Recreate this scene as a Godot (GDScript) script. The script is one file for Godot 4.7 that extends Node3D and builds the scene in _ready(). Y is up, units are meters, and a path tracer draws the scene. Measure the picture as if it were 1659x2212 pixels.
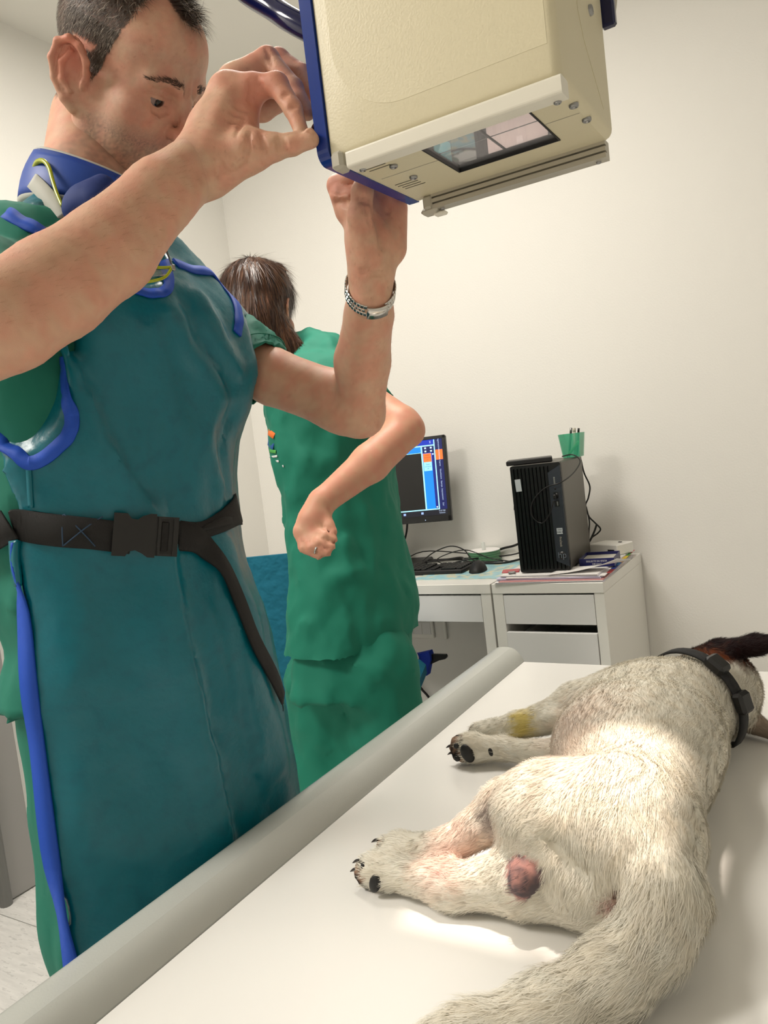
extends Node3D
# A veterinary X-ray room: a clinician adjusts the X-ray head over a dog lying on a table, a colleague walks past a desk.

var taken := {}
var mats := {}

func _ready():
	var cam := Camera3D.new()
	cam.name = "camera"
	cam.position = Vector3(0.6145, 1.2027, 2.6943)
	cam.rotation_degrees = Vector3(-4.493, 31.079, -6.853)
	cam.fov = 67.46
	cam.near = 0.02
	cam.far = 50.0
	add_child(cam)
	cam.current = true
	var we := WorldEnvironment.new()
	we.name = "environment"
	var env := Environment.new()
	env.background_mode = Environment.BG_COLOR
	env.background_color = Color(0, 0, 0)
	env.tonemap_mode = Environment.TONE_MAPPER_LINEAR
	env.tonemap_exposure = 1.13
	env.sdfgi_enabled = true
	env.ssao_enabled = true
	env.ssil_enabled = true
	we.environment = env
	add_child(we)
	ceiling_panel(Vector3(-1.0, 2.735, 3.0), 3.6, "square white LED ceiling panel above the grey door side")
	ceiling_panel(Vector3(-0.5, 2.735, 1.25), 2.2, "square white LED ceiling panel above the desk chair")
	make_materials()
	make_more_materials()
	make_desk_materials()
	make_body_materials()
	build_room()
	build_table()
	build_machine()
	build_desk()
	build_desk_things()
	build_dog()
	build_clinician()
	build_colleague()

# ---------------------------------------------------------------- naming
func numbered(called: String) -> String:
	if not taken.has(called):
		taken[called] = 0
		return called
	taken[called] += 1
	return "%s_%03d" % [called, taken[called]]

func tag(o: Node, label: String, category := "", group := ""):
	if label != "":
		o.set_meta("label", label)
	if category != "":
		o.set_meta("category", category)
	if group != "":
		o.set_meta("group", group)
	return o

func thing(called: String, label: String, category: String, at := Vector3.ZERO, turn := 0.0, group := "") -> Node3D:
	var o := Node3D.new()
	o.name = numbered(called)
	add_child(o)
	o.position = at
	o.rotation.y = turn
	tag(o, label, category, group)
	return o

func put(called: String, mesh: Mesh, m: Material, parent: Node = null, at := Vector3.ZERO, turn := Vector3.ZERO, label := "") -> MeshInstance3D:
	var o := MeshInstance3D.new()
	o.mesh = mesh
	o.material_override = m
	if parent == null:
		o.name = numbered(called)
		add_child(o)
	else:
		o.name = called
		parent.add_child(o, true)
	o.position = at
	o.rotation = turn
	if label != "":
		o.set_meta("label", label)
	return o

func struct(called: String, mesh: Mesh, m: Material, at := Vector3.ZERO, turn := Vector3.ZERO) -> MeshInstance3D:
	var o := put(called, mesh, m, null, at, turn)
	o.set_meta("kind", "structure")
	return o

# ---------------------------------------------------------------- shapes
func st_new(smooth := true) -> SurfaceTool:
	var st := SurfaceTool.new()
	st.begin(Mesh.PRIMITIVE_TRIANGLES)
	st.set_smooth_group(0 if smooth else -1)
	return st

func quad(st: SurfaceTool, a: Vector3, b: Vector3, c: Vector3, d: Vector3):
	for p in [a, b, c, a, c, d]:
		st.add_vertex(p)

func done(st: SurfaceTool) -> ArrayMesh:
	st.generate_normals()
	st.index()
	return st.commit()

# chamfered box centred on its middle
func box(size: Vector3, bevel := 0.0) -> ArrayMesh:
	var st := st_new(false)
	add_box(st, Vector3.ZERO, size, bevel)
	st.generate_normals()
	return st.commit()

func add_box(st: SurfaceTool, mid: Vector3, size: Vector3, bevel := 0.0):
	var h := size * 0.5
	bevel = minf(bevel, minf(h.x, minf(h.y, h.z)) * 0.95)
	if bevel <= 0.0:
		bevel = 0.00001
	var f := func(sx, sy, sz, ax) -> Vector3:
		var p := Vector3(sx * h.x, sy * h.y, sz * h.z)
		for k in 3:
			if k != ax:
				p[k] -= signf(p[k]) * bevel
		return mid + p
	for ax in 3:
		for s in [-1.0, 1.0]:
			var u := (ax + 1) % 3
			var v := (ax + 2) % 3
			var pts := []
			for c in [[-1, -1], [1, -1], [1, 1], [-1, 1]]:
				var sg := Vector3.ZERO
				sg[ax] = s
				sg[u] = c[0]
				sg[v] = c[1]
				pts.append(f.call(sg.x, sg.y, sg.z, ax))
			if s > 0:
				quad(st, pts[3], pts[2], pts[1], pts[0])
			else:
				quad(st, pts[0], pts[1], pts[2], pts[3])
	if bevel > 0.00002:
		for ax in 3:
			var u := (ax + 1) % 3
			var v := (ax + 2) % 3
			for su in [-1.0, 1.0]:
				for sv in [-1.0, 1.0]:
					var a := Vector3.ZERO
					var b := Vector3.ZERO
					a[ax] = -1
					b[ax] = 1
					a[u] = su
					b[u] = su
					a[v] = sv
					b[v] = sv
					var p0: Vector3 = f.call(a.x, a.y, a.z, u)
					var p1: Vector3 = f.call(b.x, b.y, b.z, u)
					var p2: Vector3 = f.call(b.x, b.y, b.z, v)
					var p3: Vector3 = f.call(a.x, a.y, a.z, v)
					if su * sv > 0:
						quad(st, p0, p1, p2, p3)
					else:
						quad(st, p3, p2, p1, p0)
		for sx in [-1.0, 1.0]:
			for sy in [-1.0, 1.0]:
				for sz in [-1.0, 1.0]:
					var t := [f.call(sx, sy, sz, 0), f.call(sx, sy, sz, 1), f.call(sx, sy, sz, 2)]
					if sx * sy * sz < 0:
						t.reverse()
					for k in [2, 1, 0]:
						st.add_vertex(t[k])

# a swept tube through points, radius may be a number or one number for each point
func tube(pts: Array, radius, sides := 10, smooth_path := 0) -> ArrayMesh:
	var st := st_new(true)
	add_tube(st, pts, radius, sides, smooth_path)
	return done(st)

func spline(pts: Array, per: int) -> Array:
	var out := []
	var n := pts.size()
	for i in n - 1:
		var p0 = pts[maxi(i - 1, 0)]
		var p1 = pts[i]
		var p2 = pts[i + 1]
		var p3 = pts[mini(i + 2, n - 1)]
		for k in per:
			var t := float(k) / per
			if p1 is Vector3:
				out.append(p1.cubic_interpolate(p2, p0, p3, t))
			else:
				out.append(cubic_interpolate(p1, p2, p0, p3, t))
	out.append(pts[n - 1])
	return out

func add_tube(st: SurfaceTool, pts: Array, radius, sides := 10, smooth_path := 0, squash := 1.0, up := Vector3.UP):
	var rr := []
	for i in pts.size():
		rr.append(radius[i] if radius is Array else radius)
	if smooth_path > 0:
		pts = spline(pts, smooth_path)
		rr = spline(rr, smooth_path)
	var n := pts.size()
	var rings := []
	var prev := Vector3.ZERO
	for i in n:
		var d: Vector3 = (pts[mini(i + 1, n - 1)] - pts[maxi(i - 1, 0)]).normalized()
		var x: Vector3
		if i == 0:
			x = up.cross(d)
			if x.length() < 0.05:
				x = Vector3.RIGHT.cross(d)
		else:
			x = prev - d * prev.dot(d)
		x = x.normalized()
		prev = x
		var y := d.cross(x)
		var ring := []
		for k in sides:
			var a := TAU * k / sides
			ring.append(pts[i] + (x * cos(a) + y * sin(a) * squash) * rr[i])
		rings.append(ring)
	for i in n - 1:
		for k in sides:
			var k2 := (k + 1) % sides
			quad(st, rings[i][k2], rings[i + 1][k2], rings[i + 1][k], rings[i][k])
	for e in [0, n - 1]:
		for k in sides:
			var k2 := (k + 1) % sides
			st.add_vertex(pts[e])
			if e == 0:
				st.add_vertex(rings[e][k2])
				st.add_vertex(rings[e][k])
			else:
				st.add_vertex(rings[e][k])
				st.add_vertex(rings[e][k2])

# profile of Vector2(radius, height) turned round y
func lathe(profile: Array, sides := 24, smooth := true) -> ArrayMesh:
	var st := st_new(smooth)
	for i in profile.size() - 1:
		var p: Vector2 = profile[i]
		var q: Vector2 = profile[i + 1]
		for k in sides:
			var a := TAU * k / sides
			var b := TAU * (k + 1) / sides
			var p0 := Vector3(cos(a) * p.x, p.y, sin(a) * p.x)
			var p1 := Vector3(cos(b) * p.x, p.y, sin(b) * p.x)
			var q0 := Vector3(cos(a) * q.x, q.y, sin(a) * q.x)
			var q1 := Vector3(cos(b) * q.x, q.y, sin(b) * q.x)
			if p.x > 0.000001:
				for v in [p0, p1, q1]:
					st.add_vertex(v)
			if q.x > 0.000001:
				for v in [p0, q1, q0]:
					st.add_vertex(v)
	return done(st)

# polygon in x,y pulled along z from 0 to depth
func prism(poly: PackedVector2Array, depth: float, smooth := false) -> ArrayMesh:
	var st := st_new(smooth)
	add_prism(st, poly, 0.0, depth)
	if smooth:
		return done(st)
	st.generate_normals()
	return st.commit()

func add_prism(st: SurfaceTool, poly: PackedVector2Array, z0: float, z1: float):
	if not Geometry2D.is_polygon_clockwise(poly):
		poly = poly.duplicate()
		poly.reverse()
	var tri := Geometry2D.triangulate_polygon(poly)
	st.set_smooth_group(-1)
	for i in range(0, tri.size(), 3):
		var t := [poly[tri[i]], poly[tri[i + 1]], poly[tri[i + 2]]]
		if (t[1] - t[0]).cross(t[2] - t[0]) > 0:
			t.reverse()
		for k in 3:
			st.add_vertex(Vector3(t[k].x, t[k].y, z1))
		for k in [2, 1, 0]:
			st.add_vertex(Vector3(t[k].x, t[k].y, z0))
	var n := poly.size()
	for i in n:
		var a := poly[i]
		var b := poly[(i + 1) % n]
		quad(st, Vector3(a.x, a.y, z1), Vector3(a.x, a.y, z0), Vector3(b.x, b.y, z0), Vector3(b.x, b.y, z1))

func round_rect(w: float, h: float, r: float, seg := 5) -> PackedVector2Array:
	var out := PackedVector2Array()
	for c in [[1, 1, 0], [-1, 1, 1], [-1, -1, 2], [1, -1, 3]]:
		for k in seg + 1:
			var a: float = PI / 2 * (c[2] + float(k) / seg)
			out.append(Vector2(c[0] * (w / 2 - r) + cos(a) * r, c[1] * (h / 2 - r) + sin(a) * r))
	return out

# a sheet over a grid of points with thickness, grid[row][col]
func sheet(grid: Array, thick: float) -> ArrayMesh:
	var st := st_new(true)
	var R := grid.size()
	var C: int = grid[0].size()
	var nn := []
	for r in R:
		var row := []
		for c in C:
			var du: Vector3 = grid[r][mini(c + 1, C - 1)] - grid[r][maxi(c - 1, 0)]
			var dv: Vector3 = grid[mini(r + 1, R - 1)][c] - grid[maxi(r - 1, 0)][c]
			row.append(du.cross(dv).normalized() * thick)
		nn.append(row)
	for r in R - 1:
		for c in C - 1:
			quad(st, grid[r][c], grid[r][c + 1], grid[r + 1][c + 1], grid[r + 1][c])
			quad(st, grid[r + 1][c] + nn[r + 1][c], grid[r + 1][c + 1] + nn[r + 1][c + 1], grid[r][c + 1] + nn[r][c + 1], grid[r][c] + nn[r][c])
	for r in R - 1:
		for c in [0, C - 1]:
			var a: Vector3 = grid[r][c]
			var b: Vector3 = grid[r + 1][c]
			if c == 0:
				quad(st, a, b, b + nn[r + 1][c], a + nn[r][c])
			else:
				quad(st, a + nn[r][c], b + nn[r + 1][c], b, a)
	for c in C - 1:
		for r in [0, R - 1]:
			var a: Vector3 = grid[r][c]
			var b: Vector3 = grid[r][c + 1]
			if r == 0:
				quad(st, a + nn[r][c], b + nn[r][c + 1], b, a)
			else:
				quad(st, a, b, b + nn[r][c + 1], a + nn[r][c])
	return done(st)

func letters(text: String, height: float, depth := 0.0006, font := "Droid Sans", bold := false, italic := false) -> TextMesh:
	var t := TextMesh.new()
	var f := SystemFont.new()
	f.font_names = PackedStringArray([font])
	if bold:
		f.font_weight = 700
	f.font_italic = italic
	t.font = f
	t.text = text
	t.font_size = 32
	t.pixel_size = height / 23.0
	t.depth = depth
	t.curve_step = 1.5
	return t

# ---------------------------------------------------------------- materials
func mat(called: String, color: Color, rough := 0.6, metal := 0.0, spec := 0.5) -> StandardMaterial3D:
	var m := StandardMaterial3D.new()
	m.resource_name = called
	m.albedo_color = color
	m.roughness = rough
	m.metallic = metal
	m.metallic_specular = spec
	mats[called] = m
	return m

func noise_tex(freq: float, oct := 4, size := 512, as_normal := false, strength := 4.0, seed_ := 1, kind := FastNoiseLite.TYPE_SIMPLEX_SMOOTH, lo := Color(0, 0, 0), hi := Color(1, 1, 1)) -> NoiseTexture2D:
	var n := FastNoiseLite.new()
	n.noise_type = kind
	n.frequency = freq
	n.fractal_octaves = oct
	n.seed = seed_
	var t := NoiseTexture2D.new()
	t.width = size
	t.height = size
	t.seamless = true
	t.noise = n
	t.as_normal_map = as_normal
	if as_normal:
		t.bump_strength = strength
	else:
		var g := Gradient.new()
		g.set_color(0, lo)
		g.set_color(1, hi)
		t.color_ramp = g
	return t

func relief(m: StandardMaterial3D, tex: Texture2D, amount: float, scale_: float):
	m.normal_enabled = true
	m.normal_texture = tex
	m.normal_scale = amount
	m.uv1_triplanar = true
	m.uv1_world_triplanar = true
	m.uv1_scale = Vector3.ONE * scale_

func make_materials():
	var fine := noise_tex(0.08, 3, 512, true, 3.0, 3)
	var weave := noise_tex(0.3, 2, 256, true, 3.0, 7)
	var wall := mat("wall_paint", Color(0.93, 0.922, 0.9), 0.75)
	relief(wall, fine, 0.12, 3.0)
	mat("ceiling_paint", Color(0.93, 0.92, 0.89), 0.9)
	var fl := mat("floor_vinyl", Color(1, 1, 1), 0.35)
	fl.albedo_texture = streaks()
	fl.uv1_triplanar = true
	fl.uv1_world_triplanar = true
	fl.uv1_scale = Vector3(0.9, 0.9, 0.9)
	mat("seam", Color(0.55, 0.55, 0.53), 0.6)
	mat("door_grey", Color(0.62, 0.61, 0.6), 0.5)
	mat("door_trim", Color(0.52, 0.52, 0.51), 0.5)
	mat("table_top", Color(0.95, 0.945, 0.93), 0.22)
	var rail := mat("rail", Color(0.74, 0.75, 0.73), 0.27)
	relief(rail, fine, 0.1, 8.0)
	mat("steel", Color(0.6, 0.6, 0.6), 0.35, 1.0)
	mat("white_lacquer", Color(0.93, 0.925, 0.9), 0.28)
	mat("drawer_white", Color(0.9, 0.9, 0.895), 0.42)
	mat("dark_gap", Color(0.05, 0.05, 0.05), 0.9)
	var cream := mat("cream_plastic", Color(0.845, 0.81, 0.69), 0.42)
	relief(cream, noise_tex(0.12, 2, 256, true, 2.0, 4), 0.15, 10.0)
	mat("cream_light", Color(0.9, 0.885, 0.83), 0.35)
	mat("grey_plastic", Color(0.72, 0.7, 0.64), 0.45)
	mat("alu", Color(0.75, 0.73, 0.68), 0.42, 0.6)
	mat("blue_gloss", Color(0.02, 0.19, 0.52), 0.18)
	mat("navy_gloss", Color(0.05, 0.07, 0.25), 0.14)
	mat("black_plastic", Color(0.035, 0.035, 0.038), 0.4)
	mat("black_soft", Color(0.05, 0.05, 0.052), 0.6)
	mat("black_rib", Color(0.03, 0.03, 0.032), 0.35)
	mat("slate", Color(0.16, 0.18, 0.21), 0.4)
	mat("gunmetal", Color(0.36, 0.345, 0.32), 0.42, 0.35)
	mat("paper", Color(0.94, 0.93, 0.92), 0.85)
	mat("cable", Color(0.03, 0.03, 0.03), 0.42)

func streaks() -> ImageTexture:
	var im := Image.create(512, 512, false, Image.FORMAT_RGB8)
	var n := FastNoiseLite.new()
	n.seed = 12
	n.frequency = 0.02
	var m := FastNoiseLite.new()
	m.seed = 31
	m.frequency = 0.06
	for y in 512:
		for x in 512:
			var a := n.get_noise_2d(x * 0.6 , y * 5.0)
			var b := m.get_noise_2d(x * 0.5, y * 4.0)
			var v := 0.83 + 0.045 * a + 0.04 * b
			if b > 0.35:
				v -= 0.09
			im.set_pixel(x, y, Color(v, v * 0.992, v * 0.975))
	return ImageTexture.create_from_image(im)

func ceiling_panel(at: Vector3, energy: float, label: String):
	var t := thing("ceiling_light", label, "ceiling light", at, 0.0, "ceiling panels")
	var fm := mat("light_frame", Color(0.9, 0.9, 0.9), 0.5)
	for s in [[0.0, 0.3], [0.0, -0.3], [0.3, 0.0], [-0.3, 0.0]]:
		put("frame", box(Vector3(0.02 if s[0] != 0.0 else 0.62, 0.02, 0.02 if s[1] != 0.0 else 0.62), 0.002), fm, t, Vector3(s[0], -0.01, s[1]))
	var em := mat("lamp_diffuser", Color(0.95, 0.95, 0.95), 0.6)
	em.emission_enabled = true
	em.emission = Color(1.0, 0.95, 0.87)
	em.emission_energy_multiplier = 3.0
	put("diffuser", box(Vector3(0.58, 0.01, 0.58), 0.001), em, t, Vector3(0, -0.008, 0))
	var l := AreaLight3D.new()
	l.name = "panel_light"
	l.area_size = Vector2(0.56, 0.56)
	l.light_color = Color(1.0, 0.975, 0.94)
	l.light_energy = energy
	l.shadow_enabled = true
	l.area_range = 12.0
	t.add_child(l)
	l.position = Vector3(0, -0.025, 0)
	l.rotation_degrees = Vector3(-90, 0, 0)

func make_more_materials():
	mat("slot_shade", Color(0.42, 0.40, 0.34), 0.7)
	var p := mat("clear_pane", Color(0.96, 0.97, 0.98, 0.06), 0.02)
	p.transparency = BaseMaterial3D.TRANSPARENCY_ALPHA
	p.metallic_specular = 0.9
	mat("pale_reflection", Color(0.95, 0.88, 0.87), 0.6)
	mat("teal_reflection", Color(0.35, 0.58, 0.6), 0.6)
	var g := mat("lamp_glow", Color(1, 1, 1), 0.5)
	g.emission_enabled = true
	g.emission = Color(1.0, 0.93, 0.87)
	g.emission_energy_multiplier = 3.0

func make_desk_materials():
	mat("green_disc", Color(0.45, 0.66, 0.5), 0.2)
	mat("green_disc_dark", Color(0.25, 0.45, 0.32), 0.2)
	var fr := mat("frosted", Color(0.9, 0.92, 0.9, 0.55), 0.4)
	fr.transparency = BaseMaterial3D.TRANSPARENCY_ALPHA
	mat("pink_folder", Color(0.82, 0.58, 0.58), 0.6)
	mat("lilac_paper", Color(0.84, 0.82, 0.9), 0.8)
	mat("red_plastic", Color(0.75, 0.13, 0.2), 0.3)
	mat("navy_card", Color(0.06, 0.08, 0.36), 0.4)
	mat("sticker", Color(0.72, 0.75, 0.76), 0.5)
	mat("badge_grey", Color(0.42, 0.46, 0.5), 0.4)
	mat("brown_wood", Color(0.2, 0.13, 0.08), 0.5)
	mat("lime_plastic", Color(0.55, 0.75, 0.45), 0.4)
	var g := mat("green_clear", Color(0.25, 0.72, 0.55, 0.5), 0.3)
	g.transparency = BaseMaterial3D.TRANSPARENCY_ALPHA
	var mp := mat("mat_print", Color(1, 1, 1), 0.35)
	var nz := noise_tex(0.012, 4, 256, false, 1.0, 5)
	var gr := Gradient.new()
	gr.offsets = PackedFloat32Array([0.0, 0.42, 0.55, 0.62, 0.75, 1.0])
	gr.colors = PackedColorArray([Color(0.55, 0.75, 0.8), Color(0.66, 0.84, 0.87), Color(0.72, 0.87, 0.88), Color(0.86, 0.84, 0.74), Color(0.85, 0.88, 0.78), Color(0.4, 0.66, 0.8)])
	nz.color_ramp = gr
	mp.albedo_texture = nz
	mp.uv1_triplanar = true
	mp.uv1_scale = Vector3.ONE * 4.0

func make_body_materials():
	var web := mat("collar_web", Color(0.045, 0.045, 0.05), 0.75)
	relief(web, noise_tex(0.4, 1, 128, true, 4.0, 2), 0.5, 60.0)

# ---------------------------------------------------------------- the room
func build_room():
	var w: Material = mats["wall_paint"]
	var lo := Vector3(-1.645, 0, -0.004)
	var hi := Vector3(1.95, 2.74, 4.7)
	var mid := (lo + hi) / 2
	var sz := hi - lo
	struct("wall_back", box(Vector3(sz.x + 0.4, sz.y + 0.4, 0.2)), w, Vector3(mid.x, mid.y, lo.z - 0.1))
	struct("wall_front", box(Vector3(sz.x + 0.4, sz.y + 0.4, 0.2)), w, Vector3(mid.x, mid.y, hi.z + 0.1))
	struct("wall_left", box(Vector3(0.2, sz.y + 0.4, sz.z)), w, Vector3(lo.x - 0.1, mid.y, mid.z))
	struct("wall_right", box(Vector3(0.2, sz.y + 0.4, sz.z)), w, Vector3(hi.x + 0.1, mid.y, mid.z))
	struct("ceiling", box(Vector3(sz.x, 0.2, sz.z)), mats["ceiling_paint"], Vector3(mid.x, hi.y + 0.1, mid.z))
	var fl := Node3D.new()
	fl.name = "floor"
	fl.set_meta("kind", "structure")
	add_child(fl)
	put("floor_base", box(Vector3(sz.x, 0.1, sz.z)), mats["seam"], fl, Vector3(mid.x, -0.052, mid.z))
	# vinyl sheets laid side by side with thin welded seams
	var z0 := lo.z
	for k in 4:
		var z1: float = [1.5, 3.0, 4.0, hi.z][k]
		put("vinyl_sheet", box(Vector3(sz.x, 0.004, z1 - z0 - 0.003), 0.0005), mats["floor_vinyl"], fl, Vector3(mid.x, -0.002, (z0 + z1) / 2))
		z0 = z1
	# grey door in the left wall
	var d := Node3D.new()
	d.name = "door_1"
	d.set_meta("kind", "structure")
	add_child(d)
	put("door_leaf", box(Vector3(0.04, 2.05, 0.86), 0.003), mats["door_grey"], d, Vector3(-1.628, 1.03, 1.90))
	put("door_frame", box(Vector3(0.05, 2.12, 0.10), 0.006), mats["door_grey"], d, Vector3(-1.622, 1.06, 1.40))
	put("door_frame", box(Vector3(0.05, 2.12, 0.10), 0.006), mats["door_grey"], d, Vector3(-1.622, 1.06, 2.40))
	put("door_frame", box(Vector3(0.05, 0.08, 0.90), 0.006), mats["door_grey"], d, Vector3(-1.622, 2.08, 1.90))
	put("door_frame", tube([Vector3(-1.594, 0.0, 1.462), Vector3(-1.594, 2.1, 1.462)], 0.018, 12), mats["door_trim"], d)
	put("door_handle", tube([Vector3(-1.60, 1.0, 2.24), Vector3(-1.55, 1.0, 2.24), Vector3(-1.55, 1.0, 2.12)], 0.009, 10, 4), mats["steel"], d)

func build_table():
	var t := thing("xray_table", "white topped examination table with grey rounded side rails", "table", Vector3(0.42, 0, 2.15))
	var o := Vector3(0.42, 0, 2.15)
	var zf := 1.272
	var zn := 3.05
	put("tabletop", box(Vector3(0.79, 0.03, zn - zf), 0.002), mats["table_top"], t, Vector3(0.4355, 0.735, (zf + zn) / 2) - o)
	var prof := PackedVector2Array()
	for p in [Vector2(-0.0163, 0.70), Vector2(-0.0185, 0.735), Vector2(-0.0185, 0.770), Vector2(-0.0163, 0.7752), Vector2(-0.011, 0.7772), Vector2(-0.004, 0.7780), Vector2(0.008, 0.7779), Vector2(0.016, 0.7768), Vector2(0.0225, 0.7742), Vector2(0.0285, 0.7697), Vector2(0.0335, 0.7640), Vector2(0.0375, 0.7572), Vector2(0.0403, 0.7505), Vector2(0.0403, 0.70)]:
		prof.append(p)
	put("side_rail", rail_mesh(prof, zf - 0.004, zn), mats["rail"], t, -o)
	var mir := PackedVector2Array()
	for p in prof:
		mir.append(Vector2(0.871 - p.x, p.y))
	put("side_rail", rail_mesh(mir, zf - 0.004, zn), mats["rail"], t, -o)
	for z in [1.45, 2.85]:
		put("column", box(Vector3(0.12, 0.66, 0.12), 0.006), mats["grey_plastic"], t, Vector3(0.43, 0.37, z) - o)
		put("foot", box(Vector3(0.62, 0.04, 0.1), 0.008), mats["grey_plastic"], t, Vector3(0.43, 0.02, z) - o)
	put("frame_beam", box(Vector3(0.5, 0.03, 1.5), 0.004), mats["steel"], t, Vector3(0.43, 0.706, 2.15) - o)

func rail_mesh(prof: PackedVector2Array, z0: float, z1: float) -> ArrayMesh:
	var st := st_new(true)
	var p := prof.duplicate()
	if Geometry2D.is_polygon_clockwise(p):
		p.reverse()
	p.reverse()
	var n := p.size()
	for i in n:
		var a := p[i]
		var b := p[(i + 1) % n]
		var inner := minf(absf(a.x - 0.4355), absf(b.x - 0.4355)) < 0.4190
		st.set_smooth_group((0 if inner else 1) if (a.y > 0.75 and b.y > 0.75) else -1)
		quad(st, Vector3(a.x, a.y, z1), Vector3(a.x, a.y, z0), Vector3(b.x, b.y, z0), Vector3(b.x, b.y, z1))
	var tri := Geometry2D.triangulate_polygon(p)
	st.set_smooth_group(-1)
	for i in range(0, tri.size(), 3):
		for k in 3:
			st.add_vertex(Vector3(p[tri[i + k]].x, p[tri[i + k]].y, z1))
		for k in [2, 1, 0]:
			st.add_vertex(Vector3(p[tri[i + k]].x, p[tri[i + k]].y, z0))
	return done(st)

# ---------------------------------------------------------------- the X-ray head
func housing_mesh(outer: PackedVector2Array, inset: float, y0: float, y1: float, hole: Rect2) -> ArrayMesh:
	# outer is a closed ring in x,z; the lower edge is rounded, the underside leaves a rectangular opening
	var st := st_new(true)
	var mid := Vector2.ZERO
	for p in outer:
		mid += p / outer.size()
	var n := outer.size()
	var rings := []
	var shrink := func(k: float) -> PackedVector2Array:
		var r := PackedVector2Array()
		for i in n:
			var t := (outer[(i + 1) % n] - outer[(i - 1 + n) % n]).normalized()
			var nrm := Vector2(t.y, -t.x)
			if nrm.dot(outer[i] - mid) > 0:
				nrm = -nrm
			r.append(outer[i] + nrm * k * clampf((outer[i].x - 0.2275) / 0.03, 0.0, 1.0))
		return r
	for lv in [[y1, inset], [y1 - inset * 0.3, inset * 0.3], [y1 - inset, 0.0], [y0 + inset, 0.0], [y0 + inset * 0.62, inset * 0.08], [y0 + inset * 0.29, inset * 0.29], [y0 + inset * 0.08, inset * 0.62], [y0, inset]]:
		var flat: PackedVector2Array = shrink.call(lv[1])
		var ring := []
		for p in flat:
			ring.append(Vector3(p.x, lv[0], p.y))
		rings.append(ring)
	var flip := Geometry2D.is_polygon_clockwise(outer)
	for r in rings.size() - 1:
		for i in n:
			var j := (i + 1) % n
			if flip:
				quad(st, rings[r][j], rings[r + 1][j], rings[r + 1][i], rings[r][i])
			else:
				quad(st, rings[r][i], rings[r + 1][i], rings[r + 1][j], rings[r][j])
	st.set_smooth_group(-1)
	var last: Array = rings[-1]
	var inner := []
	var hm := hole.get_center()
	for p in last:
		var d := Vector2(p.x, p.z) - hm
		var k := minf(hole.size.x / 2 / maxf(absf(d.x), 0.00001), hole.size.y / 2 / maxf(absf(d.y), 0.00001))
		inner.append(Vector3(hm.x + d.x * k, y0, hm.y + d.y * k))
	# pull the nearest points into the corners of the opening
	for c in [Vector2(hole.position.x, hole.position.y), hole.end, Vector2(hole.end.x, hole.position.y), Vector2(hole.position.x, hole.end.y)]:
		var best := 0
		for i in n:
			if Vector2(inner[i].x, inner[i].z).distance_to(c) < Vector2(inner[best].x, inner[best].z).distance_to(c):
				best = i
		inner[best] = Vector3(c.x, y0, c.y)
	for i in n:
		var j := (i + 1) % n
		if flip:
			quad(st, last[j], inner[j], inner[i], last[i])
		else:
			quad(st, last[i], inner[i], inner[j], last[j])
	# the top leaves a round opening under the lamp tube
	for i in n:
		var j := (i + 1) % n
		var di: Vector2 = (outer[i] - hm).normalized() * 0.05
		var dj: Vector2 = (outer[j] - hm).normalized() * 0.05
		var pi := Vector3(hm.x + di.x, y1, hm.y + di.y)
		var pj := Vector3(hm.x + dj.x, y1, hm.y + dj.y)
		if flip:
			quad(st, rings[0][i], pi, pj, rings[0][j])
		else:
			quad(st, rings[0][j], pj, pi, rings[0][i])
	return done(st)

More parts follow.
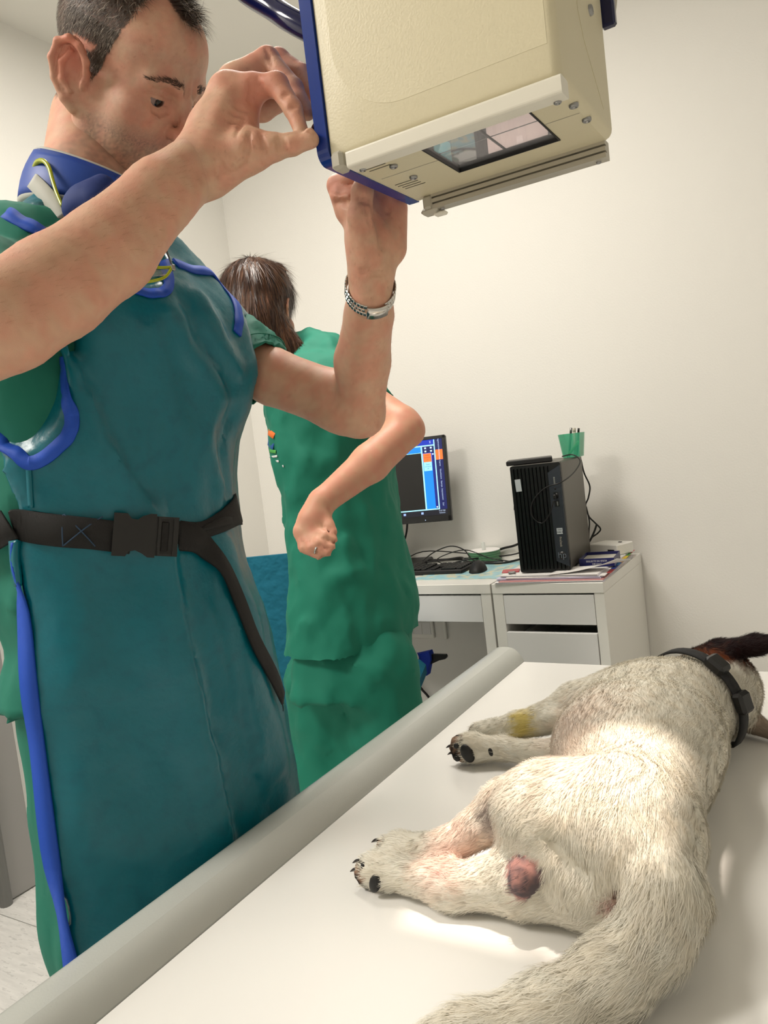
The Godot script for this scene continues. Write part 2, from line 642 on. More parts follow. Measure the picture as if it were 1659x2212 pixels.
func build_machine():
	var o := Vector3(0.335, 1.475, 1.985)
	var t := thing("xray_machine", "cream X-ray head with blue side panel hanging above the dog", "x-ray machine", o)
	var cream: Material = mats["cream_plastic"]
	var ring := PackedVector2Array()
	var x0 := 0.2275
	var x1 := 0.446
	var z0 := 1.898
	var z1 := 2.072
	var rr := [0.004, 0.004, 0.011, 0.012]
	var corners := [[x0, z0, 2], [x1, z0, 3], [x1, z1, 0], [x0, z1, 1]]
	var rad := [0.003, 0.014, 0.008, 0.003]
	for c in 4:
		for k in 9:
			var a: float = PI / 2 * (corners[c][2] + k / 8.0)
			var r: float = rad[c]
			var cx: float = corners[c][0] + (r if c == 0 or c == 3 else -r)
			var cz: float = corners[c][1] + (r if c < 2 else -r)
			ring.append(Vector2(cx + cos(a) * r, cz + sin(a) * r))
		# points along the straight edges keep the underside even
		var nx: Array = corners[(c + 1) % 4]
		for k in [0.2, 0.35, 0.5, 0.65, 0.8]:
			ring.append(Vector2(lerpf(corners[c][0], nx[0], k), lerpf(corners[c][1], nx[1], k)))
	var hole := Rect2(0.3005, 1.9455, 0.1045, 0.0915)
	put("housing", housing_mesh(ring, 0.0075, 1.475, 1.70, hole), cream, t, -o)
	# raised moulding on the front face
	var pl := PackedVector2Array()
	pl.append(Vector2(0.438, 1.69))
	pl.append(Vector2(0.438, 1.503))
	pl.append(Vector2(0.320, 1.503))
	for k in 13:
		var a := PI * 1.5 - PI / 2 * k / 12.0
		pl.append(Vector2(0.310 + cos(a) * 0.068, 1.571 + sin(a) * 0.068))
	pl.append(Vector2(0.242, 1.69))
	put("front_moulding", prism(pl, 0.0004), cream, t, Vector3(0, 0, 2.0718) - o)
	# blue side panel: a rounded plate round the left side
	var bp := PackedVector2Array()
	bp.append(Vector2(z0 - 0.002, 1.715))
	bp.append(Vector2(z0 - 0.002, 1.4745))
	for k in 7:
		var a := -PI / 2 + PI / 2 * k / 6.0
		bp.append(Vector2(2.074 - 0.012 + cos(a) * 0.012, 1.4735 + 0.012 + sin(a) * 0.012))
	bp.append(Vector2(2.074, 1.715))
	var blue := prism(bp, 0.0125)
	put("side_panel", blue, mats["blue_gloss"], t, Vector3(0.2275, 0, 0) - o, Vector3(0, -PI / 2, 0), "glossy blue side panel")
	put("knob", lathe([Vector2(0, 0), Vector2(0.013, 0), Vector2(0.013, 0.010), Vector2(0.0115, 0.012), Vector2(0, 0.012)], 20), mats["navy_gloss"], t, Vector3(0.2155, 1.508, 2.052) - o, Vector3(0, 0, PI / 2))
	put("knob", lathe([Vector2(0, 0), Vector2(0.013, 0), Vector2(0.013, 0.010), Vector2(0.0115, 0.012), Vector2(0, 0.012)], 20), mats["navy_gloss"], t, Vector3(0.2155, 1.50, 1.95) - o, Vector3(0, 0, PI / 2))
	# front rail with its grey end clip
	var fr := prism(round_rect(0.019, 0.0145, 0.0022, 3), 0.2)
	put("front_rail", fr, mats["cream_light"], t, Vector3(0.2475, 1.4682, 2.0685) - o, Vector3(0, PI / 2, 0), "pale front rail")
	for x in [0.255, 0.439]:
		put("screw", screw_mesh(0.0032), mats["steel"], t, Vector3(x, 1.4612, 2.0625) - o, Vector3(PI, 0, 0))
	put("rail_clip", box(Vector3(0.0125, 0.0165, 0.018), 0.003), mats["grey_plastic"], t, Vector3(0.2375, 1.4705, 2.0705) - o)
	# rear accessory channel: two grooves along an aluminium bar
	var ch := PackedVector2Array()
	for p in [Vector2(-0.006, 0), Vector2(-0.006, -0.017), Vector2(0.009, -0.017), Vector2(0.009, -0.0125), Vector2(0.004, -0.0125), Vector2(0.004, -0.0105), Vector2(0.009, -0.0105), Vector2(0.009, -0.0065), Vector2(0.004, -0.0065), Vector2(0.004, -0.0045), Vector2(0.009, -0.0045), Vector2(0.009, 0)]:
		ch.append(Vector2(-p.x, p.y))
	put("rear_channel", prism(ch, 0.190), mats["alu"], t, Vector3(0.2475, 1.4765, 1.8985) - o, Vector3(0, PI / 2, 0), "aluminium grooved channel")
	for x in [0.256, 0.428]:
		put("screw", screw_mesh(0.0026), mats["steel"], t, Vector3(x, 1.4593, 1.8985) - o, Vector3(PI, 0, 0))
	put("channel_clip", box(Vector3(0.011, 0.014, 0.014), 0.002), mats["grey_plastic"], t, Vector3(0.2425, 1.4678, 1.9015) - o)
	put("channel_clip", box(Vector3(0.020, 0.007, 0.016), 0.003), mats["grey_plastic"], t, Vector3(0.242, 1.4598, 1.8985) - o)
	put("channel_clip", box(Vector3(0.014, 0.004, 0.010), 0.0015), mats["cream_light"], t, Vector3(0.252, 1.4558, 1.8955) - o)
	# bolts, joint line and vents on the underside
	for p in [[0.262, 2.0144], [0.261, 1.9719], [0.4385, 2.0125], [0.4385, 1.9731]]:
		put("screw", screw_mesh(0.0042), mats["steel"], t, Vector3(p[0], 1.4746, p[1]) - o, Vector3(PI, 0, 0))
	for s in [[0.235, 0.299], [0.4065, 0.4375]]:
		put("joint_line", box(Vector3(s[1] - s[0], 0.0004, 0.0006)), mats["grey_plastic"], t, Vector3((s[0] + s[1]) / 2, 1.4748, 1.9915) - o)
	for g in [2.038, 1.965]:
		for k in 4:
			put("vent_slot", box(Vector3(0.022 + 0.002 * (k % 2), 0.0006, 0.0011), 0.0002), mats["slot_shade"], t, Vector3(0.2465 + 0.001 * k, 1.4748, g - 0.0062 * k) - o)  # flat grey strips, the shade inside the slots put into their colour
	# aperture window: frame, pane, cross wires, light chamber behind it
	var c := Vector3(0.35275, 1.475, 1.99125)
	for s in [[0.0, 0.0457], [0.0, -0.0457], [0.0522, 0.0], [-0.0522, 0.0]]:
		var fx := 0.0015 if s[0] != 0.0 else 0.1045
		var fz := 0.0015 if s[1] != 0.0 else 0.093
		put("window_frame", box(Vector3(fx, 0.006, fz)), mats["black_soft"], t, c + Vector3(s[0], 0.002, s[1]) - o)
	put("window_pane", box(Vector3(0.1035, 0.0015, 0.0905)), mats["clear_pane"], t, c + Vector3(0, 0.0035, 0) - o)
	put("cross_wire", box(Vector3(0.0026, 0.0007, 0.0905)), mats["black_soft"], t, c + Vector3(0, 0.0051, 0) - o)
	put("cross_wire", box(Vector3(0.1035, 0.0006, 0.0009)), mats["black_soft"], t, c + Vector3(0, 0.0052, 0) - o)
	var st := st_new(false)
	add_box(st, Vector3(-0.064, 0.033, 0), Vector3(0.003, 0.056, 0.12))
	add_box(st, Vector3(0.064, 0.033, 0), Vector3(0.003, 0.056, 0.12))
	add_box(st, Vector3(0, 0.033, -0.058), Vector3(0.128, 0.056, 0.003))
	add_box(st, Vector3(0, 0.033, 0.058), Vector3(0.128, 0.056, 0.003))
	for s in [-1.0, 1.0]:
		add_box(st, Vector3(s * 0.062, 0.0615, 0), Vector3(0.022, 0.002, 0.118))
		add_box(st, Vector3(0, 0.0615, s * 0.060), Vector3(0.128, 0.002, 0.030))
	st.generate_normals()
	put("light_chamber", st.commit(), mats["black_soft"], t, c - o)
	put("aperture_plate", aperture_mesh(0.0385, 0.0305, 0.07), mats["black_soft"], t, Vector3(c.x, 1.60, c.z) - o)
	put("reflection_card", box(Vector3(0.062, 0.026, 0.001)), mats["pale_reflection"], t, c + Vector3(0.008, 0.0245, -0.0555) - o)  # pale card stands in for lamp light mirrored in the window
	put("reflection_card", box(Vector3(0.001, 0.022, 0.04)), mats["teal_reflection"], t, c + Vector3(-0.0615, 0.021, -0.03) - o)  # teal card painted as a reflection of the desk mat
	# lamp tube above the aperture, carrying the field light
	var lh := st_new(true)
	put("lamp_housing", lathe([Vector2(0.055, 1.70), Vector2(0.055, 1.98), Vector2(0.045, 1.99), Vector2(0, 1.99)], 28), cream, t, Vector3(c.x, 0, c.z) - o)
	put("field_lamp", lathe([Vector2(0, 1.949), Vector2(0.006, 1.952), Vector2(0.006, 1.96), Vector2(0, 1.963)], 12), mats["lamp_glow"], t, Vector3(c.x, 0, c.z) - o)
	var sp := SpotLight3D.new()
	sp.name = "field_light"
	sp.light_color = Color(1.0, 0.93, 0.87)
	sp.light_energy = 2.5
	sp.spot_angle = 12.0
	sp.spot_angle_attenuation = 0.05
	sp.spot_range = 8.0
	sp.spot_attenuation = 2.0
	sp.light_size = 0.007
	sp.shadow_enabled = true
	t.add_child(sp)
	sp.position = Vector3(c.x, 1.945, c.z) - o
	sp.rotation_degrees = Vector3(-90, 0, 0)
	# right side: service plate with a bolt, blue bracket and round boss of the carrying arm
	var sd := PackedVector2Array()
	for p in [Vector2(-1.9995, 1.69), Vector2(-1.9995, 1.556), Vector2(-1.9880, 1.535), Vector2(-1.938, 1.492), Vector2(-1.926, 1.69)]:
		sd.append(p)
	put("service_plate", prism(sd, 0.0008), cream, t, Vector3(0.4456, 0, 0) - o, Vector3(0, PI / 2, 0))
	put("screw", screw_mesh(0.0048), mats["steel"], t, Vector3(0.4466, 1.5715, 1.9575) - o, Vector3(0, 0, -PI / 2))
	put("bracket", box(Vector3(0.014, 0.1, 0.010), 0.002), mats["navy_gloss"], t, Vector3(0.4487, 1.6312, 1.8941) - o)
	put("arm_boss", lathe([Vector2(0, 0), Vector2(0.030, 0), Vector2(0.034, 0.004), Vector2(0.034, 0.05), Vector2(0, 0.05)], 28), mats["grey_plastic"], t, Vector3(0.4423, 1.6481, 1.8320) - o, Vector3(0, 0.4, PI / 2))
	# navy carrying handle bowed away on the left, and the arm that goes up to the ceiling carriage
	put("carry_handle", tube([Vector3(0.222, 1.612, 1.912), Vector3(0.1225, 1.6902, 1.9272), Vector3(0.0797, 1.7298, 1.9201), Vector3(0.0331, 1.7744, 1.9148), Vector3(-0.0132, 1.8377, 1.9252), Vector3(0.0536, 1.8867, 1.9156), Vector3(0.222, 1.83, 1.93)], 0.0135, 16, 6), mats["navy_gloss"], t, -o)
	put("hanger_arm", tube([Vector3(0.353, 1.985, 1.99), Vector3(0.353, 2.72, 1.99)], 0.022, 18), mats["grey_plastic"], t, -o)
	put("ceiling_carriage", box(Vector3(0.18, 0.03, 0.18), 0.005), mats["grey_plastic"], t, Vector3(0.353, 2.725, 1.99) - o)

func aperture_mesh(hx: float, hz: float, outer: float) -> ArrayMesh:
	var st := st_new(false)
	for s in [-1.0, 1.0]:
		add_box(st, Vector3(s * (hx + outer) / 2, 0, 0), Vector3(outer - hx, 0.002, outer * 2))
		add_box(st, Vector3(0, 0, s * (hz + outer) / 2), Vector3(hx * 2, 0.002, outer - hz))
	st.generate_normals()
	return st.commit()

func screw_mesh(r: float) -> ArrayMesh:
	return lathe([Vector2(0, r * 0.12), Vector2(r * 0.45, r * 0.12), Vector2(r * 0.5, r * 0.55), Vector2(r * 0.85, r * 0.5), Vector2(r, r * 0.25), Vector2(r, -r * 0.2)], 18)

# ---------------------------------------------------------------- desk and drawer unit
func build_desk():
	var wl: Material = mats["white_lacquer"]
	# drawer unit
	var u := thing("drawer_unit", "white drawer unit with the computer tower on top", "drawer unit", Vector3(-0.175, 0, 0.25))
	var o := Vector3(-0.175, 0, 0.25)
	put("top_panel", box(Vector3(0.35, 0.031, 0.5), 0.0012), wl, u, Vector3(-0.175, 0.7345, 0.25) - o)
	put("side_panel", box(Vector3(0.034, 0.7185, 0.498), 0.001), wl, u, Vector3(-0.333, 0.3595, 0.249) - o)
	put("side_panel", box(Vector3(0.030, 0.7185, 0.498), 0.001), wl, u, Vector3(-0.015, 0.3595, 0.249) - o)
	put("back_panel", box(Vector3(0.286, 0.70, 0.006)), wl, u, Vector3(-0.173, 0.35, 0.01) - o)
	put("bottom_panel", box(Vector3(0.286, 0.02, 0.44)), wl, u, Vector3(-0.173, 0.06, 0.24) - o)
	var hs := [[0.6225, 0.7135, 0.0], [0.484, 0.5975, 0.004], [0.30, 0.455, 0.0], [0.10, 0.275, 0.0]]
	for h in hs:
		var d := put("drawer", box(Vector3(0.2835, h[1] - h[0], 0.016), 0.001), mats["drawer_white"], u, Vector3(-0.1732, (h[0] + h[1]) / 2, 0.490 + h[2]) - o)
		put("drawer_side", box(Vector3(0.012, 0.07, 0.42)), wl, d, Vector3(-0.125, -0.008, -0.218))
		put("drawer_side", box(Vector3(0.012, 0.07, 0.42)), wl, d, Vector3(0.125, -0.008, -0.218))
		put("drawer_bottom", box(Vector3(0.25, 0.004, 0.42)), wl, d, Vector3(0, -0.04, -0.218))
	# desk
	var k := thing("desk", "white desk with one wide drawer against the wall", "desk", Vector3(-0.885, 0, 0.25))
	o = Vector3(-0.885, 0, 0.25)
	put("desktop", box(Vector3(1.05, 0.031, 0.5), 0.0012), wl, k, Vector3(-0.8805, 0.7345, 0.25) - o)
	put("side_panel", box(Vector3(0.034, 0.7185, 0.498), 0.001), wl, k, Vector3(-0.3735, 0.3595, 0.249) - o)
	put("side_panel", box(Vector3(0.034, 0.7185, 0.498), 0.001), wl, k, Vector3(-1.3875, 0.3595, 0.249) - o)
	put("drawer", box(Vector3(0.977, 0.0865, 0.016), 0.001), mats["drawer_white"], k, Vector3(-0.8805, 0.6700, 0.489) - o)
	put("drawer_bottom", box(Vector3(0.97, 0.006, 0.46)), wl, k, Vector3(-0.8805, 0.632, 0.25) - o)
	# sockets on the wall under the desk
	var s := thing("wall_socket", "white multi-gang wall socket plate under the desk", "wall socket", Vector3(-0.93, 0.47, 0.0))
	put("cover_plate", box(Vector3(0.18, 0.085, 0.008), 0.003), mats["white_lacquer"], s, Vector3(0, 0, 0.003))
	for i in 4:
		put("socket_module", box(Vector3(0.036, 0.05, 0.006), 0.001), mats["drawer_white"], s, Vector3(-0.06 + 0.04 * i, 0, 0.006))
	put("socket_hole", box(Vector3(0.01, 0.01, 0.002)), mats["black_soft"], s, Vector3(-0.02, 0.005, 0.0095))
	var tr := thing("cable_trunking", "thin white cable trunking beside the wall socket", "trunking", Vector3(-0.79, 0.50, 0.0))
	put("channel", box(Vector3(0.014, 0.15, 0.010), 0.002), mats["white_lacquer"], tr, Vector3(0, 0, 0.004))
	# teal upholstered chair between the desk and the colleague
	var c := thing("office_chair", "teal upholstered chair behind the colleague in green scrubs", "chair", Vector3(-0.79, 0, 0.77))
	var teal := mat("teal_upholstery", Color(0.0, 0.40, 0.50), 0.85)
	relief(teal, noise_tex(0.02, 3, 256, true, 8.0, 11), 0.6, 4.0)
	var back := prism(round_rect(0.44, 0.55, 0.07, 6), 0.05)
	put("backrest", back, teal, c, Vector3(0.0, 0.665, 0.17), Vector3(-0.08, 0.35, 0))
	put("seat", box(Vector3(0.46, 0.07, 0.44), 0.02), teal, c, Vector3(0, 0.45, -0.05), Vector3(0, 0.35, 0))
	put("gas_lift", tube([Vector3(0, 0.08, -0.05), Vector3(0, 0.42, -0.05)], 0.025, 14), mats["black_plastic"], c)
	for i in 5:
		var a := TAU * i / 5 + 0.3
		put("leg", tube([Vector3(0, 0.09, -0.05), Vector3(cos(a) * 0.28, 0.06, -0.05 + sin(a) * 0.28)], [0.024, 0.016], 10), mats["black_plastic"], c)
		put("castor", lathe([Vector2(0, -0.012), Vector2(0.026, -0.012), Vector2(0.026, 0.012), Vector2(0, 0.012)], 16), mats["black_soft"], c, Vector3(cos(a) * 0.28, 0.028, -0.05 + sin(a) * 0.28), Vector3(0, -a, PI / 2))
	# blue cloth cuff with white hook and black handle under the desk
	var b := thing("blood_pressure_cuff", "blue cloth cuff with white hook and black handle under the desk", "cuff", Vector3(-0.71, 0.44, 0.35))
	var bo := Vector3(-0.71, 0.44, 0.35)
	var cloth := mat("royal_blue_cloth", Color(0.02, 0.19, 0.62), 0.8)
	var cp := PackedVector2Array()
	for p in [Vector3(-0.7472, 0.4676, 0.3500), Vector3(-0.7336, 0.4698, 0.3500), Vector3(-0.6756, 0.4835, 0.3500), Vector3(-0.6719, 0.4685, 0.3500), Vector3(-0.6725, 0.4500, 0.3500), Vector3(-0.6823, 0.4310, 0.3500), Vector3(-0.6883, 0.4138, 0.3500), Vector3(-0.6944, 0.3948, 0.3500), Vector3(-0.7433, 0.3959, 0.3500), Vector3(-0.7812, 0.3993, 0.3500), Vector3(-0.7776, 0.4546, 0.3500)]:
		cp.append(Vector2(p.x, p.y))
	put("cloth", prism(cp, 0.03), cloth, b, Vector3(0, 0, 0.335) - bo)
	var hp := PackedVector2Array()
	for p in [Vector3(-0.6773, 0.4700, 0.3500), Vector3(-0.6167, 0.4704, 0.3500), Vector3(-0.6142, 0.4622, 0.3500), Vector3(-0.6186, 0.4553, 0.3500), Vector3(-0.6431, 0.4494, 0.3500), Vector3(-0.6821, 0.4327, 0.3500), Vector3(-0.6922, 0.4407, 0.3500)]:
		hp.append(Vector2(p.x, p.y))
	put("handle", prism(hp, 0.014), mats["black_plastic"], b, Vector3(0, 0, 0.340) - bo)
	put("hook", tube([Vector3(-0.7278, 0.4894, 0.3700), Vector3(-0.7258, 0.4759, 0.3700), Vector3(-0.7177, 0.4608, 0.3750), Vector3(-0.7318, 0.4452, 0.3700), Vector3(-0.7525, 0.4378, 0.3650)], 0.0055, 10, 5), mats["white_lacquer"], b, -bo)
	put("strap", tube([Vector3(-0.7820, 0.4342, 0.3400), Vector3(-0.8352, 0.4316, 0.2800), Vector3(-0.9450, 0.4408, 0.1000), Vector3(-1.0005, 0.4444, 0.0120)], 0.005, 8, 5), mats["black_soft"], b, -bo)
	var fc := thing("floor_cable", "black cable running down the wall under the desk", "cable", Vector3(-0.8, 0.2, 0.02))
	put("wire", tube([Vector3(-0.9804, 0.3066, 0.0100), Vector3(-0.9485, 0.2490, 0.0100), Vector3(-0.9219, 0.2119, 0.0120), Vector3(-0.8956, 0.1821, 0.0120), Vector3(-0.8538, 0.1089, 0.0120), Vector3(-0.70, 0.012, 0.03)], 0.005, 8, 4), mats["cable"], fc, -Vector3(-0.8, 0.2, 0.02))

func usb_mesh() -> ArrayMesh:
	return box(Vector3(0.012, 0.006, 0.014), 0.001)

func build_desk_things():
	# monitor
	var up := Vector3(0, 1, 0).rotated(Vector3.RIGHT, -0.10).rotated(Vector3.UP, 0.18)
	var right := Vector3(1, 0, 0).rotated(Vector3.UP, 0.18)
	var W := 0.535
	var H := 0.318
	var cm := Vector3(-0.628, 0.921, 0.16) - right * W / 2 + up * H / 2
	var foot := Vector3(cm.x, 0.75, cm.z - 0.04)
	var m := thing("monitor", "black computer monitor showing a blue imaging program", "monitor", foot, 0.18)
	var tilt := Node3D.new()
	var loc := Transform3D(Basis(Vector3.RIGHT, -0.10), (cm - foot).rotated(Vector3.UP, -0.18))
	tilt.free()
	var hm := func(x: float, y: float, z: float) -> Vector3:
		return loc * Vector3(x, y, z)
	var body := put("casing", box(Vector3(W, H, 0.022), 0.003), mats["black_plastic"], m, hm.call(0, 0, -0.012), Vector3(-0.10, 0, 0))
	for e in [[0.0, H / 2 - 0.006, W, 0.012], [0.0, -H / 2 + 0.010, W, 0.020], [W / 2 - 0.006, 0.0, 0.012, H], [-W / 2 + 0.006, 0.0, 0.012, H]]:
		put("bezel", box(Vector3(e[2], e[3], 0.004), 0.001), mats["black_plastic"], body, Vector3(e[0], e[1], 0.0125))
	var scr := put("screen", box(Vector3(W - 0.022, H - 0.030, 0.002)), screen_mat(Color(0.014, 0.015, 0.017), 0.25), body, Vector3(0, 0.004, 0.0105))
	var px := func(x0: float, y0: float, x1: float, y1: float, c: Color, lift := 0.0) -> void:
		# panes of the program window, in metres from the upper right corner of the screen
		put("screen_pane", box(Vector3(x1 - x0, y1 - y0, 0.0003)), screen_mat(c, 1.5), scr, Vector3((W - 0.022) / 2 - (x0 + x1) / 2, (H - 0.03) / 2 - (y0 + y1) / 2, 0.0012 + lift))
	var navy := Color(0.01, 0.06, 0.30)
	var cyan := Color(0.0, 0.47, 0.95)
	var pale := Color(0.62, 0.88, 0.95)
	px.call(0.0, 0.0, 0.030, 0.262, navy)
	px.call(0.030, 0.0, 0.5, 0.020, Color(0.0, 0.16, 0.62))
	px.call(0.030, 0.002, 0.034, 0.262, pale, 0.0004)
	px.call(0.030, 0.020, 0.5, 0.0245, pale, 0.0004)
	px.call(0.030, 0.258, 0.5, 0.262, pale, 0.0004)
	px.call(0.080, 0.0245, 0.085, 0.260, pale, 0.0004)
	px.call(0.085, 0.0245, 0.5, 0.046, cyan)
	px.call(0.085, 0.046, 0.5, 0.0475, pale, 0.0002)
	px.call(0.034, 0.0245, 0.080, 0.258, cyan)
	px.call(0.034, 0.0245, 0.045, 0.258, Color(0.02, 0.09, 0.42), 0.0003)
	px.call(0.034, 0.0245, 0.079, 0.050, navy, 0.0004)
	for g in [[0.036, 0.026], [0.058, 0.026], [0.036, 0.038], [0.058, 0.038]]:
		px.call(g[0] + 0.006, g[1] + 0.002, g[0] + 0.013, g[1] + 0.008, Color(0.75, 0.85, 0.95), 0.0006)
	px.call(0.0465, 0.051, 0.078, 0.083, Color(0.95, 0.42, 0.16), 0.0004)
	px.call(0.0465, 0.083, 0.078, 0.116, Color(0.55, 0.82, 0.92), 0.0004)
	px.call(0.002, 0.041, 0.029, 0.078, Color(0.95, 0.42, 0.16), 0.0003)
	px.call(0.037, 0.250, 0.042, 0.255, Color(0.85, 0.93, 1.0), 0.0006)
	px.call(0.037, 0.053, 0.042, 0.058, Color(0.85, 0.93, 1.0), 0.0006)
	px.call(0.0, 0.262, 0.5, 0.282, Color(0.02, 0.03, 0.09))
	for k in [0.095, 0.165, 0.185, 0.25, 0.28]:
		px.call(k, 0.268, k + 0.009, 0.276, Color(0.55, 0.65, 0.85), 0.0004)
	var lm := screen_mat(Color(0.8, 0.88, 1.0), 1.0)
	var sy := (H - 0.03) / 2
	var sx := (W - 0.022) / 2
	var word := func(text: String, x: float, y: float, h: float, turn: float, mm: Material) -> void:
		put("screen_text", letters(text, h, 0.0002), mm, scr, Vector3(sx - x, sy - y, 0.0019), Vector3(0, 0, turn))
	var tabs := [["Registrazione", 0.020], ["Immissione", 0.0595], ["Esame", 0.092], ["Visualizzare", 0.132], ["Stampa", 0.169], ["Impostazioni", 0.207], ["Esci", 0.244]]
	for k in tabs:
		word.call(k[0], 0.015, k[1], 0.0052, -PI / 2, lm)
	var ink := screen_mat(Color(0.05, 0.05, 0.12), 1.0)
	for k in [["Piede", 0.058], ["estremita", 0.066], ["LAT", 0.0735]]:
		word.call(k[0], 0.062, k[1], 0.0042, 0.0, ink)
	for k in [["Piede", 0.092], ["estremita", 0.100], ["AP", 0.108]]:
		word.call(k[0], 0.062, k[1], 0.0042, 0.0, ink)
	word.call("X", 0.047, 0.0105, 0.009, 0.0, lm)
	word.call("5:47 PM", 0.022, 0.2675, 0.005, 0.0, lm)
	word.call("9/2/2024", 0.022, 0.2755, 0.004, 0.0, lm)
	put("stand_neck", box(Vector3(0.05, 0.28, 0.02), 0.004), mats["black_plastic"], m, Vector3(-0.02, 0.15, -0.022))
	put("stand_base", box(Vector3(0.22, 0.012, 0.15), 0.004), mats["black_plastic"], m, Vector3(0, 0.0065, -0.07))
	put("power_lamp", box(Vector3(0.003, 0.003, 0.001)), lm, body, Vector3(W / 2 - 0.10, -H / 2 + 0.009, 0.0148))
	# keyboard
	var kb := thing("keyboard", "black keyboard lying in front of the monitor", "keyboard", Vector3(-0.735, 0.7505, 0.27), 0.06)
	put("base", box(Vector3(0.40, 0.016, 0.13), 0.004), mats["black_soft"], kb, Vector3(0, 0.0085, 0))
	var key := box(Vector3(0.0165, 0.007, 0.0165), 0.0018)
	var keyw := box(Vector3(0.036, 0.007, 0.0165), 0.0018)
	for r in 6:
		for q in 20:
			if q == 15 and r > 3 or q == 13:
				continue
			var wide: bool = r == 5 and q in [3, 5, 17]
			put("key", keyw if wide else key, mats["black_plastic"], kb, Vector3(-0.184 + 0.0194 * q, 0.0192, -0.050 + 0.0195 * r))
	put("cord", tube([Vector3(-0.1, 0.012, -0.06), Vector3(-0.12, 0.016, -0.09), Vector3(-0.05, 0.05, -0.17), Vector3(0.12, 0.03, -0.2), Vector3(0.24, 0.012, -0.2)], 0.0022, 8, 5), mats["cable"], kb)
	# pale blue printed desk mat
	var dm := thing("desk_mat", "pale blue printed desk mat under the mouse", "desk mat", Vector3(-0.52, 0.7502, 0.26))
	put("sheet", box(Vector3(0.32, 0.0016, 0.31), 0.0004), mats["mat_print"], dm, Vector3(0, 0.001, 0))
	# mouse
	var mo := thing("mouse", "black computer mouse on the pale blue mat", "mouse", Vector3(-0.492, 0.7522, 0.275), 0.25)
	put("shell", mouse_mesh(), mats["black_soft"], mo)
	put("wheel", lathe([Vector2(0, -0.003), Vector2(0.008, -0.003), Vector2(0.008, 0.003), Vector2(0, 0.003)], 14), mats["black_plastic"], mo, Vector3(0, 0.026, -0.032), Vector3(0, 0, PI / 2))
	# spindle of discs
	var sp := thing("disc_spindle", "spindle of green tinted recordable discs with a white top", "disc spindle", Vector3(-0.555, 0.7505, 0.066))
	put("base", lathe([Vector2(0, 0), Vector2(0.064, 0), Vector2(0.064, 0.006), Vector2(0, 0.006)], 36), mats["green_disc_dark"], sp)
	for i in 20:
		put("disc", lathe([Vector2(0.0075, 0), Vector2(0.060, 0), Vector2(0.060, 0.0013), Vector2(0.0075, 0.0013), Vector2(0.0075, 0)], 36, false), mats["green_disc"] if i % 5 != 2 else mats["green_disc_dark"], sp, Vector3(0.0006 * sin(i * 2.1), 0.0062 + 0.00168 * i, 0.0006 * cos(i * 1.7)))
	put("top_disc", lathe([Vector2(0.0075, 0), Vector2(0.060, 0), Vector2(0.060, 0.0012), Vector2(0.0075, 0.0012), Vector2(0.0075, 0)], 36, false), mats["paper"], sp, Vector3(0, 0.0400, 0), Vector3.ZERO, "white top disc")
	put("pin", tube([Vector3(0, 0.006, 0), Vector3(0, 0.068, 0), Vector3(0, 0.071, 0)], [0.0072, 0.0068, 0.004], 14), mats["frosted"], sp)
	# papers and folders on the drawer unit
	var stack := [["paper_folder", "bottom white folder in the pile under the computer tower", Vector3(-0.1745, 0, 0.285), Vector3(0.338, 0.0052, 0.43), "paper", 0.03],
		["paper_folder", "pink edged folder second from the bottom of the pile", Vector3(-0.172, 0, 0.268), Vector3(0.322, 0.0022, 0.46), "pink_folder", 0.045],
		["paper_sheaf", "thick sheaf of lilac white papers in the pile", Vector3(-0.178, 0, 0.284), Vector3(0.325, 0.0058, 0.40), "lilac_paper", 0.02],
		["paper_folder", "folder with rainbow index tabs in the pile", Vector3(-0.163, 0, 0.262), Vector3(0.305, 0.0022, 0.44), "paper", 0.05],
		["paper_sheaf", "top sheaf of white papers directly under the computer tower", Vector3(-0.172, 0, 0.288), Vector3(0.31, 0.0046, 0.38), "paper", -0.01]]
	var y := 0.7503
	for s in stack:
		var f := thing(s[0], s[1], "papers", Vector3(s[2].x, y, s[2].z), s[5], "pile of papers under the tower")
		var n := maxi(1, int(s[3].y / 0.0011))
		for i in n:
			var sh: float = s[3].y / n
			put("sheet", box(Vector3(s[3].x - 0.004 * absf(sin(i * 2.3)), sh * 0.93, s[3].z - 0.004 * absf(cos(i * 1.7)))), mats[s[4]] if i % 3 != 1 or s[4] == "pink_folder" else mats["lilac_paper"], f, Vector3(0.002 * sin(i * 1.3), sh * (i + 0.5), 0.002 * cos(i * 2.2)))
		if s[1].begins_with("folder with"):
			var tabc := [Color(0.75, 0.25, 0.3), Color(0.35, 0.62, 0.25), Color(0.85, 0.72, 0.2), Color(0.9, 0.62, 0.2), Color(0.15, 0.45, 0.72), Color(0.1, 0.2, 0.5), Color(0.8, 0.3, 0.3)]
			for i in 7:
				put("index_tab", box(Vector3(0.014, 0.0008, 0.052)), mat("tab_%d" % i, tabc[i], 0.6), f, Vector3(0.157, 0.0026, -0.19 + 0.058 * i))
		y += s[3].y + 0.0002
	var cl := thing("binder_clip", "silver clip at the corner of the paper pile", "clip", Vector3(-0.298, y + 0.0005, 0.448), 0.5)
	put("clip_body", box(Vector3(0.024, 0.007, 0.012), 0.002), mats["steel"], cl, Vector3(0, 0.004, 0))
	put("clip_wire", tube([Vector3(-0.01, 0.006, 0.0), Vector3(-0.006, 0.007, 0.018), Vector3(0.006, 0.007, 0.018), Vector3(0.01, 0.006, 0.0)], 0.0009, 6, 4), mats["steel"], cl)
	var pw := thing("red_wallet", "small red plastic wallet at the pile's corner", "wallet", Vector3(-0.318, y + 0.0003, 0.405), 0.3)
	put("cover", box(Vector3(0.055, 0.003, 0.05), 0.001), mats["red_plastic"], pw, Vector3(0, 0.0017, 0))
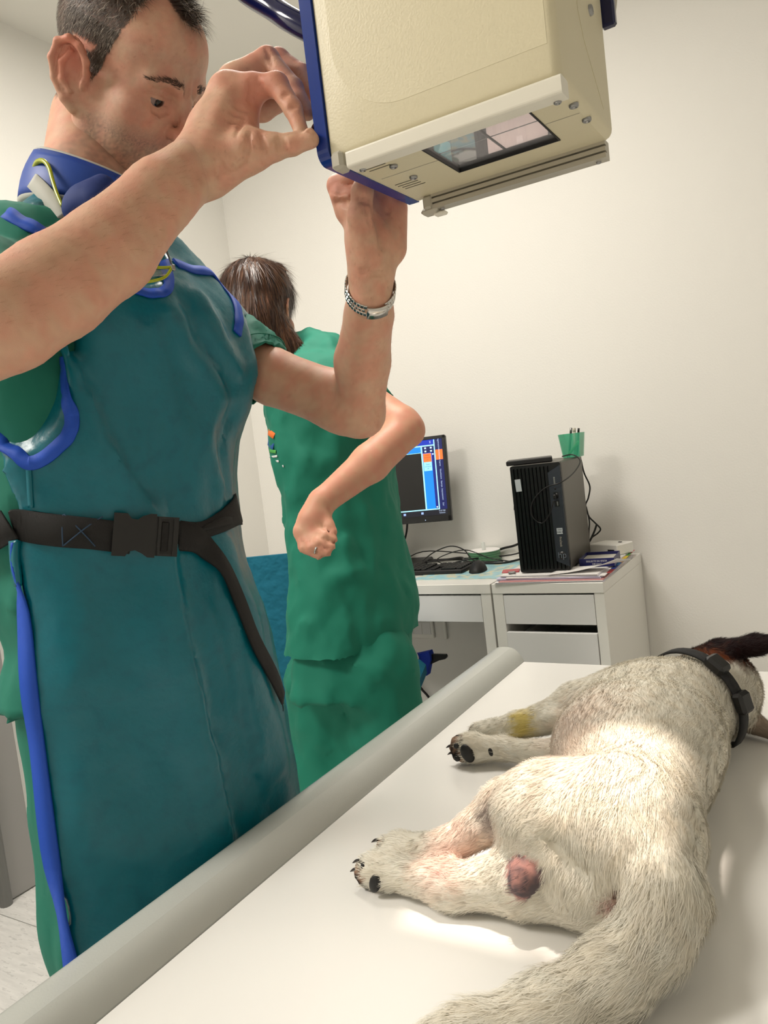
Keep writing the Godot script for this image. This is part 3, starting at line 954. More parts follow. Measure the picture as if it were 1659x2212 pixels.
	# computer tower
	build_tower(y + 0.0002)
	# blue box with cream inside, curled sheet, white hub
	var bb := thing("card_box", "open dark blue box with cream inside beside the tower", "box", Vector3(-0.058, y, 0.300), 0.10)
	for s in [[0.0, 0.063, 0.105, 0.002], [0.0, -0.063, 0.105, 0.002]]:
		put("wall", box(Vector3(s[2], 0.026, s[3])), mats["navy_card"], bb, Vector3(s[0], 0.0135, s[1]))
	for s in [-0.052, 0.052]:
		put("wall", box(Vector3(0.002, 0.026, 0.126)), mats["navy_card"], bb, Vector3(s, 0.0135, 0))
	put("inner_tray", box(Vector3(0.101, 0.016, 0.122), 0.001), mats["cream_light"], bb, Vector3(0, 0.0095, 0))
	put("box_print", letters("BIGLIETTI DA VISITA", 0.005, 0.0003), mats["paper"], bb, Vector3(0.0, 0.018, 0.0642))
	put("box_print", letters("100 pezzi", 0.005, 0.0003), mats["paper"], bb, Vector3(0.0, 0.0095, 0.0642))
	var cs := thing("loose_sheet", "loose curled white sheet in front of the blue box", "paper", Vector3(-0.045, y, 0.420))
	var grid := []
	for r in 9:
		var row := []
		for q in 13:
			var a := q / 12.0
			var b := r / 8.0
			row.append(Vector3(-0.125 + 0.20 * a + 0.03 * b, 0.0022 + 0.034 * pow(a, 2.2) * (1.0 - 0.35 * b) + 0.005 * b * (1.0 - a), 0.065 - 0.10 * b - 0.05 * a * (1.0 - b)))
		grid.append(row)
	put("sheet", sheet(grid, 0.0006), mats["paper"], cs)
	var hb := thing("usb_hub", "small white plastic hub box behind the tower", "hub", Vector3(-0.068, y, 0.115), -0.42)
	put("case", box(Vector3(0.115, 0.036, 0.085), 0.003), mats["white_lacquer"], hb, Vector3(0, 0.0183, 0))
	put("switch", box(Vector3(0.012, 0.003, 0.008), 0.001), mats["black_plastic"], hb, Vector3(0.03, 0.0370, -0.01))
	put("port", box(Vector3(0.026, 0.010, 0.002)), mats["black_plastic"], hb, Vector3(0.032, 0.015, 0.0425))
	# cables on the desk
	var cab := thing("monitor_cable", "black cable hanging from the monitor to the desk", "cable", Vector3(-0.70, 0.75, 0.1))
	put("wire", tube([Vector3(-0.8322, 0.9215, 0.1300), Vector3(-0.8586, 0.8785, 0.1000), Vector3(-0.8879, 0.8361, 0.0800), Vector3(-0.9252, 0.8005, 0.0600)], 0.0042, 8, 5), mats["cable"], cab, -Vector3(-0.70, 0.75, 0.1))
	var runs := [["power_cable", "thick black cable rising from the desk to the tower", [Vector3(-0.95, 0.756, 0.05), Vector3(-0.70, 0.756, 0.042), Vector3(-0.60, 0.756, 0.012), Vector3(-0.505, 0.785, 0.008), Vector3(-0.44, 0.80, 0.02), Vector3(-0.30, 0.86, 0.10)], 0.0045],
		["data_cable", "black cable lying along the back of the desk", [Vector3(-1.1, 0.756, 0.10), Vector3(-0.78, 0.756, 0.075), Vector3(-0.66, 0.764, 0.055), Vector3(-0.60, 0.762, 0.135), Vector3(-0.46, 0.756, 0.155), Vector3(-0.38, 0.762, 0.10), Vector3(-0.30, 0.775, 0.08)], 0.004],
		["", "mouse", [Vector3(-0.505, 0.760, 0.225), Vector3(-0.54, 0.757, 0.17), Vector3(-0.66, 0.757, 0.17), Vector3(-0.72, 0.775, 0.13), Vector3(-0.62, 0.80, 0.10), Vector3(-0.50, 0.775, 0.15), Vector3(-0.42, 0.755, 0.13)], 0.002],
		["", "keyboard", [Vector3(-0.76, 0.776, 0.18), Vector3(-0.735, 0.80, 0.12), Vector3(-0.68, 0.815, 0.09), Vector3(-0.62, 0.800, 0.10), Vector3(-0.56, 0.765, 0.145), Vector3(-0.46, 0.757, 0.12)], 0.0023],
		["spare_cord", "black cord in front of the spindle of discs", [Vector3(-0.69, 0.756, 0.20), Vector3(-0.66, 0.757, 0.16), Vector3(-0.58, 0.772, 0.145), Vector3(-0.46, 0.765, 0.04), Vector3(-0.36, 0.79, 0.05), Vector3(-0.30, 0.80, 0.06)], 0.0028]]
	for r in runs:
		if r[0] == "":
			var host: Node3D = mo if r[1] == "mouse" else kb
			var w := put("cord", tube(r[2], r[3], 8, 6), mats["cable"], host)
			w.transform = host.transform.affine_inverse()
			continue
		var cc := thing(r[0], r[1], "cable", Vector3(-0.6, 0.75, 0.1))
		put("wire", tube(r[2], r[3], 8, 6), mats["cable"], cc, -Vector3(-0.6, 0.75, 0.1))

func screen_mat(c: Color, e: float) -> StandardMaterial3D:
	var key := "screen_" + c.to_html() + str(e)
	if mats.has(key):
		return mats[key]
	var m := mat(key, Color(0.01, 0.01, 0.012), 0.3)
	m.emission_enabled = true
	m.emission = c
	m.emission_energy_multiplier = e
	return m

func mouse_mesh() -> ArrayMesh:
	var st := st_new(true)
	var rings := []
	for i in 13:
		var t := i / 12.0
		var z := -0.058 + 0.116 * t
		var hw := 0.031 * pow(sin(PI * clampf(t * 0.94 + 0.03, 0, 1)), 0.42)
		var hh := 0.036 * pow(sin(PI * clampf(t * 0.9 + 0.07, 0, 1)), 0.6)
		var ring := []
		for k in 13:
			var a := PI * k / 12.0
			ring.append(Vector3(-cos(a) * hw * (1.0 - 0.12 * sin(a)), sin(a) * hh, z))
		rings.append(ring)
	for i in 12:
		for k in 12:
			quad(st, rings[i][k], rings[i + 1][k], rings[i + 1][k + 1], rings[i][k + 1])
	for k in 12:
		for e in [0, 12]:
			st.add_vertex(Vector3(0, 0, rings[e][0].z))
			st.add_vertex(rings[e][k + (0 if e == 0 else 1)])
			st.add_vertex(rings[e][k + (1 if e == 0 else 0)])
	return done(st)

func build_tower(y: float):
	var t := thing("computer_tower", "black ribbed computer tower standing on the pile of papers", "computer", Vector3(-0.202, y, 0.287), 0.075)
	var W := 0.157
	var H := 0.338
	var D := 0.300
	put("case", box(Vector3(W, H - 0.006, D), 0.004), mats["gunmetal"], t, Vector3(0, H / 2 + 0.003, -0.006))
	put("front_frame", prism(round_rect(W, H - 0.004, 0.006, 4), 0.010), mats["black_plastic"], t, Vector3(0, H / 2 + 0.001, D / 2 - 0.006))
	for i in 10:
		var x := -W / 2 + 0.0085 + 0.0118 * i
		put("rib", prism(PackedVector2Array([Vector2(-0.0048, 0), Vector2(0.0048, 0), Vector2(0.0030, 0.006), Vector2(-0.0030, 0.006)]), H - 0.022), mats["black_rib"], t, Vector3(x, H - 0.010, D / 2 + 0.003), Vector3(PI / 2, 0, 0))
	for i in 3:
		put("rib", prism(PackedVector2Array([Vector2(-0.0048, 0), Vector2(0.0048, 0), Vector2(0.0030, 0.006), Vector2(-0.0030, 0.006)]), 0.026), mats["black_rib"], t, Vector3(-W / 2 + 0.0085 + 0.0118 * (10 + i), 0.036, D / 2 + 0.003), Vector3(PI / 2, 0, 0))
	var sp := PackedVector2Array([Vector2(0.040, 0.308), Vector2(0.0775, 0.328), Vector2(0.0775, 0.018), Vector2(0.040, 0.036)])
	put("control_strip", prism(sp, 0.0075), mats["slate"], t, Vector3(0, 0, D / 2 + 0.003), Vector3.ZERO, "slate grey control strip")
	var zf := D / 2 + 0.0106
	put("power_button", box(Vector3(0.005, 0.022, 0.001), 0.0004), mats["steel"], t, Vector3(0.0575, 0.282, zf))
	put("audio_jack", lathe([Vector2(0, 0.0004), Vector2(0.0025, 0.0008), Vector2(0.003, 0)], 14), mats["black_plastic"], t, Vector3(0.0575, 0.258, zf), Vector3(PI / 2, 0, 0))
	for k in [0.238, 0.212]:
		put("port", box(Vector3(0.014, 0.018, 0.0008)), mats["black_plastic"], t, Vector3(0.0585, k, zf))
		put("port_tongue", box(Vector3(0.004, 0.013, 0.0012)), mats["steel"], t, Vector3(0.0605, k, zf))
	put("sticker", box(Vector3(0.018, 0.0185, 0.0006)), mats["sticker"], t, Vector3(0.0585, 0.128, zf), Vector3.ZERO, "pale square sticker")
	put("sticker_print", letters("intel", 0.0045, 0.0003), mats["slate"], t, Vector3(0.0585, 0.1325, zf + 0.0005))
	put("sticker_print", letters("CORE i5", 0.0042, 0.0003, "Droid Sans", true), mats["slate"], t, Vector3(0.0585, 0.1245, zf + 0.0005))
	put("strip_print", letters("ProDesk", 0.006, 0.0003), mats["grey_plastic"], t, Vector3(0.0585, 0.095, zf), Vector3(0, 0, -PI / 2))
	put("badge", lathe([Vector2(0, 0.0008), Vector2(0.0125, 0.0008), Vector2(0.0128, 0)], 30), mats["black_plastic"], t, Vector3(0.0588, 0.0525, zf), Vector3(PI / 2, 0, 0))
	put("badge_print", letters("hp", 0.0165, 0.0004, "Droid Sans", false, true), mats["badge_grey"], t, Vector3(0.0588, 0.0530, zf + 0.001))
	put("tape_label", box(Vector3(0.018, 0.038, 0.0008)), mats["sticker"], t, Vector3(-0.0555, 0.277, D / 2 + 0.0098), Vector3(0, 0, 0.04), "strip of pale tape")
	put("side_flap", box(Vector3(0.012, 0.035, 0.0015)), mats["gunmetal"], t, Vector3(-W / 2 - 0.004, 0.215, D / 2 - 0.03), Vector3(0, 0, -0.12))
	for s in [[-1, -1], [1, -1], [-1, 1], [1, 1]]:
		put("foot", box(Vector3(0.016, 0.005, 0.016), 0.001), mats["black_soft"], t, Vector3(s[0] * 0.06, 0.0026, s[1] * 0.12))
	# flat black device lying on top with its looping lead
	var top := y + H
	var d := thing("flat_disc_drive", "flat black disc drive lying on top of the tower", "disc drive", Vector3(-0.243, top, 0.352), 0.32)
	put("case", box(Vector3(0.142, 0.015, 0.136), 0.003), mats["black_plastic"], d, Vector3(0.006, 0.0082, 0.0), Vector3(0, 0, 0.0))
	put("tray_face", box(Vector3(0.140, 0.012, 0.004), 0.001), mats["black_soft"], d, Vector3(0.006, 0.0082, 0.0685))
	var td := Transform3D(Basis(Vector3.UP, 0.075), Vector3(-0.202, y, 0.287))
	var lead := thing("drive_lead", "black lead looping across the tower's front to its port", "cable", Vector3(-0.202, y, 0.287))
	var lp := []
	for p in [Vector3(0.045, H + 0.008, -0.02), Vector3(0.078, H + 0.010, -0.03), Vector3(0.106, H - 0.012, 0.0), Vector3(0.100, H - 0.042, 0.08), Vector3(0.080, H - 0.062, 0.166), Vector3(0.03, H - 0.075, 0.171), Vector3(-0.012, H - 0.112, 0.168), Vector3(-0.020, H - 0.155, 0.168), Vector3(0.006, H - 0.182, 0.168), Vector3(0.034, H - 0.158, 0.172), Vector3(0.0545, H - 0.115, 0.178)]:
		lp.append(td * p)
	put("wire", tube(lp, 0.0021, 8, 6), mats["cable"], lead, -Vector3(-0.202, y, 0.287))
	put("plug", box(Vector3(0.009, 0.014, 0.016), 0.002), mats["black_plastic"], lead, td * Vector3(0.0575, H - 0.104, 0.170) - Vector3(-0.202, y, 0.287), Vector3(0, 0.075, 0))
	var rc := thing("rear_cable", "tangled black cable hanging behind the tower", "cable", Vector3(-0.1, y, 0.06))
	put("wire", tube([Vector3(-0.1458, 1.0945, 0.1000), Vector3(-0.1451, 1.0467, 0.0800), Vector3(-0.1361, 0.9991, 0.0600), Vector3(-0.1449, 0.9593, 0.0600), Vector3(-0.1572, 0.9326, 0.0600), Vector3(-0.1525, 0.8935, 0.0500), Vector3(-0.1381, 0.8701, 0.0400), Vector3(-0.1194, 0.8462, 0.0400), Vector3(-0.1306, 0.8304, 0.0400), Vector3(-0.1468, 0.8196, 0.0500), Vector3(-0.1585, 0.8054, 0.0600)], 0.0028, 8, 6), mats["cable"], rc, -Vector3(-0.1, y, 0.06))
	put("wire", tube([Vector3(-0.1554, 0.9295, 0.0620), Vector3(-0.1496, 0.8784, 0.0600), Vector3(-0.1523, 0.8393, 0.0700), Vector3(-0.1523, 0.8116, 0.0800)], 0.0026, 8, 6), mats["cable"], rc, -Vector3(-0.1, y, 0.06))
	put("wire", tube([Vector3(-0.1294, 0.8621, 0.0450), Vector3(-0.1404, 0.8357, 0.0500), Vector3(-0.1568, 0.8053, 0.0600), Vector3(-0.1704, 0.7928, 0.0800)], 0.0036, 8, 6), mats["cable"], rc, -Vector3(-0.1, y, 0.06))
	# green translucent pencil cup
	var cu := thing("pencil_cup", "translucent green square pencil cup on top of the tower", "cup", Vector3(-0.139, top + 0.0004, 0.203), 0.05)
	var gc: Material = mats["green_clear"]
	var cup := st_new(false)
	var b := 0.0275
	var tp := 0.0355
	var hh := 0.078
	for s in 4:
		var q := Basis(Vector3.UP, PI / 2 * s)
		var P := [Vector3(-b, 0, b), Vector3(b, 0, b), Vector3(tp, hh, tp), Vector3(-tp, hh, tp)]
		var I := [Vector3(-b + 0.002, 0.002, b - 0.002), Vector3(b - 0.002, 0.002, b - 0.002), Vector3(tp - 0.002, hh, tp - 0.002), Vector3(-tp + 0.002, hh, tp - 0.002)]
		quad(cup, q * P[3], q * P[2], q * P[1], q * P[0])
		quad(cup, q * I[0], q * I[1], q * I[2], q * I[3])
		quad(cup, q * I[3], q * I[2], q * P[2], q * P[3])
	quad(cup, Vector3(-b, 0, -b), Vector3(-b, 0, b), Vector3(b, 0, b), Vector3(b, 0, -b))
	quad(cup, Vector3(-b + 0.002, 0.002, b - 0.002), Vector3(-b + 0.002, 0.002, -b + 0.002), Vector3(b - 0.002, 0.002, -b + 0.002), Vector3(b - 0.002, 0.002, b - 0.002))
	cup.generate_normals()
	put("shell", cup.commit(), gc, cu)
	var pens := [["pencil", "black pen with pale cap leaning in the green cup", Vector3(-0.012, 0.003, 0.008), Vector3(0.000, 0.096, -0.006), "black_plastic", 0.0038, "steel"],
		["marker", "fat grey marker standing in the green cup", Vector3(0.008, 0.003, 0.004), Vector3(0.010, 0.094, -0.004), "grey_plastic", 0.0048, "grey_plastic"],
		["pencil", "dark pencil with brass ferrule in the green cup", Vector3(0.010, 0.003, -0.008), Vector3(0.024, 0.092, -0.008), "brown_wood", 0.0034, "black_plastic"],
		["highlighter", "pale green pen lying diagonally inside the green cup", Vector3(-0.018, 0.003, 0.017), Vector3(0.026, 0.050, 0.012), "lime_plastic", 0.0045, "lime_plastic"]]
	for p in pens:
		var pe := thing(p[0], p[1], "pen", Vector3(-0.139, top + 0.0004, 0.203), 0.05)
		var e: Vector3 = p[2].lerp(p[3], 0.86)
		put("barrel", tube([p[2], p[2].lerp(p[3], 0.1), e], [p[5] * 0.5, p[5], p[5]], 12), mats[p[4]], pe)
		put("cap", tube([e, p[3]], p[5] * 1.05, 12), mats[p[6]], pe)

# ---------------------------------------------------------------- smooth bodies: joined distance fields meshed as surface nets
class Prim:
	var kind := 0
	var a := Vector3.ZERO
	var ba := Vector3.ZERO
	var inv := 0.0
	var ra := 0.0
	var dr := 0.0
	var k := 0.01
	var cut := false
	var b1 := Basis()
	var b2 := Basis()
	var rmin := 0.0
	var flow := Vector3.ZERO
	var part := 0
	var tab := PackedFloat32Array()
	var y0 := 0.0
	var y1 := 0.0
	var grown := 0.0
	func dist(p: Vector3) -> float:
		if kind == 2:
			var s := clampf((p.y - y0) / (y1 - y0), 0.0, 1.0) * 63.0
			var i := mini(int(s), 62)
			var w := s - i
			i *= 4
			var dx := p.x - lerpf(tab[i], tab[i + 4], w)
			var dz := p.z - lerpf(tab[i + 1], tab[i + 5], w)
			var ea := lerpf(tab[i + 2], tab[i + 6], w) + grown
			var eb := lerpf(tab[i + 3], tab[i + 7], w) + grown
			var u := Vector2(dx / ea, dz / eb).length()
			var v := Vector2(dx / (ea * ea), dz / (eb * eb)).length()
			var dd := -minf(ea, eb) if v < 0.0001 else u * (u - 1.0) / v
			var dy := maxf(y0 - grown - p.y, p.y - y1 - grown)
			if dy > 0.0:
				return Vector2(maxf(dd, 0.0), dy).length()
			return maxf(dd, dy)
		if kind == 0:
			var q := p - a
			var h := clampf(q.dot(ba) * inv, 0.0, 1.0)
			return (q - ba * h).length() - ra - dr * h
		var d := p - a
		var k0 := (b1 * d).length()
		var k1 := (b2 * d).length()
		if k1 < 0.0001:
			return -rmin - grown
		return k0 * (k0 - 1.0) / k1 - grown

class Field:
	var prims: Array[Prim] = []
	var blend := 0.012
	var current := 0
	var warp = null
	var verts := PackedVector3Array()
	var norms := PackedVector3Array()
	var idx := PackedInt32Array()
	func cap(a: Vector3, b: Vector3, ra: float, rb: float, k := -1.0, cut := false) -> Prim:
		var p := Prim.new()
		p.a = a
		p.ba = b - a
		p.inv = 1.0 / maxf(p.ba.length_squared(), 0.0000001)
		p.ra = ra
		p.dr = rb - ra
		p.k = blend if k < 0 else k
		p.cut = cut
		p.flow = p.ba.normalized()
		p.part = current
		prims.append(p)
		return p
	func chain(pts: Array, rad: Array, k := -1.0):
		for i in pts.size() - 1:
			cap(pts[i], pts[i + 1], rad[i], rad[i + 1], k)
	func ell(c: Vector3, r: Vector3, turn := Basis(), k := -1.0, cut := false) -> Prim:
		var p := Prim.new()
		p.kind = 1
		p.a = c
		var inv_t := turn.transposed()
		p.b1 = Basis.from_scale(Vector3.ONE / r) * inv_t
		p.b2 = Basis.from_scale(Vector3.ONE / (r * r)) * inv_t
		p.rmin = minf(r.x, minf(r.y, r.z))
		p.k = blend if k < 0 else k
		p.cut = cut
		p.part = current
		prims.append(p)
		return p
	# trunk from rows of [y, centre x, centre z, half depth along x, half width along z], lowest row first
	func trunk(rows: Array, grow := 0.0, k := -1.0) -> Prim:
		var p := Prim.new()
		p.kind = 2
		p.y0 = rows[0][0]
		p.y1 = rows[-1][0]
		p.grown = grow
		for i in 64:
			var y := lerpf(p.y0, p.y1, i / 63.0)
			var r := 0
			while r < rows.size() - 2 and rows[r + 1][0] < y:
				r += 1
			var w := clampf((y - rows[r][0]) / (rows[r + 1][0] - rows[r][0]), 0.0, 1.0)
			var pre: Array = rows[maxi(r - 1, 0)]
			var post: Array = rows[mini(r + 2, rows.size() - 1)]
			for c in 4:
				p.tab.append(cubic_interpolate(rows[r][c + 1], rows[r + 1][c + 1], pre[c + 1], post[c + 1], w))
		p.k = blend if k < 0 else k
		p.part = current
		p.a = Vector3(p.tab[0], p.y0, p.tab[1])
		prims.append(p)
		return p
	func grow(by: float):
		for p in prims:
			if p.cut:
				continue
			if p.kind == 0:
				p.ra += by
			elif p.kind == 1:
				p.grown += by
			else:
				p.grown += by
	func grad(p: Vector3) -> Vector3:
		var e := 0.0015
		return Vector3(value(p + Vector3(e, 0, 0), prims) - value(p - Vector3(e, 0, 0), prims), value(p + Vector3(0, e, 0), prims) - value(p - Vector3(0, e, 0), prims), value(p + Vector3(0, 0, e), prims) - value(p - Vector3(0, 0, e), prims)) / (2.0 * e)
	func snap(p: Vector3, level := 0.0) -> Vector3:
		for i in 5:
			var g := grad(p)
			p -= g.normalized() * (value(p, prims) - level) * 0.8
		return p
	func value(p: Vector3, act: Array[Prim]) -> float:
		var d := 1.0
		for q in act:
			var e := q.dist(p)
			if q.cut:
				e = -e
				var h := maxf(q.k - absf(d - e), 0.0) / q.k
				d = maxf(d, e) + h * h * q.k * 0.25
			else:
				var h := maxf(q.k - absf(d - e), 0.0) / q.k
				d = minf(d, e) - h * h * q.k * 0.25
		if warp != null:
			d += warp.call(p)
		return d
	func nearest(p: Vector3) -> Prim:
		var best: Prim = prims[0]
		var bd := 9.0
		for q in prims:
			if q.cut:
				continue
			var e := q.dist(p)
			if e < bd:
				bd = e
				best = q
		return best
	func flow_at(p: Vector3) -> Vector3:
		var s := Vector3.ZERO
		for q in prims:
			if not q.cut:
				s += q.flow * exp(-90.0 * maxf(q.dist(p), 0.0))
		return s
	# limit: only mesh inside lo..hi
	func build(cell: float, lo: Vector3, hi: Vector3, warp_room := 0.0, skip := []):
		var n := Vector3i(((hi - lo) / cell).ceil()) + Vector3i.ONE
		var B := 6
		var nb := Vector3i((n.x + B - 1) / B, (n.y + B - 1) / B, (n.z + B - 1) / B)
		n = nb * B + Vector3i.ONE
		var sx := n.y * n.z
		var sy := n.z
		var g := PackedFloat32Array()
		g.resize(n.x * n.y * n.z)
		g.fill(1.0)
		var half := cell * B * 0.5
		var hd := half * 1.7321
		var live: Array[Vector3i] = []
		for bx in nb.x:
			for by in nb.y:
				for bz in nb.z:
					var c := lo + Vector3(bx, by, bz) * (cell * B) + Vector3.ONE * half
					var out := false
					for s in skip:
						if s.encloses(AABB(c - Vector3.ONE * half, Vector3.ONE * half * 2)):
							out = true
					if out:
						continue
					var dm := 9.0
					var ds := PackedFloat32Array()
					var kmax := 0.0
					for q in prims:
						var e := q.dist(c)
						ds.append(e)
						if not q.cut and e < dm:
							dm = e
							kmax = maxf(kmax, q.k)
					if dm > hd + 0.022 + warp_room:
						continue
					var act: Array[Prim] = []
					for i in prims.size():
						var q := prims[i]
						if q.cut:
							if ds[i] < hd * 1.1 + q.k:
								act.append(q)
						elif ds[i] < dm + hd * 2.0 + q.k + 0.002:
							act.append(q)
					var vc := value(c, act)
					if absf(vc) > hd * 1.35 + warp_room + 0.004:
						if vc < 0.0:
							for x in B + 1:
								for y in B + 1:
									var o := (bx * B + x) * sx + (by * B + y) * sy + bz * B
									for z in B + 1:
										if g[o + z] > 0.99:
											g[o + z] = -1.0
						continue
					live.append(Vector3i(bx, by, bz))
					for x in B + 1:
						for y in B + 1:
							var o := (bx * B + x) * sx + (by * B + y) * sy + bz * B
							var pp := lo + Vector3(bx * B + x, by * B + y, bz * B) * cell
							for z in B + 1:
								if absf(g[o + z]) > 0.99:
									g[o + z] = value(pp, act)
								pp.z += cell
		var at := {}
		var off := PackedInt32Array([0, sx, sy, sx + sy, 1, sx + 1, sy + 1, sx + sy + 1])
		var cx := PackedVector3Array([Vector3(0, 0, 0), Vector3(1, 0, 0), Vector3(0, 1, 0), Vector3(1, 1, 0), Vector3(0, 0, 1), Vector3(1, 0, 1), Vector3(0, 1, 1), Vector3(1, 1, 1)])
		var ea := PackedInt32Array([0, 2, 4, 6, 0, 1, 4, 5, 0, 1, 2, 3])
		var eb := PackedInt32Array([1, 3, 5, 7, 2, 3, 6, 7, 4, 5, 6, 7])
		var start := verts.size()
		for b in live:
			for x in B:
				for y in B:
					var o := (b.x * B + x) * sx + (b.y * B + y) * sy + b.z * B
					for z in B:
						var i0 := o + z
						var inside := 0
						for c in 8:
							if g[i0 + off[c]] < 0.0:
								inside += 1
						if inside == 0 or inside == 8:
							continue
						var s := Vector3.ZERO
						var m := 0
						var gr := Vector3.ZERO
						for e in 12:
							var va := g[i0 + off[ea[e]]]
							var vb := g[i0 + off[eb[e]]]
							if e < 4:
								gr.x += vb - va
							elif e < 8:
								gr.y += vb - va
							else:
								gr.z += vb - va
							if (va < 0.0) != (vb < 0.0):
								var t := va / (va - vb)
								s += cx[ea[e]].lerp(cx[eb[e]], t)
								m += 1
						at[i0] = verts.size()
						verts.append(lo + (Vector3(b.x * B + x, b.y * B + y, b.z * B + z) + s / m) * cell)
						norms.append(gr.normalized())
		for b in live:
			for x in B:
				for y in B:
					var o := (b.x * B + x) * sx + (b.y * B + y) * sy + b.z * B
					for z in B:
						var i0 := o + z
						if not at.has(i0):
							continue
						var v0 := g[i0] < 0.0
						if v0 != (g[i0 + sx] < 0.0) and at.has(i0 - sy) and at.has(i0 - 1) and at.has(i0 - sy - 1):
							_quad(at[i0], at[i0 - sy], at[i0 - sy - 1], at[i0 - 1], v0)
						if v0 != (g[i0 + sy] < 0.0) and at.has(i0 - sx) and at.has(i0 - 1) and at.has(i0 - sx - 1):
							_quad(at[i0], at[i0 - 1], at[i0 - sx - 1], at[i0 - sx], v0)
						if v0 != (g[i0 + 1] < 0.0) and at.has(i0 - sx) and at.has(i0 - sy) and at.has(i0 - sx - sy):
							_quad(at[i0], at[i0 - sx], at[i0 - sx - sy], at[i0 - sy], v0)
	func _quad(a: int, b: int, c: int, d: int, flip: bool):
		if flip:
			idx.append_array(PackedInt32Array([a, c, b, a, d, c]))
		else:
			idx.append_array(PackedInt32Array([a, b, c, a, c, d]))
	func relax(times: int):
		# evens the net out along the surface
		for k in times:
			var s := PackedVector3Array()
			s.resize(verts.size())
			var c := PackedInt32Array()
			c.resize(verts.size())
			for i in range(0, idx.size(), 3):
				for j in 3:
					var u := idx[i + j]
					var w := idx[i + (j + 1) % 3]
					s[u] += verts[w]
					c[u] += 1
			for i in verts.size():
				if c[i] > 0:
					verts[i] = verts[i].lerp(s[i] / c[i], 0.5)
	func renormal():
		var s := PackedVector3Array()
		s.resize(verts.size())
		for i in range(0, idx.size(), 3):
			var a := verts[idx[i]]
			var n := (verts[idx[i + 2]] - a).cross(verts[idx[i + 1]] - a)
			for j in 3:
				s[idx[i + j]] += n
		for i in verts.size():
			if s[i].length_squared() > 0.0:
				norms[i] = s[i].normalized()
	func bounds(pad: float) -> AABB:
		var bb := AABB(prims[0].a, Vector3.ZERO)
		for p in prims:
			if p.cut:
				continue
			if p.kind == 0:
				var r := maxf(p.ra, p.ra + p.dr)
				bb = bb.merge(AABB(p.a - Vector3.ONE * r, Vector3.ONE * r * 2))
				bb = bb.merge(AABB(p.a + p.ba - Vector3.ONE * r, Vector3.ONE * r * 2))
			elif p.kind == 2:
				for i in 64:
					var m := maxf(p.tab[i * 4 + 2], p.tab[i * 4 + 3]) + p.grown
					bb = bb.merge(AABB(Vector3(p.tab[i * 4] - m, lerpf(p.y0, p.y1, i / 63.0) - p.grown, p.tab[i * 4 + 1] - m), Vector3(2 * m, 2 * p.grown, 2 * m)))
			else:
				var m := 0.0
				for j in 3:
					m = maxf(m, 1.0 / Vector3(p.b1.x[j], p.b1.y[j], p.b1.z[j]).length() + p.grown)
				bb = bb.merge(AABB(p.a - Vector3.ONE * m, Vector3.ONE * m * 2))
		return bb.grow(pad)

# joins finished nets into one mesh; paint(p, n) gives the linear base colour
func net_mesh(fields: Array, paint = null) -> ArrayMesh:
	var v := PackedVector3Array()
	var n := PackedVector3Array()
	var ix := PackedInt32Array()
	var col := PackedColorArray()
	for f in fields:
		var base := v.size()
		v.append_array(f.verts)
		n.append_array(f.norms)
		for i in f.idx:
			ix.append(base + i)
	if paint != null:
		col.resize(v.size())
		for i in v.size():
			col[i] = paint.call(v[i], n[i])
	var arr := []
	arr.resize(Mesh.ARRAY_MAX)
	arr[Mesh.ARRAY_VERTEX] = v
	arr[Mesh.ARRAY_NORMAL] = n
	arr[Mesh.ARRAY_INDEX] = ix
	if paint != null:
		arr[Mesh.ARRAY_COLOR] = col
	var am := ArrayMesh.new()
	am.add_surface_from_arrays(Mesh.PRIMITIVE_TRIANGLES, arr)
	return am

func vc_mat(called: String, rough := 0.6, spec := 0.5) -> StandardMaterial3D:
	var m := mat(called, Color(1, 1, 1), rough, 0.0, spec)
	m.vertex_color_use_as_albedo = true
	return m

func lin(r: float, g: float, b: float) -> Color:
	return Color(r, g, b).srgb_to_linear()

# thin tapering hairs; roots, tips as bend points, colours
func hairs(items: Array, width: float) -> ArrayMesh:
	# each item: [root, mid, tip, colour, side]
	var v := PackedVector3Array()
	var n := PackedVector3Array()
	var c := PackedColorArray()
	var ix := PackedInt32Array()
	for it in items:
		var r: Vector3 = it[0]
		var m: Vector3 = it[1]
		var t: Vector3 = it[2]
		var nn: Vector3 = it[4]
		var s := (t - r).cross(nn).normalized() * width * 0.5
		var b := v.size()
		v.append_array(PackedVector3Array([r - s, r + s, m - s * 0.8, m + s * 0.8, t]))
		n.append_array(PackedVector3Array([nn, nn, nn, nn, nn]))
		var q: Color = it[3]
		c.append_array(PackedColorArray([q, q, q, q, q]))
		ix.append_array(PackedInt32Array([b, b + 2, b + 1, b + 1, b + 2, b + 3, b + 2, b + 4, b + 3]))
	var arr := []
	arr.resize(Mesh.ARRAY_MAX)
	arr[Mesh.ARRAY_VERTEX] = v
	arr[Mesh.ARRAY_NORMAL] = n
	arr[Mesh.ARRAY_COLOR] = c
	arr[Mesh.ARRAY_INDEX] = ix
	var am := ArrayMesh.new()
	am.add_surface_from_arrays(Mesh.PRIMITIVE_TRIANGLES, arr)
	return am

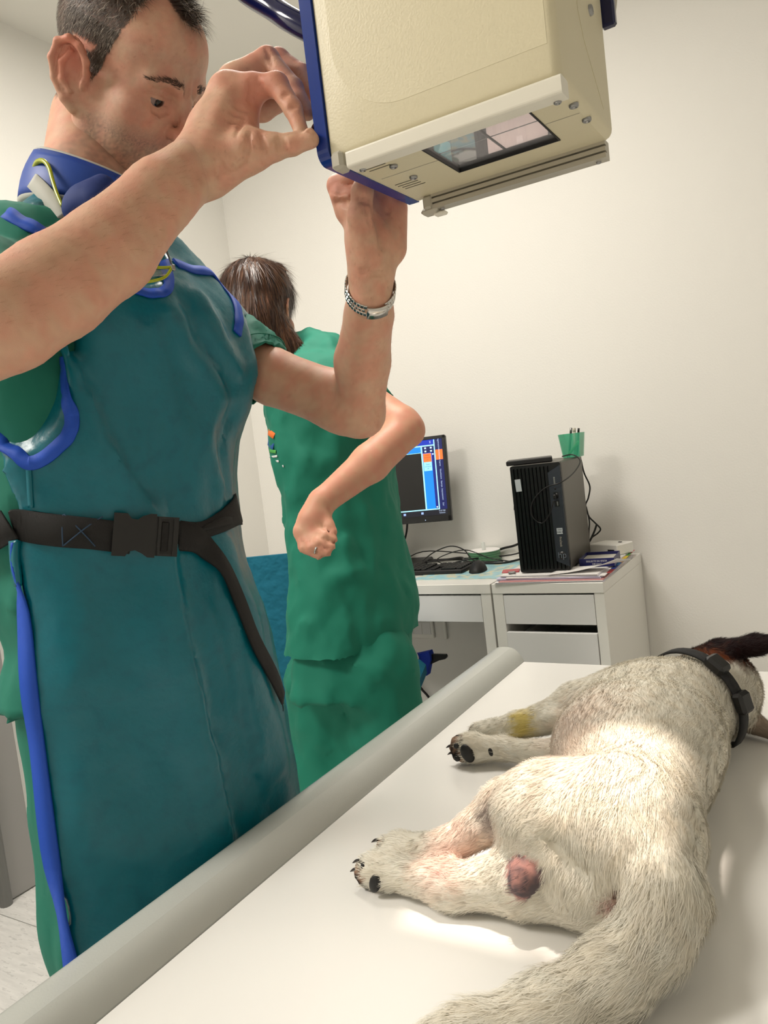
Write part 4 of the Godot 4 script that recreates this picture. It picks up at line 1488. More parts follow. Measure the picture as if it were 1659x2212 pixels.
# a flat strap along points, lying on a surface with the given outward directions
func ribbon(pts: Array, outs: Array, width, thick: float, per := 4) -> ArrayMesh:
	var ww := []
	for i in pts.size():
		ww.append(width[i] if width is Array else width)
	pts = spline(pts, per)
	outs = spline(outs, per)
	ww = spline(ww, per)
	var st := st_new(true)
	var n := pts.size()
	var R := []
	for i in n:
		var d: Vector3 = (pts[mini(i + 1, n - 1)] - pts[maxi(i - 1, 0)]).normalized()
		var o: Vector3 = (outs[i] - d * outs[i].dot(d)).normalized()
		var s: Vector3 = d.cross(o) * ww[i] * 0.5
		R.append([pts[i] - s, pts[i] - s * 0.93 + o * thick, pts[i] + s * 0.93 + o * thick, pts[i] + s])
	for i in n - 1:
		for k in 3:
			quad(st, R[i][k], R[i][k + 1], R[i + 1][k + 1], R[i + 1][k])
		quad(st, R[i][3], R[i][0], R[i + 1][0], R[i + 1][3])
	quad(st, R[0][3], R[0][2], R[0][1], R[0][0])
	quad(st, R[n - 1][0], R[n - 1][1], R[n - 1][2], R[n - 1][3])
	return done(st)

# strap laid on a field: rough points are drawn to its surface
func strap(f: Field, pts: Array, width, thick: float, level := 0.0, per := 4, dense := false) -> ArrayMesh:
	var a := []
	var b := []
	if dense:
		pts = spline(pts, 3)
		if width is Array:
			width = spline(width, 3)
	for p in pts:
		var q := f.snap(p, level)
		a.append(q)
		b.append(f.grad(q).normalized())
	return ribbon(a, b, width, thick, per)

# ---------------------------------------------------------------- the dog on the table
func dog_field() -> Field:
	var f := Field.new()
	f.blend = 0.03
	var back := Vector3(0.1, -0.1, 1.0)
	# trunk
	f.ell(Vector3(0.386, 0.822, 1.795), Vector3(0.098, 0.073, 0.130)).flow = back
	f.ell(Vector3(0.380, 0.816, 1.700), Vector3(0.084, 0.066, 0.085)).flow = back
	f.cap(Vector3(0.408, 0.816, 1.86), Vector3(0.418, 0.817, 1.985), 0.064, 0.062).flow = back
	f.ell(Vector3(0.412, 0.818, 2.012), Vector3(0.074, 0.068, 0.078)).flow = Vector3(-0.1, -0.5, 0.8)
	f.ell(Vector3(0.425, 0.800, 2.045), Vector3(0.052, 0.048, 0.040)).flow = Vector3(-0.1, -0.7, 0.5)
	# neck and head
	f.cap(Vector3(0.405, 0.815, 1.665), Vector3(0.442, 0.815, 1.585), 0.066, 0.057).flow = Vector3(0, 0, 1)
	f.ell(Vector3(0.440, 0.812, 1.545), Vector3(0.054, 0.052, 0.056)).flow = Vector3(0, 0, 1)
	f.cap(Vector3(0.415, 0.800, 1.515), Vector3(0.370, 0.785, 1.470), 0.032, 0.022).flow = Vector3(0.4, 0, 1)
	# upper hind leg
	f.current = 1
	f.blend = 0.022
	f.ell(Vector3(0.372, 0.838, 2.018), Vector3(0.072, 0.047, 0.060), Basis(Vector3.UP, 0.2)).flow = Vector3(-0.6, -0.3, 0.5)
	f.cap(Vector3(0.345, 0.838, 2.010), Vector3(0.302, 0.826, 1.998), 0.042, 0.030)
	f.cap(Vector3(0.300, 0.825, 1.998), Vector3(0.243, 0.792, 2.030), 0.027, 0.0165, 0.012)
	f.cap(Vector3(0.243, 0.792, 2.030), Vector3(0.196, 0.783, 2.030), 0.0165, 0.0135, 0.010)
	f.ell(Vector3(0.183, 0.780, 2.030), Vector3(0.021, 0.0165, 0.017), Basis(), 0.010).flow = Vector3(-1, 0, 0)
	# lower hind leg
	f.current = 2
	f.cap(Vector3(0.402, 0.793, 2.035), Vector3(0.335, 0.785, 2.048), 0.044, 0.036)
	f.cap(Vector3(0.330, 0.783, 2.049), Vector3(0.262, 0.772, 2.066), 0.029, 0.0205, 0.014)
	f.cap(Vector3(0.262, 0.772, 2.066), Vector3(0.195, 0.770, 2.060), 0.0205, 0.0155, 0.012)
	f.ell(Vector3(0.178, 0.771, 2.060), Vector3(0.024, 0.0195, 0.0195), Basis(), 0.010).flow = Vector3(-1, 0, 0)
	# upper front leg
	f.current = 3
	f.cap(Vector3(0.372, 0.832, 1.705), Vector3(0.285, 0.824, 1.690), 0.050, 0.034, 0.03)
	f.cap(Vector3(0.290, 0.822, 1.695), Vector3(0.202, 0.796, 1.708), 0.030, 0.0185, 0.014)
	f.cap(Vector3(0.268, 0.815, 1.722), Vector3(0.258, 0.818, 1.730), 0.012, 0.010, 0.014)
	f.cap(Vector3(0.202, 0.796, 1.708), Vector3(0.160, 0.786, 1.706), 0.0185, 0.0145, 0.010)
	f.ell(Vector3(0.145, 0.780, 1.703), Vector3(0.023, 0.015, 0.017), Basis(), 0.010).flow = Vector3(-1, 0, 0)
	# lower front leg
	f.current = 4
	f.cap(Vector3(0.345, 0.785, 1.765), Vector3(0.275, 0.776, 1.752), 0.038, 0.0215, 0.02)
	f.cap(Vector3(0.275, 0.776, 1.752), Vector3(0.185, 0.771, 1.738), 0.0215, 0.0145, 0.010)
	f.cap(Vector3(0.185, 0.771, 1.738), Vector3(0.155, 0.772, 1.746), 0.0145, 0.0185, 0.010)
	f.ell(Vector3(0.140, 0.774, 1.748), Vector3(0.021, 0.0215, 0.0185), Basis(), 0.010).flow = Vector3(-1, 0, 0)
	# tail
	f.current = 5
	f.blend = 0.02
	f.chain([Vector3(0.456, 0.822, 2.045), Vector3(0.474, 0.815, 2.085), Vector3(0.462, 0.795, 2.112), Vector3(0.440, 0.783, 2.150), Vector3(0.405, 0.776, 2.195), Vector3(0.360, 0.772, 2.238), Vector3(0.310, 0.770, 2.275)], [0.029, 0.0255, 0.0255, 0.0255, 0.0245, 0.022, 0.014])
	# scrotum, fold round the vent
	f.current = 6
	f.ell(Vector3(0.345, 0.806, 2.078), Vector3(0.0145, 0.0185, 0.0180), Basis(Vector3.FORWARD, 0.3), 0.005)
	f.cap(Vector3(0.434, 0.812, 2.088), Vector3(0.437, 0.796, 2.086), 0.0055, 0.004, 0.008, true)
	f.cap(Vector3(0.405, 0.826, 2.088), Vector3(0.375, 0.842, 2.075), 0.003, 0.002, 0.02, true)
	# toes
	f.current = 7
	for t in [[Vector3(0.122, 0.784, 1.755), 0.008], [Vector3(0.119, 0.774, 1.758), 0.0085], [Vector3(0.122, 0.763, 1.757), 0.008], [Vector3(0.128, 0.757, 1.750), 0.0065], [Vector3(0.158, 0.776, 2.066), 0.0075], [Vector3(0.156, 0.768, 2.068), 0.008], [Vector3(0.158, 0.759, 2.066), 0.0075], [Vector3(0.166, 0.784, 2.035), 0.007], [Vector3(0.163, 0.776, 2.036), 0.007], [Vector3(0.126, 0.782, 1.706), 0.007], [Vector3(0.124, 0.774, 1.708), 0.007]]:
		f.cap(t[0], t[0] + Vector3(0.010, 0, 0), t[1], t[1], 0.005).flow = Vector3(-1, 0, 0)
	# upper ear, standing away from the head, and the lower one on the table
	f.current = 8
	for e in [[Vector3(0.418, 0.848, 1.548), Vector3(0.452, 0.868, 1.560), 0.017, 0.016], [Vector3(0.452, 0.868, 1.560), Vector3(0.500, 0.887, 1.590), 0.016, 0.013], [Vector3(0.500, 0.887, 1.590), Vector3(0.548, 0.902, 1.615), 0.013, 0.007]]:
		f.cap(e[0], e[1], e[2], e[3], 0.012)
	f.current = 9
	f.cap(Vector3(0.470, 0.775, 1.560), Vector3(0.520, 0.760, 1.585), 0.020, 0.008, 0.010)
	return f

func dog_color(f: Field, p: Vector3, n: Vector3, nz: FastNoiseLite) -> Color:
	var fur := lin(0.91, 0.895, 0.845)
	var pink := lin(0.87, 0.70, 0.64)
	var q := f.nearest(p)
	var j := nz.get_noise_3dv(p * 60.0)
	var c := fur.lerp(lin(0.87, 0.835, 0.76), clampf(0.35 + j * 0.9, 0.0, 1.0))
	var spot := func(at: Vector3, r: float) -> float:
		return clampf(1.0 - p.distance_to(at) / r + j * 0.35, 0.0, 1.0)
	# pink skin shows through the thin coat
	var pk := 0.0
	pk = maxf(pk, spot.call(Vector3(0.255, 0.790, 2.055), 0.045) * 0.9)
	pk = maxf(pk, spot.call(Vector3(0.262, 0.805, 2.030), 0.040) * 0.7)
	pk = maxf(pk, spot.call(Vector3(0.30, 0.82, 2.02), 0.05) * 0.45)
	pk = maxf(pk, spot.call(Vector3(0.325, 0.86, 1.86), 0.10) * 0.35)
	pk = maxf(pk, spot.call(Vector3(0.36, 0.88, 1.98), 0.09) * 0.25)
	pk = maxf(pk, spot.call(Vector3(0.30, 0.83, 1.74), 0.04) * 0.6)
	pk = maxf(pk, spot.call(Vector3(0.26, 0.80, 1.75), 0.03) * 0.3)
	c = c.lerp(pink, pk)
	c = c.lerp(lin(0.80, 0.42, 0.38), spot.call(Vector3(0.262, 0.789, 2.070), 0.020) * 0.55)
	c = c.lerp(lin(0.55, 0.16, 0.12), clampf(spot.call(Vector3(0.434, 0.804, 2.086), 0.017) * 1.8, 0.0, 0.9))
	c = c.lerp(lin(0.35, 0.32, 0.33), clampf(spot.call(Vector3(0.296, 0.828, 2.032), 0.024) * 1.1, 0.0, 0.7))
	if q.part == 6:
		var s := clampf(0.6 + j * 2.6 + (0.808 - p.y) * 25.0, 0.0, 1.0)
		c = lin(0.76, 0.57, 0.54).lerp(lin(0.42, 0.38, 0.40), s)
	# yellow stain on the upper fore leg
	c = c.lerp(lin(0.83, 0.74, 0.25), clampf(spot.call(Vector3(0.215, 0.806, 1.722), 0.026) * 1.5, 0.0, 0.75))
	# brown patch on the head, dark ears
	if p.z < 1.60:
		var b := clampf((p.y - 0.838) * 60.0 + (1.565 - p.z) * 25.0 + j * 1.0, 0.0, 1.0)
		c = c.lerp(lin(0.36, 0.19, 0.10), b)
	if q.part == 8:
		c = lin(0.13, 0.075, 0.05).lerp(lin(0.30, 0.16, 0.09), clampf(j * 1.2 + (0.45 - p.x) * 20.0, 0.0, 1.0))
	if q.part == 9:
		c = lin(0.62, 0.56, 0.50).lerp(lin(0.22, 0.18, 0.16), clampf((0.485 - p.x) * 30.0 + j, 0.0, 1.0))
	if q.part == 7:
		c = lin(0.62, 0.50, 0.42).lerp(lin(0.10, 0.09, 0.09), clampf(0.4 + j * 3.0, 0.0, 1.0))
	return c

func build_dog():
	var o := Vector3(0.41, 0.7505, 1.9)
	var t := thing("dog", "white short-haired dog with a brown ear lying on its side on the table", "dog", o)
	var f := dog_field()
	var nz := FastNoiseLite.new()
	nz.seed = 5
	nz.frequency = 1.0
	nz.fractal_octaves = 3
	f.warp = func(p: Vector3) -> float:
		var e := 0.0
		if p.y < 0.756:
			e = (0.7515 - p.y) * 1.2 if p.y < 0.7515 else 0.0
		return nz.get_noise_3dv(p * 45.0) * 0.0012 + e
	var bb := f.bounds(0.02)
	f.build(0.0055, Vector3(bb.position.x, 0.742, bb.position.z), bb.end, 0.002)
	for i in f.verts.size():
		f.verts[i].y = maxf(f.verts[i].y, 0.7512)
	f.renormal()
	var paint := func(p: Vector3, n: Vector3) -> Color:
		return dog_color(f, p, n, nz)
	var m := net_mesh([f], paint)
	var hide := vc_mat("dog_coat", 0.85, 0.25)
	put("body", m, hide, t, -o)
	# coat of short hairs; the lie of the coat is found once for each point of the skin
	var rng := RandomNumberGenerator.new()
	rng.seed = 77
	var cols: PackedColorArray = m.surface_get_arrays(0)[Mesh.ARRAY_COLOR]
	var lie := PackedVector3Array()
	var part := PackedInt32Array()
	for i in f.verts.size():
		var p := f.verts[i]
		part.append(f.nearest(p).part)
		lie.append(f.flow_at(p).normalized() + Vector3(nz.get_noise_3dv(p * 18.0), nz.get_noise_3dv(p * 18.0 + Vector3(9, 0, 0)), nz.get_noise_3dv(p * 18.0 + Vector3(0, 9, 0))) * 0.8)
	var items := []
	var tris := f.idx.size() / 3
	for k in 150000:
		var ti := (rng.randi() % tris) * 3
		var i := f.idx[ti]
		var n := f.norms[i]
		var w1 := rng.randf()
		var w2 := rng.randf() * (1.0 - w1)
		var p := f.verts[i]
		if p.y < 0.756:
			continue
		p += (f.verts[f.idx[ti + 1]] - p) * w1 + (f.verts[f.idx[ti + 2]] - p) * w2
		var pt := part[i]
		if pt == 7 or pt == 6 and rng.randf() < 0.85:
			continue
		var fl := lie[i] + Vector3(rng.randfn(), rng.randfn(), rng.randfn()) * 0.17
		fl = (fl - n * fl.dot(n)).normalized()
		var L := 0.0085 + rng.randf() * 0.006
		if pt == 5:
			L *= 1.4
		elif pt in [8, 9]:
			L *= 0.6
		elif pt in [1, 2, 3, 4]:
			L *= 0.75
		if p.z < 1.68:
			L *= 1.3
		var lift := 0.10 + rng.randf() * 0.2
		var tip := p + fl * L + n * L * lift * 0.9 + Vector3(0, -L * 0.06, 0)
		if tip.y < 0.7515:
			continue
		items.append([p - n * 0.0006, p + fl * L * 0.55 + n * L * lift * 0.8, tip, cols[i] * (0.92 + rng.randf() * 0.18), (n + fl * 0.2).normalized()])
	var coat := put("coat", hairs(items, 0.00040), vc_mat("dog_hair", 0.65, 0.35), t, -o)
	coat.set_meta("kind", "stuff")
	# paw pads and claws
	var pad := mat("paw_pad", Color(0.05, 0.045, 0.045), 0.55)
	for e in [[Vector3(0.143, 0.772, 1.7660), Vector3(0.010, 0.0135, 0.0055), 0.4], [Vector3(0.127, 0.781, 1.766), Vector3(0.0045, 0.004, 0.003), 0.5], [Vector3(0.126, 0.763, 1.766), Vector3(0.005, 0.0045, 0.003), 0.5], [Vector3(0.174, 0.773, 1.756), Vector3(0.004, 0.006, 0.0035), 0.3], [Vector3(0.193, 0.791, 1.7235), Vector3(0.004, 0.006, 0.0035), 0.2], [Vector3(0.180, 0.767, 2.0785), Vector3(0.0065, 0.0110, 0.0045), -0.4], [Vector3(0.164, 0.779, 2.072), Vector3(0.004, 0.004, 0.003), 0.0]]:
		var s := SphereMesh.new()
		s.radius = 1.0
		s.height = 2.0
		s.radial_segments = 14
		s.rings = 8
		var pm := put("paw_pad", s, pad, t, e[0] - o, Vector3(0, 0, e[2]))
		pm.scale = e[1]
	for e in [Vector3(0.110, 0.776, 1.760), Vector3(0.111, 0.766, 1.760), Vector3(0.147, 0.770, 2.070), Vector3(0.150, 0.779, 2.068), Vector3(0.155, 0.786, 2.036)]:
		put("claw", tube([e + Vector3(0.006, 0.002, 0), e + Vector3(0.002, 0.001, 0), e + Vector3(-0.003, -0.002, 0)], [0.0022, 0.0018, 0.0004], 8, 3), mat("claw", Color(0.16, 0.13, 0.12), 0.4), t, -o)
	# collar: a black webbing band with two buckles
	var cn := Vector3(0.421, 0.815, 1.628)
	var ax := Vector3(0.42, 0.05, -0.90).normalized()
	var ux := (Vector3.UP - ax * ax.y).normalized()
	var vx := ax.cross(ux)
	var cl := thing("dog_collar", "black webbing collar round the white dog's neck", "collar", cn)
	var st := st_new(true)
	var N := 48
	for i in N:
		var P := []
		for k in [i, i + 1]:
			var a: float = TAU * k / N
			var rad := ux * cos(a) + vx * sin(a)
			var r := 0.0715 if cos(a) > -0.7 else 0.0655
			for s in [[r, -0.0085], [r + 0.003, -0.0085], [r + 0.003, 0.0085], [r, 0.0085]]:
				var pp: Vector3 = rad * s[0] + ax * s[1]
				pp.y = maxf(pp.y, 0.7525 - cn.y)
				P.append(pp)
		for k in 4:
			quad(st, P[k], P[(k + 1) % 4], P[4 + (k + 1) % 4], P[4 + k])
	put("band", done(st), mats["collar_web"], cl)
	for a in [0.62, 1.35]:
		var rad := ux * cos(a) + vx * sin(a)
		var b := put("buckle", box(Vector3(0.016, 0.024, 0.028), 0.004), mats["black_plastic"], cl, rad * 0.0755)
		b.basis = Basis(rad, ax, rad.cross(ax)).orthonormalized()

# ---------------------------------------------------------------- the clinician at the X-ray head
const TRUNK := [[0.4, -0.1696, 2.0667, 0.127, 0.209], [0.5, -0.1616, 2.0528, 0.125, 0.207], [0.65, -0.1679, 2.0369, 0.12, 0.205], [0.8, -0.1766, 2.0226, 0.115, 0.203], [0.92, -0.1844, 2.0145, 0.118, 0.192], [1.0, -0.1868, 2.0176, 0.123, 0.181], [1.08, -0.2048, 2.0145, 0.123, 0.169], [1.13, -0.2073, 2.0114, 0.12, 0.165], [1.18, -0.2091, 2.0079, 0.123, 0.168], [1.25, -0.2078, 2.0007, 0.128, 0.175], [1.33, -0.2077, 1.9945, 0.124, 0.181], [1.4, -0.2055, 1.9893, 0.123, 0.153], [1.46, -0.2077, 1.9896, 0.093, 0.108]]

func head_pose() -> Transform3D:
	return Transform3D(Basis.from_euler(Vector3(deg_to_rad(39), deg_to_rad(101), deg_to_rad(14))), Vector3(-0.146, 1.708, 1.945)).scaled_local(Vector3.ONE * 0.985)

func trunk_rows(from: float, grow: float, lo := 0.0) -> Array:
	var out := []
	for r in TRUNK:
		if r[0] >= from:
			out.append([r[0], r[1], r[2], r[3] + grow, r[4] + grow])
	return out

func torso_field(grow: float, low: float) -> Field:
	var f := Field.new()
	f.blend = 0.05
	f.trunk(trunk_rows(low, grow), 0.0)
	# shoulders
	f.cap(Vector3(-0.172, 1.392, 1.812), Vector3(-0.190, 1.470, 1.925), 0.050 + grow, 0.050 + grow)
	f.cap(Vector3(-0.185, 1.462, 2.105), Vector3(-0.190, 1.500, 2.010), 0.050 + grow, 0.052 + grow)
	f.cap(Vector3(-0.195, 1.470, 1.925), Vector3(-0.190, 1.500, 2.010), 0.050 + grow, 0.052 + grow)
	f.cap(Vector3(-0.140, 1.36, 1.90), Vector3(-0.140, 1.39, 2.03), 0.075 + grow, 0.075 + grow)
	return f

# the lead apron: folds are ridges along rough lines in space
func apron_folds() -> Array:
	# [points, height, half width]
	return [
		[[Vector3(-0.1051, 1.3570, 2.1308), Vector3(-0.0958, 1.3052, 2.1169), Vector3(-0.0867, 1.2468, 2.1034), Vector3(-0.0802, 1.1913, 2.0793), Vector3(-0.0757, 1.1585, 2.0579)], 0.016, 0.045, 1.0],
		[[Vector3(-0.0553, 1.4205, 1.9628), Vector3(-0.0451, 1.3740, 1.9497), Vector3(-0.0515, 1.3298, 1.9121)], 0.011, 0.012],
		[[Vector3(-0.0481, 1.4099, 1.9958), Vector3(-0.0450, 1.3608, 1.9770), Vector3(-0.0566, 1.3124, 1.9233)], -0.008, 0.011],
		[[Vector3(-0.0449, 1.3956, 2.0241), Vector3(-0.0480, 1.3489, 1.9999), Vector3(-0.0620, 1.2951, 1.9384)], 0.007, 0.014],
		[[Vector3(-0.0501, 1.3676, 2.0529), Vector3(-0.0624, 1.3169, 2.0440), Vector3(-0.0649, 1.2396, 2.0118), Vector3(-0.0700, 1.1832, 2.0097)], 0.006, 0.020],
		[[Vector3(-0.0614, 1.2951, 1.9562), Vector3(-0.0653, 1.2493, 1.9735), Vector3(-0.0756, 1.1838, 1.9543)], 0.011, 0.016],
		[[Vector3(-0.0728, 1.2721, 1.9133), Vector3(-0.0741, 1.2248, 1.9409), Vector3(-0.0847, 1.1756, 1.9265)], -0.009, 0.012],
		[[Vector3(-0.0734, 1.1213, 2.0502), Vector3(-0.0644, 1.0562, 2.0594), Vector3(-0.0525, 0.9560, 2.0597), Vector3(-0.0484, 0.8378, 2.0478), Vector3(-0.0406, 0.7397, 2.0471)], 0.017, 0.04, 1.0],
		[[Vector3(-0.0741, 1.1065, 1.9625), Vector3(-0.0634, 1.0306, 1.9496), Vector3(-0.0587, 0.9356, 1.9419), Vector3(-0.0569, 0.8130, 1.9356)], 0.013, 0.022],
		[[Vector3(-0.0689, 1.0997, 1.9931), Vector3(-0.0542, 1.0228, 1.9923), Vector3(-0.0518, 0.9194, 1.9854), Vector3(-0.0485, 0.8212, 1.9821)], 0.010, 0.03, -1.0],
		[[Vector3(-0.1126, 1.1228, 2.1426), Vector3(-0.1076, 1.0301, 2.1678), Vector3(-0.1030, 0.8822, 2.1870)], 0.008, 0.05],
		[[Vector3(-0.0912, 1.1110, 2.1113), Vector3(-0.0844, 1.0227, 2.1396), Vector3(-0.0788, 0.8700, 2.1532)], -0.006, 0.03],
		[[Vector3(-0.1619, 1.2287, 2.1814), Vector3(-0.1470, 1.2064, 2.1730), Vector3(-0.1371, 1.1920, 2.1654)], 0.008, 0.014],
		[[Vector3(-0.1603, 1.1416, 2.1808), Vector3(-0.1513, 1.1052, 2.1808)], 0.008, 0.012],
	]

func apron_field() -> Field:
	var f := torso_field(0.016, 0.40)
	# openings: neck, arms, and the back below the shoulders
	f.ell(Vector3(-0.0825, 1.4717, 2.0358) + Vector3(-0.03, 0.03, 0.0), Vector3(0.075, 0.082, 0.060), Basis(), 0.012, true)
	f.ell(Vector3(-0.2046, 1.5801, 1.9822), Vector3(0.085, 0.085, 0.075), Basis(), 0.012, true)
	f.ell(Vector3(-0.1509, 1.3378, 2.1711), Vector3(0.080, 0.108, 0.045), facing(Vector3(0.492, 0.340, 0.801)), 0.005, true)
	f.ell(Vector3(-0.0502, 1.3590, 1.8040), Vector3(0.075, 0.105, 0.060), Basis(Vector3.UP, 0.5), 0.008, true)
	# open behind the right-hand edge
	var ed := [Vector3(-0.1655, 1.1884, 2.1826), Vector3(-0.1729, 1.1523, 2.1861), Vector3(-0.1678, 1.1221, 2.1858), Vector3(-0.1586, 1.0715, 2.1912), Vector3(-0.1463, 0.9991, 2.2060), Vector3(-0.1449, 0.9296, 2.2123), Vector3(-0.1357, 0.8286, 2.2252), Vector3(-0.1260, 0.7566, 2.2312), Vector3(-0.1159, 0.6797, 2.2364), Vector3(-0.1022, 0.5563, 2.2458)]
	for i in ed.size() - 1:
		f.cap(ed[i] + Vector3(-0.20, 0, 0.055), ed[i + 1] + Vector3(-0.20, 0, 0.055), 0.207, 0.207, 0.004, true)
	var folds := apron_folds()
	var lines := []
	for g in folds:
		var pts := spline(g[0], 5)
		var bb := AABB(pts[0], Vector3.ZERO)
		for p in pts:
			bb = bb.expand(p)
		# a lapped fold stands up on one side of its line only
		var across := Vector3.ZERO
		if g.size() > 3:
			var mid: Vector3 = pts[pts.size() / 2]
			across = (pts[-1] - pts[0]).cross(f.grad(mid)).normalized() * g[3]
			if across.dot(Vector3(0.857, 0, -0.515)) * g[3] > 0.0:
				across = -across
		lines.append([pts, g[1], g[2], bb.grow(g[2] * 2.6), across])
	var nz := FastNoiseLite.new()
	nz.seed = 21
	nz.frequency = 1.0
	f.warp = func(p: Vector3) -> float:
		var d := nz.get_noise_3dv(Vector3(p.x * 8.0, p.y * 4.5, p.z * 8.0)) * 0.009 + nz.get_noise_3dv(Vector3(p.x * 26.0 + p.y * 9.0, p.y * 12.0, p.z * 26.0)) * 0.0028
		for g in lines:
			if not g[3].has_point(p):
				continue
			var best := 9.0
			var pts: Array = g[0]
			var near := Vector3.ZERO
			for q in pts:
				var e: float = p.distance_squared_to(q)
				if e < best:
					best = e
					near = q
			var w: float = g[2]
			if g[4] != Vector3.ZERO and (p - near).dot(g[4]) < 0.0:
				w = 0.007
			d -= g[1] * exp(-best / (w * w))
		return d
	return f

# axes whose z points along n, with y as upright as can be
func facing(n: Vector3) -> Basis:
	var x := Vector3.UP.cross(n).normalized()
	return Basis(x, n.cross(x), n)

func build_clinician():
	var o := Vector3(-0.18, 0.0, 2.0)
	var t := thing("person", "person in teal lead apron and green scrubs adjusting the X-ray head", "person", o)
	var nz := FastNoiseLite.new()
	nz.seed = 9
	nz.frequency = 1.0
	nz.fractal_octaves = 3
	# --- head
	var hd := head_field()
	var hb := hd.bounds(0.012)
	hd.build(0.0034, Vector3(-0.112, -0.125, -0.125), Vector3(0.105, 0.155, 0.135), 0.0, [AABB(Vector3(-0.066, -0.035, 0.045), Vector3(0.074, 0.085, 0.08)), AABB(Vector3(-0.12, -0.043, -0.036), Vector3(0.047, 0.088, 0.052))])
	# the part of the face in view carries finer shape
	hd.build(0.0015, Vector3(-0.078, -0.046, 0.036), Vector3(0.0195, 0.062, 0.132))
	hd.build(0.0019, Vector3(-0.112, -0.056, -0.049), Vector3(-0.060, 0.058, 0.029))
	var pose := head_pose()
	var hair_mesh := head_hair(hd, pose, nz)
	var hv := hd.verts.duplicate()
	move_net(hd, pose)
	# --- hands, arms, trunk
	var rh := right_hand_field()
	var b1 := rh.bounds(0.01)
	rh.build(0.0022, b1.position, b1.end)
	var lh := left_hand_field()
	var b2 := lh.bounds(0.01)
	lh.build(0.0026, b2.position, b2.end)
	var arms := arm_field()
	var b3 := arms.bounds(0.01)
	arms.build(0.007, b3.position, b3.end)
	arms.relax(1)
	arms.renormal()
	var core := Field.new()
	core.blend = 0.05
	core.trunk(trunk_rows(0.92, -0.02))
	core.cap(Vector3(-0.175, 1.43, 1.815), Vector3(-0.19, 1.48, 1.95), 0.04, 0.05)
	core.cap(Vector3(-0.185, 1.46, 2.10), Vector3(-0.19, 1.48, 1.99), 0.04, 0.05)
	core.cap(Vector3(-0.18, 0.90, 1.93), Vector3(-0.175, 0.08, 1.915), 0.065, 0.04)
	core.cap(Vector3(-0.19, 0.90, 2.08), Vector3(-0.195, 0.08, 2.09), 0.062, 0.04)
	var b4 := core.bounds(0.02)
	core.build(0.018, b4.position, b4.end)
	var skin := vc_mat("skin", 0.52, 0.42)
	relief(skin, noise_tex(0.11, 3, 512, true, 6.0, 41, FastNoiseLite.TYPE_CELLULAR), 0.4, 26.0)
	skin.subsurf_scatter_enabled = true
	skin.subsurf_scatter_strength = 0.12
	var inv := pose.affine_inverse()
	var paint := func(p: Vector3, n: Vector3) -> Color:
		return skin_color(p, n, inv, nz)
	put("body", net_mesh([hd, rh, lh, arms, core], paint), skin, t, -o)
	put("hair", hair_mesh, vc_mat("clinician_hair", 0.5, 0.4), t, -o, Vector3.ZERO, "short dark greying hair")
	arm_hair(arms, t, o)
	eyes(pose, t, o)
	# --- scrubs
	var scrub := mat("scrub_green", Color(0.04, 0.44, 0.365), 0.75)
	relief(scrub, mats["weave_tex"] if mats.has("weave_tex") else noise_tex(0.35, 1, 256, true, 3.0, 8), 0.25, 40.0)
	var sf := torso_field(0.004, 1.08)
	var skirt := []
	for r in TRUNK:
		if r[0] > 1.04 and r[0] < 1.27:
			skirt.append([r[0], r[1], r[2], r[3] + 0.004, r[4] + 0.004])
	skirt.push_front([1.02, -0.203, 2.020, 0.112, 0.158])
	skirt.push_front([0.98, -0.212, 2.026, 0.115, 0.164])
	skirt.push_front([0.948, -0.216, 2.030, 0.117, 0.168])
	sf.trunk(skirt, 0.0, 0.01)
	sf.cap(Vector3(-0.185, 1.44, 2.105), Vector3(-0.1423, 1.4127, 2.1943), 0.052, 0.060, 0.02)
	sf.cap(Vector3(-0.1423, 1.4127, 2.1943), Vector3(-0.0527, 1.3660, 2.2616), 0.060, 0.056, 0.02)
	sf.cap(Vector3(-0.2050, 1.4996, 2.1070), Vector3(-0.1870, 1.3445, 2.1337), 0.045, 0.05, 0.04)
	sf.warp = func(p: Vector3) -> float:
		return nz.get_noise_3dv(Vector3(p.x * 14.0, p.y * 6.0, p.z * 14.0)) * 0.006
	var sb := sf.bounds(0.02)
	sf.build(0.010, sb.position, sb.end, 0.006)
	put("scrub_top", net_mesh([sf]), scrub, t, -o, Vector3.ZERO, "green short-sleeved scrub top")
	put("scrub_sleeve", sleeve([Vector3(-0.172, 1.392, 1.812), Vector3(-0.1268, 1.3647, 1.8145), Vector3(-0.0889, 1.3345, 1.8179)], [0.056, 0.055, 0.049], nz), scrub, t, -o)
	put("sleeve_hem", sleeve_hem(Vector3(-0.1060, 1.3492, 1.8151), Vector3(-0.0868, 1.3315, 1.8169), 0.0520), scrub, t, -o)
	var tf := Field.new()
	tf.blend = 0.04
	tf.cap(Vector3(-0.185, 0.93, 1.93), Vector3(-0.175, 0.05, 1.915), 0.105, 0.075)
	tf.cap(Vector3(-0.185, 0.93, 2.080), Vector3(-0.205, 0.66, 2.090), 0.106, 0.090)
	tf.cap(Vector3(-0.205, 0.66, 2.090), Vector3(-0.190, 0.05, 2.090), 0.090, 0.074)
	tf.warp = func(p: Vector3) -> float:
		return nz.get_noise_3dv(Vector3(p.x * 16.0, p.y * 5.0, p.z * 16.0)) * 0.009
	var tb := tf.bounds(0.02)
	tf.build(0.013, Vector3(tb.position.x, 0.02, tb.position.z), tb.end, 0.01)
	put("scrub_trousers", net_mesh([tf]), scrub, t, -o, Vector3.ZERO, "green scrub trousers")
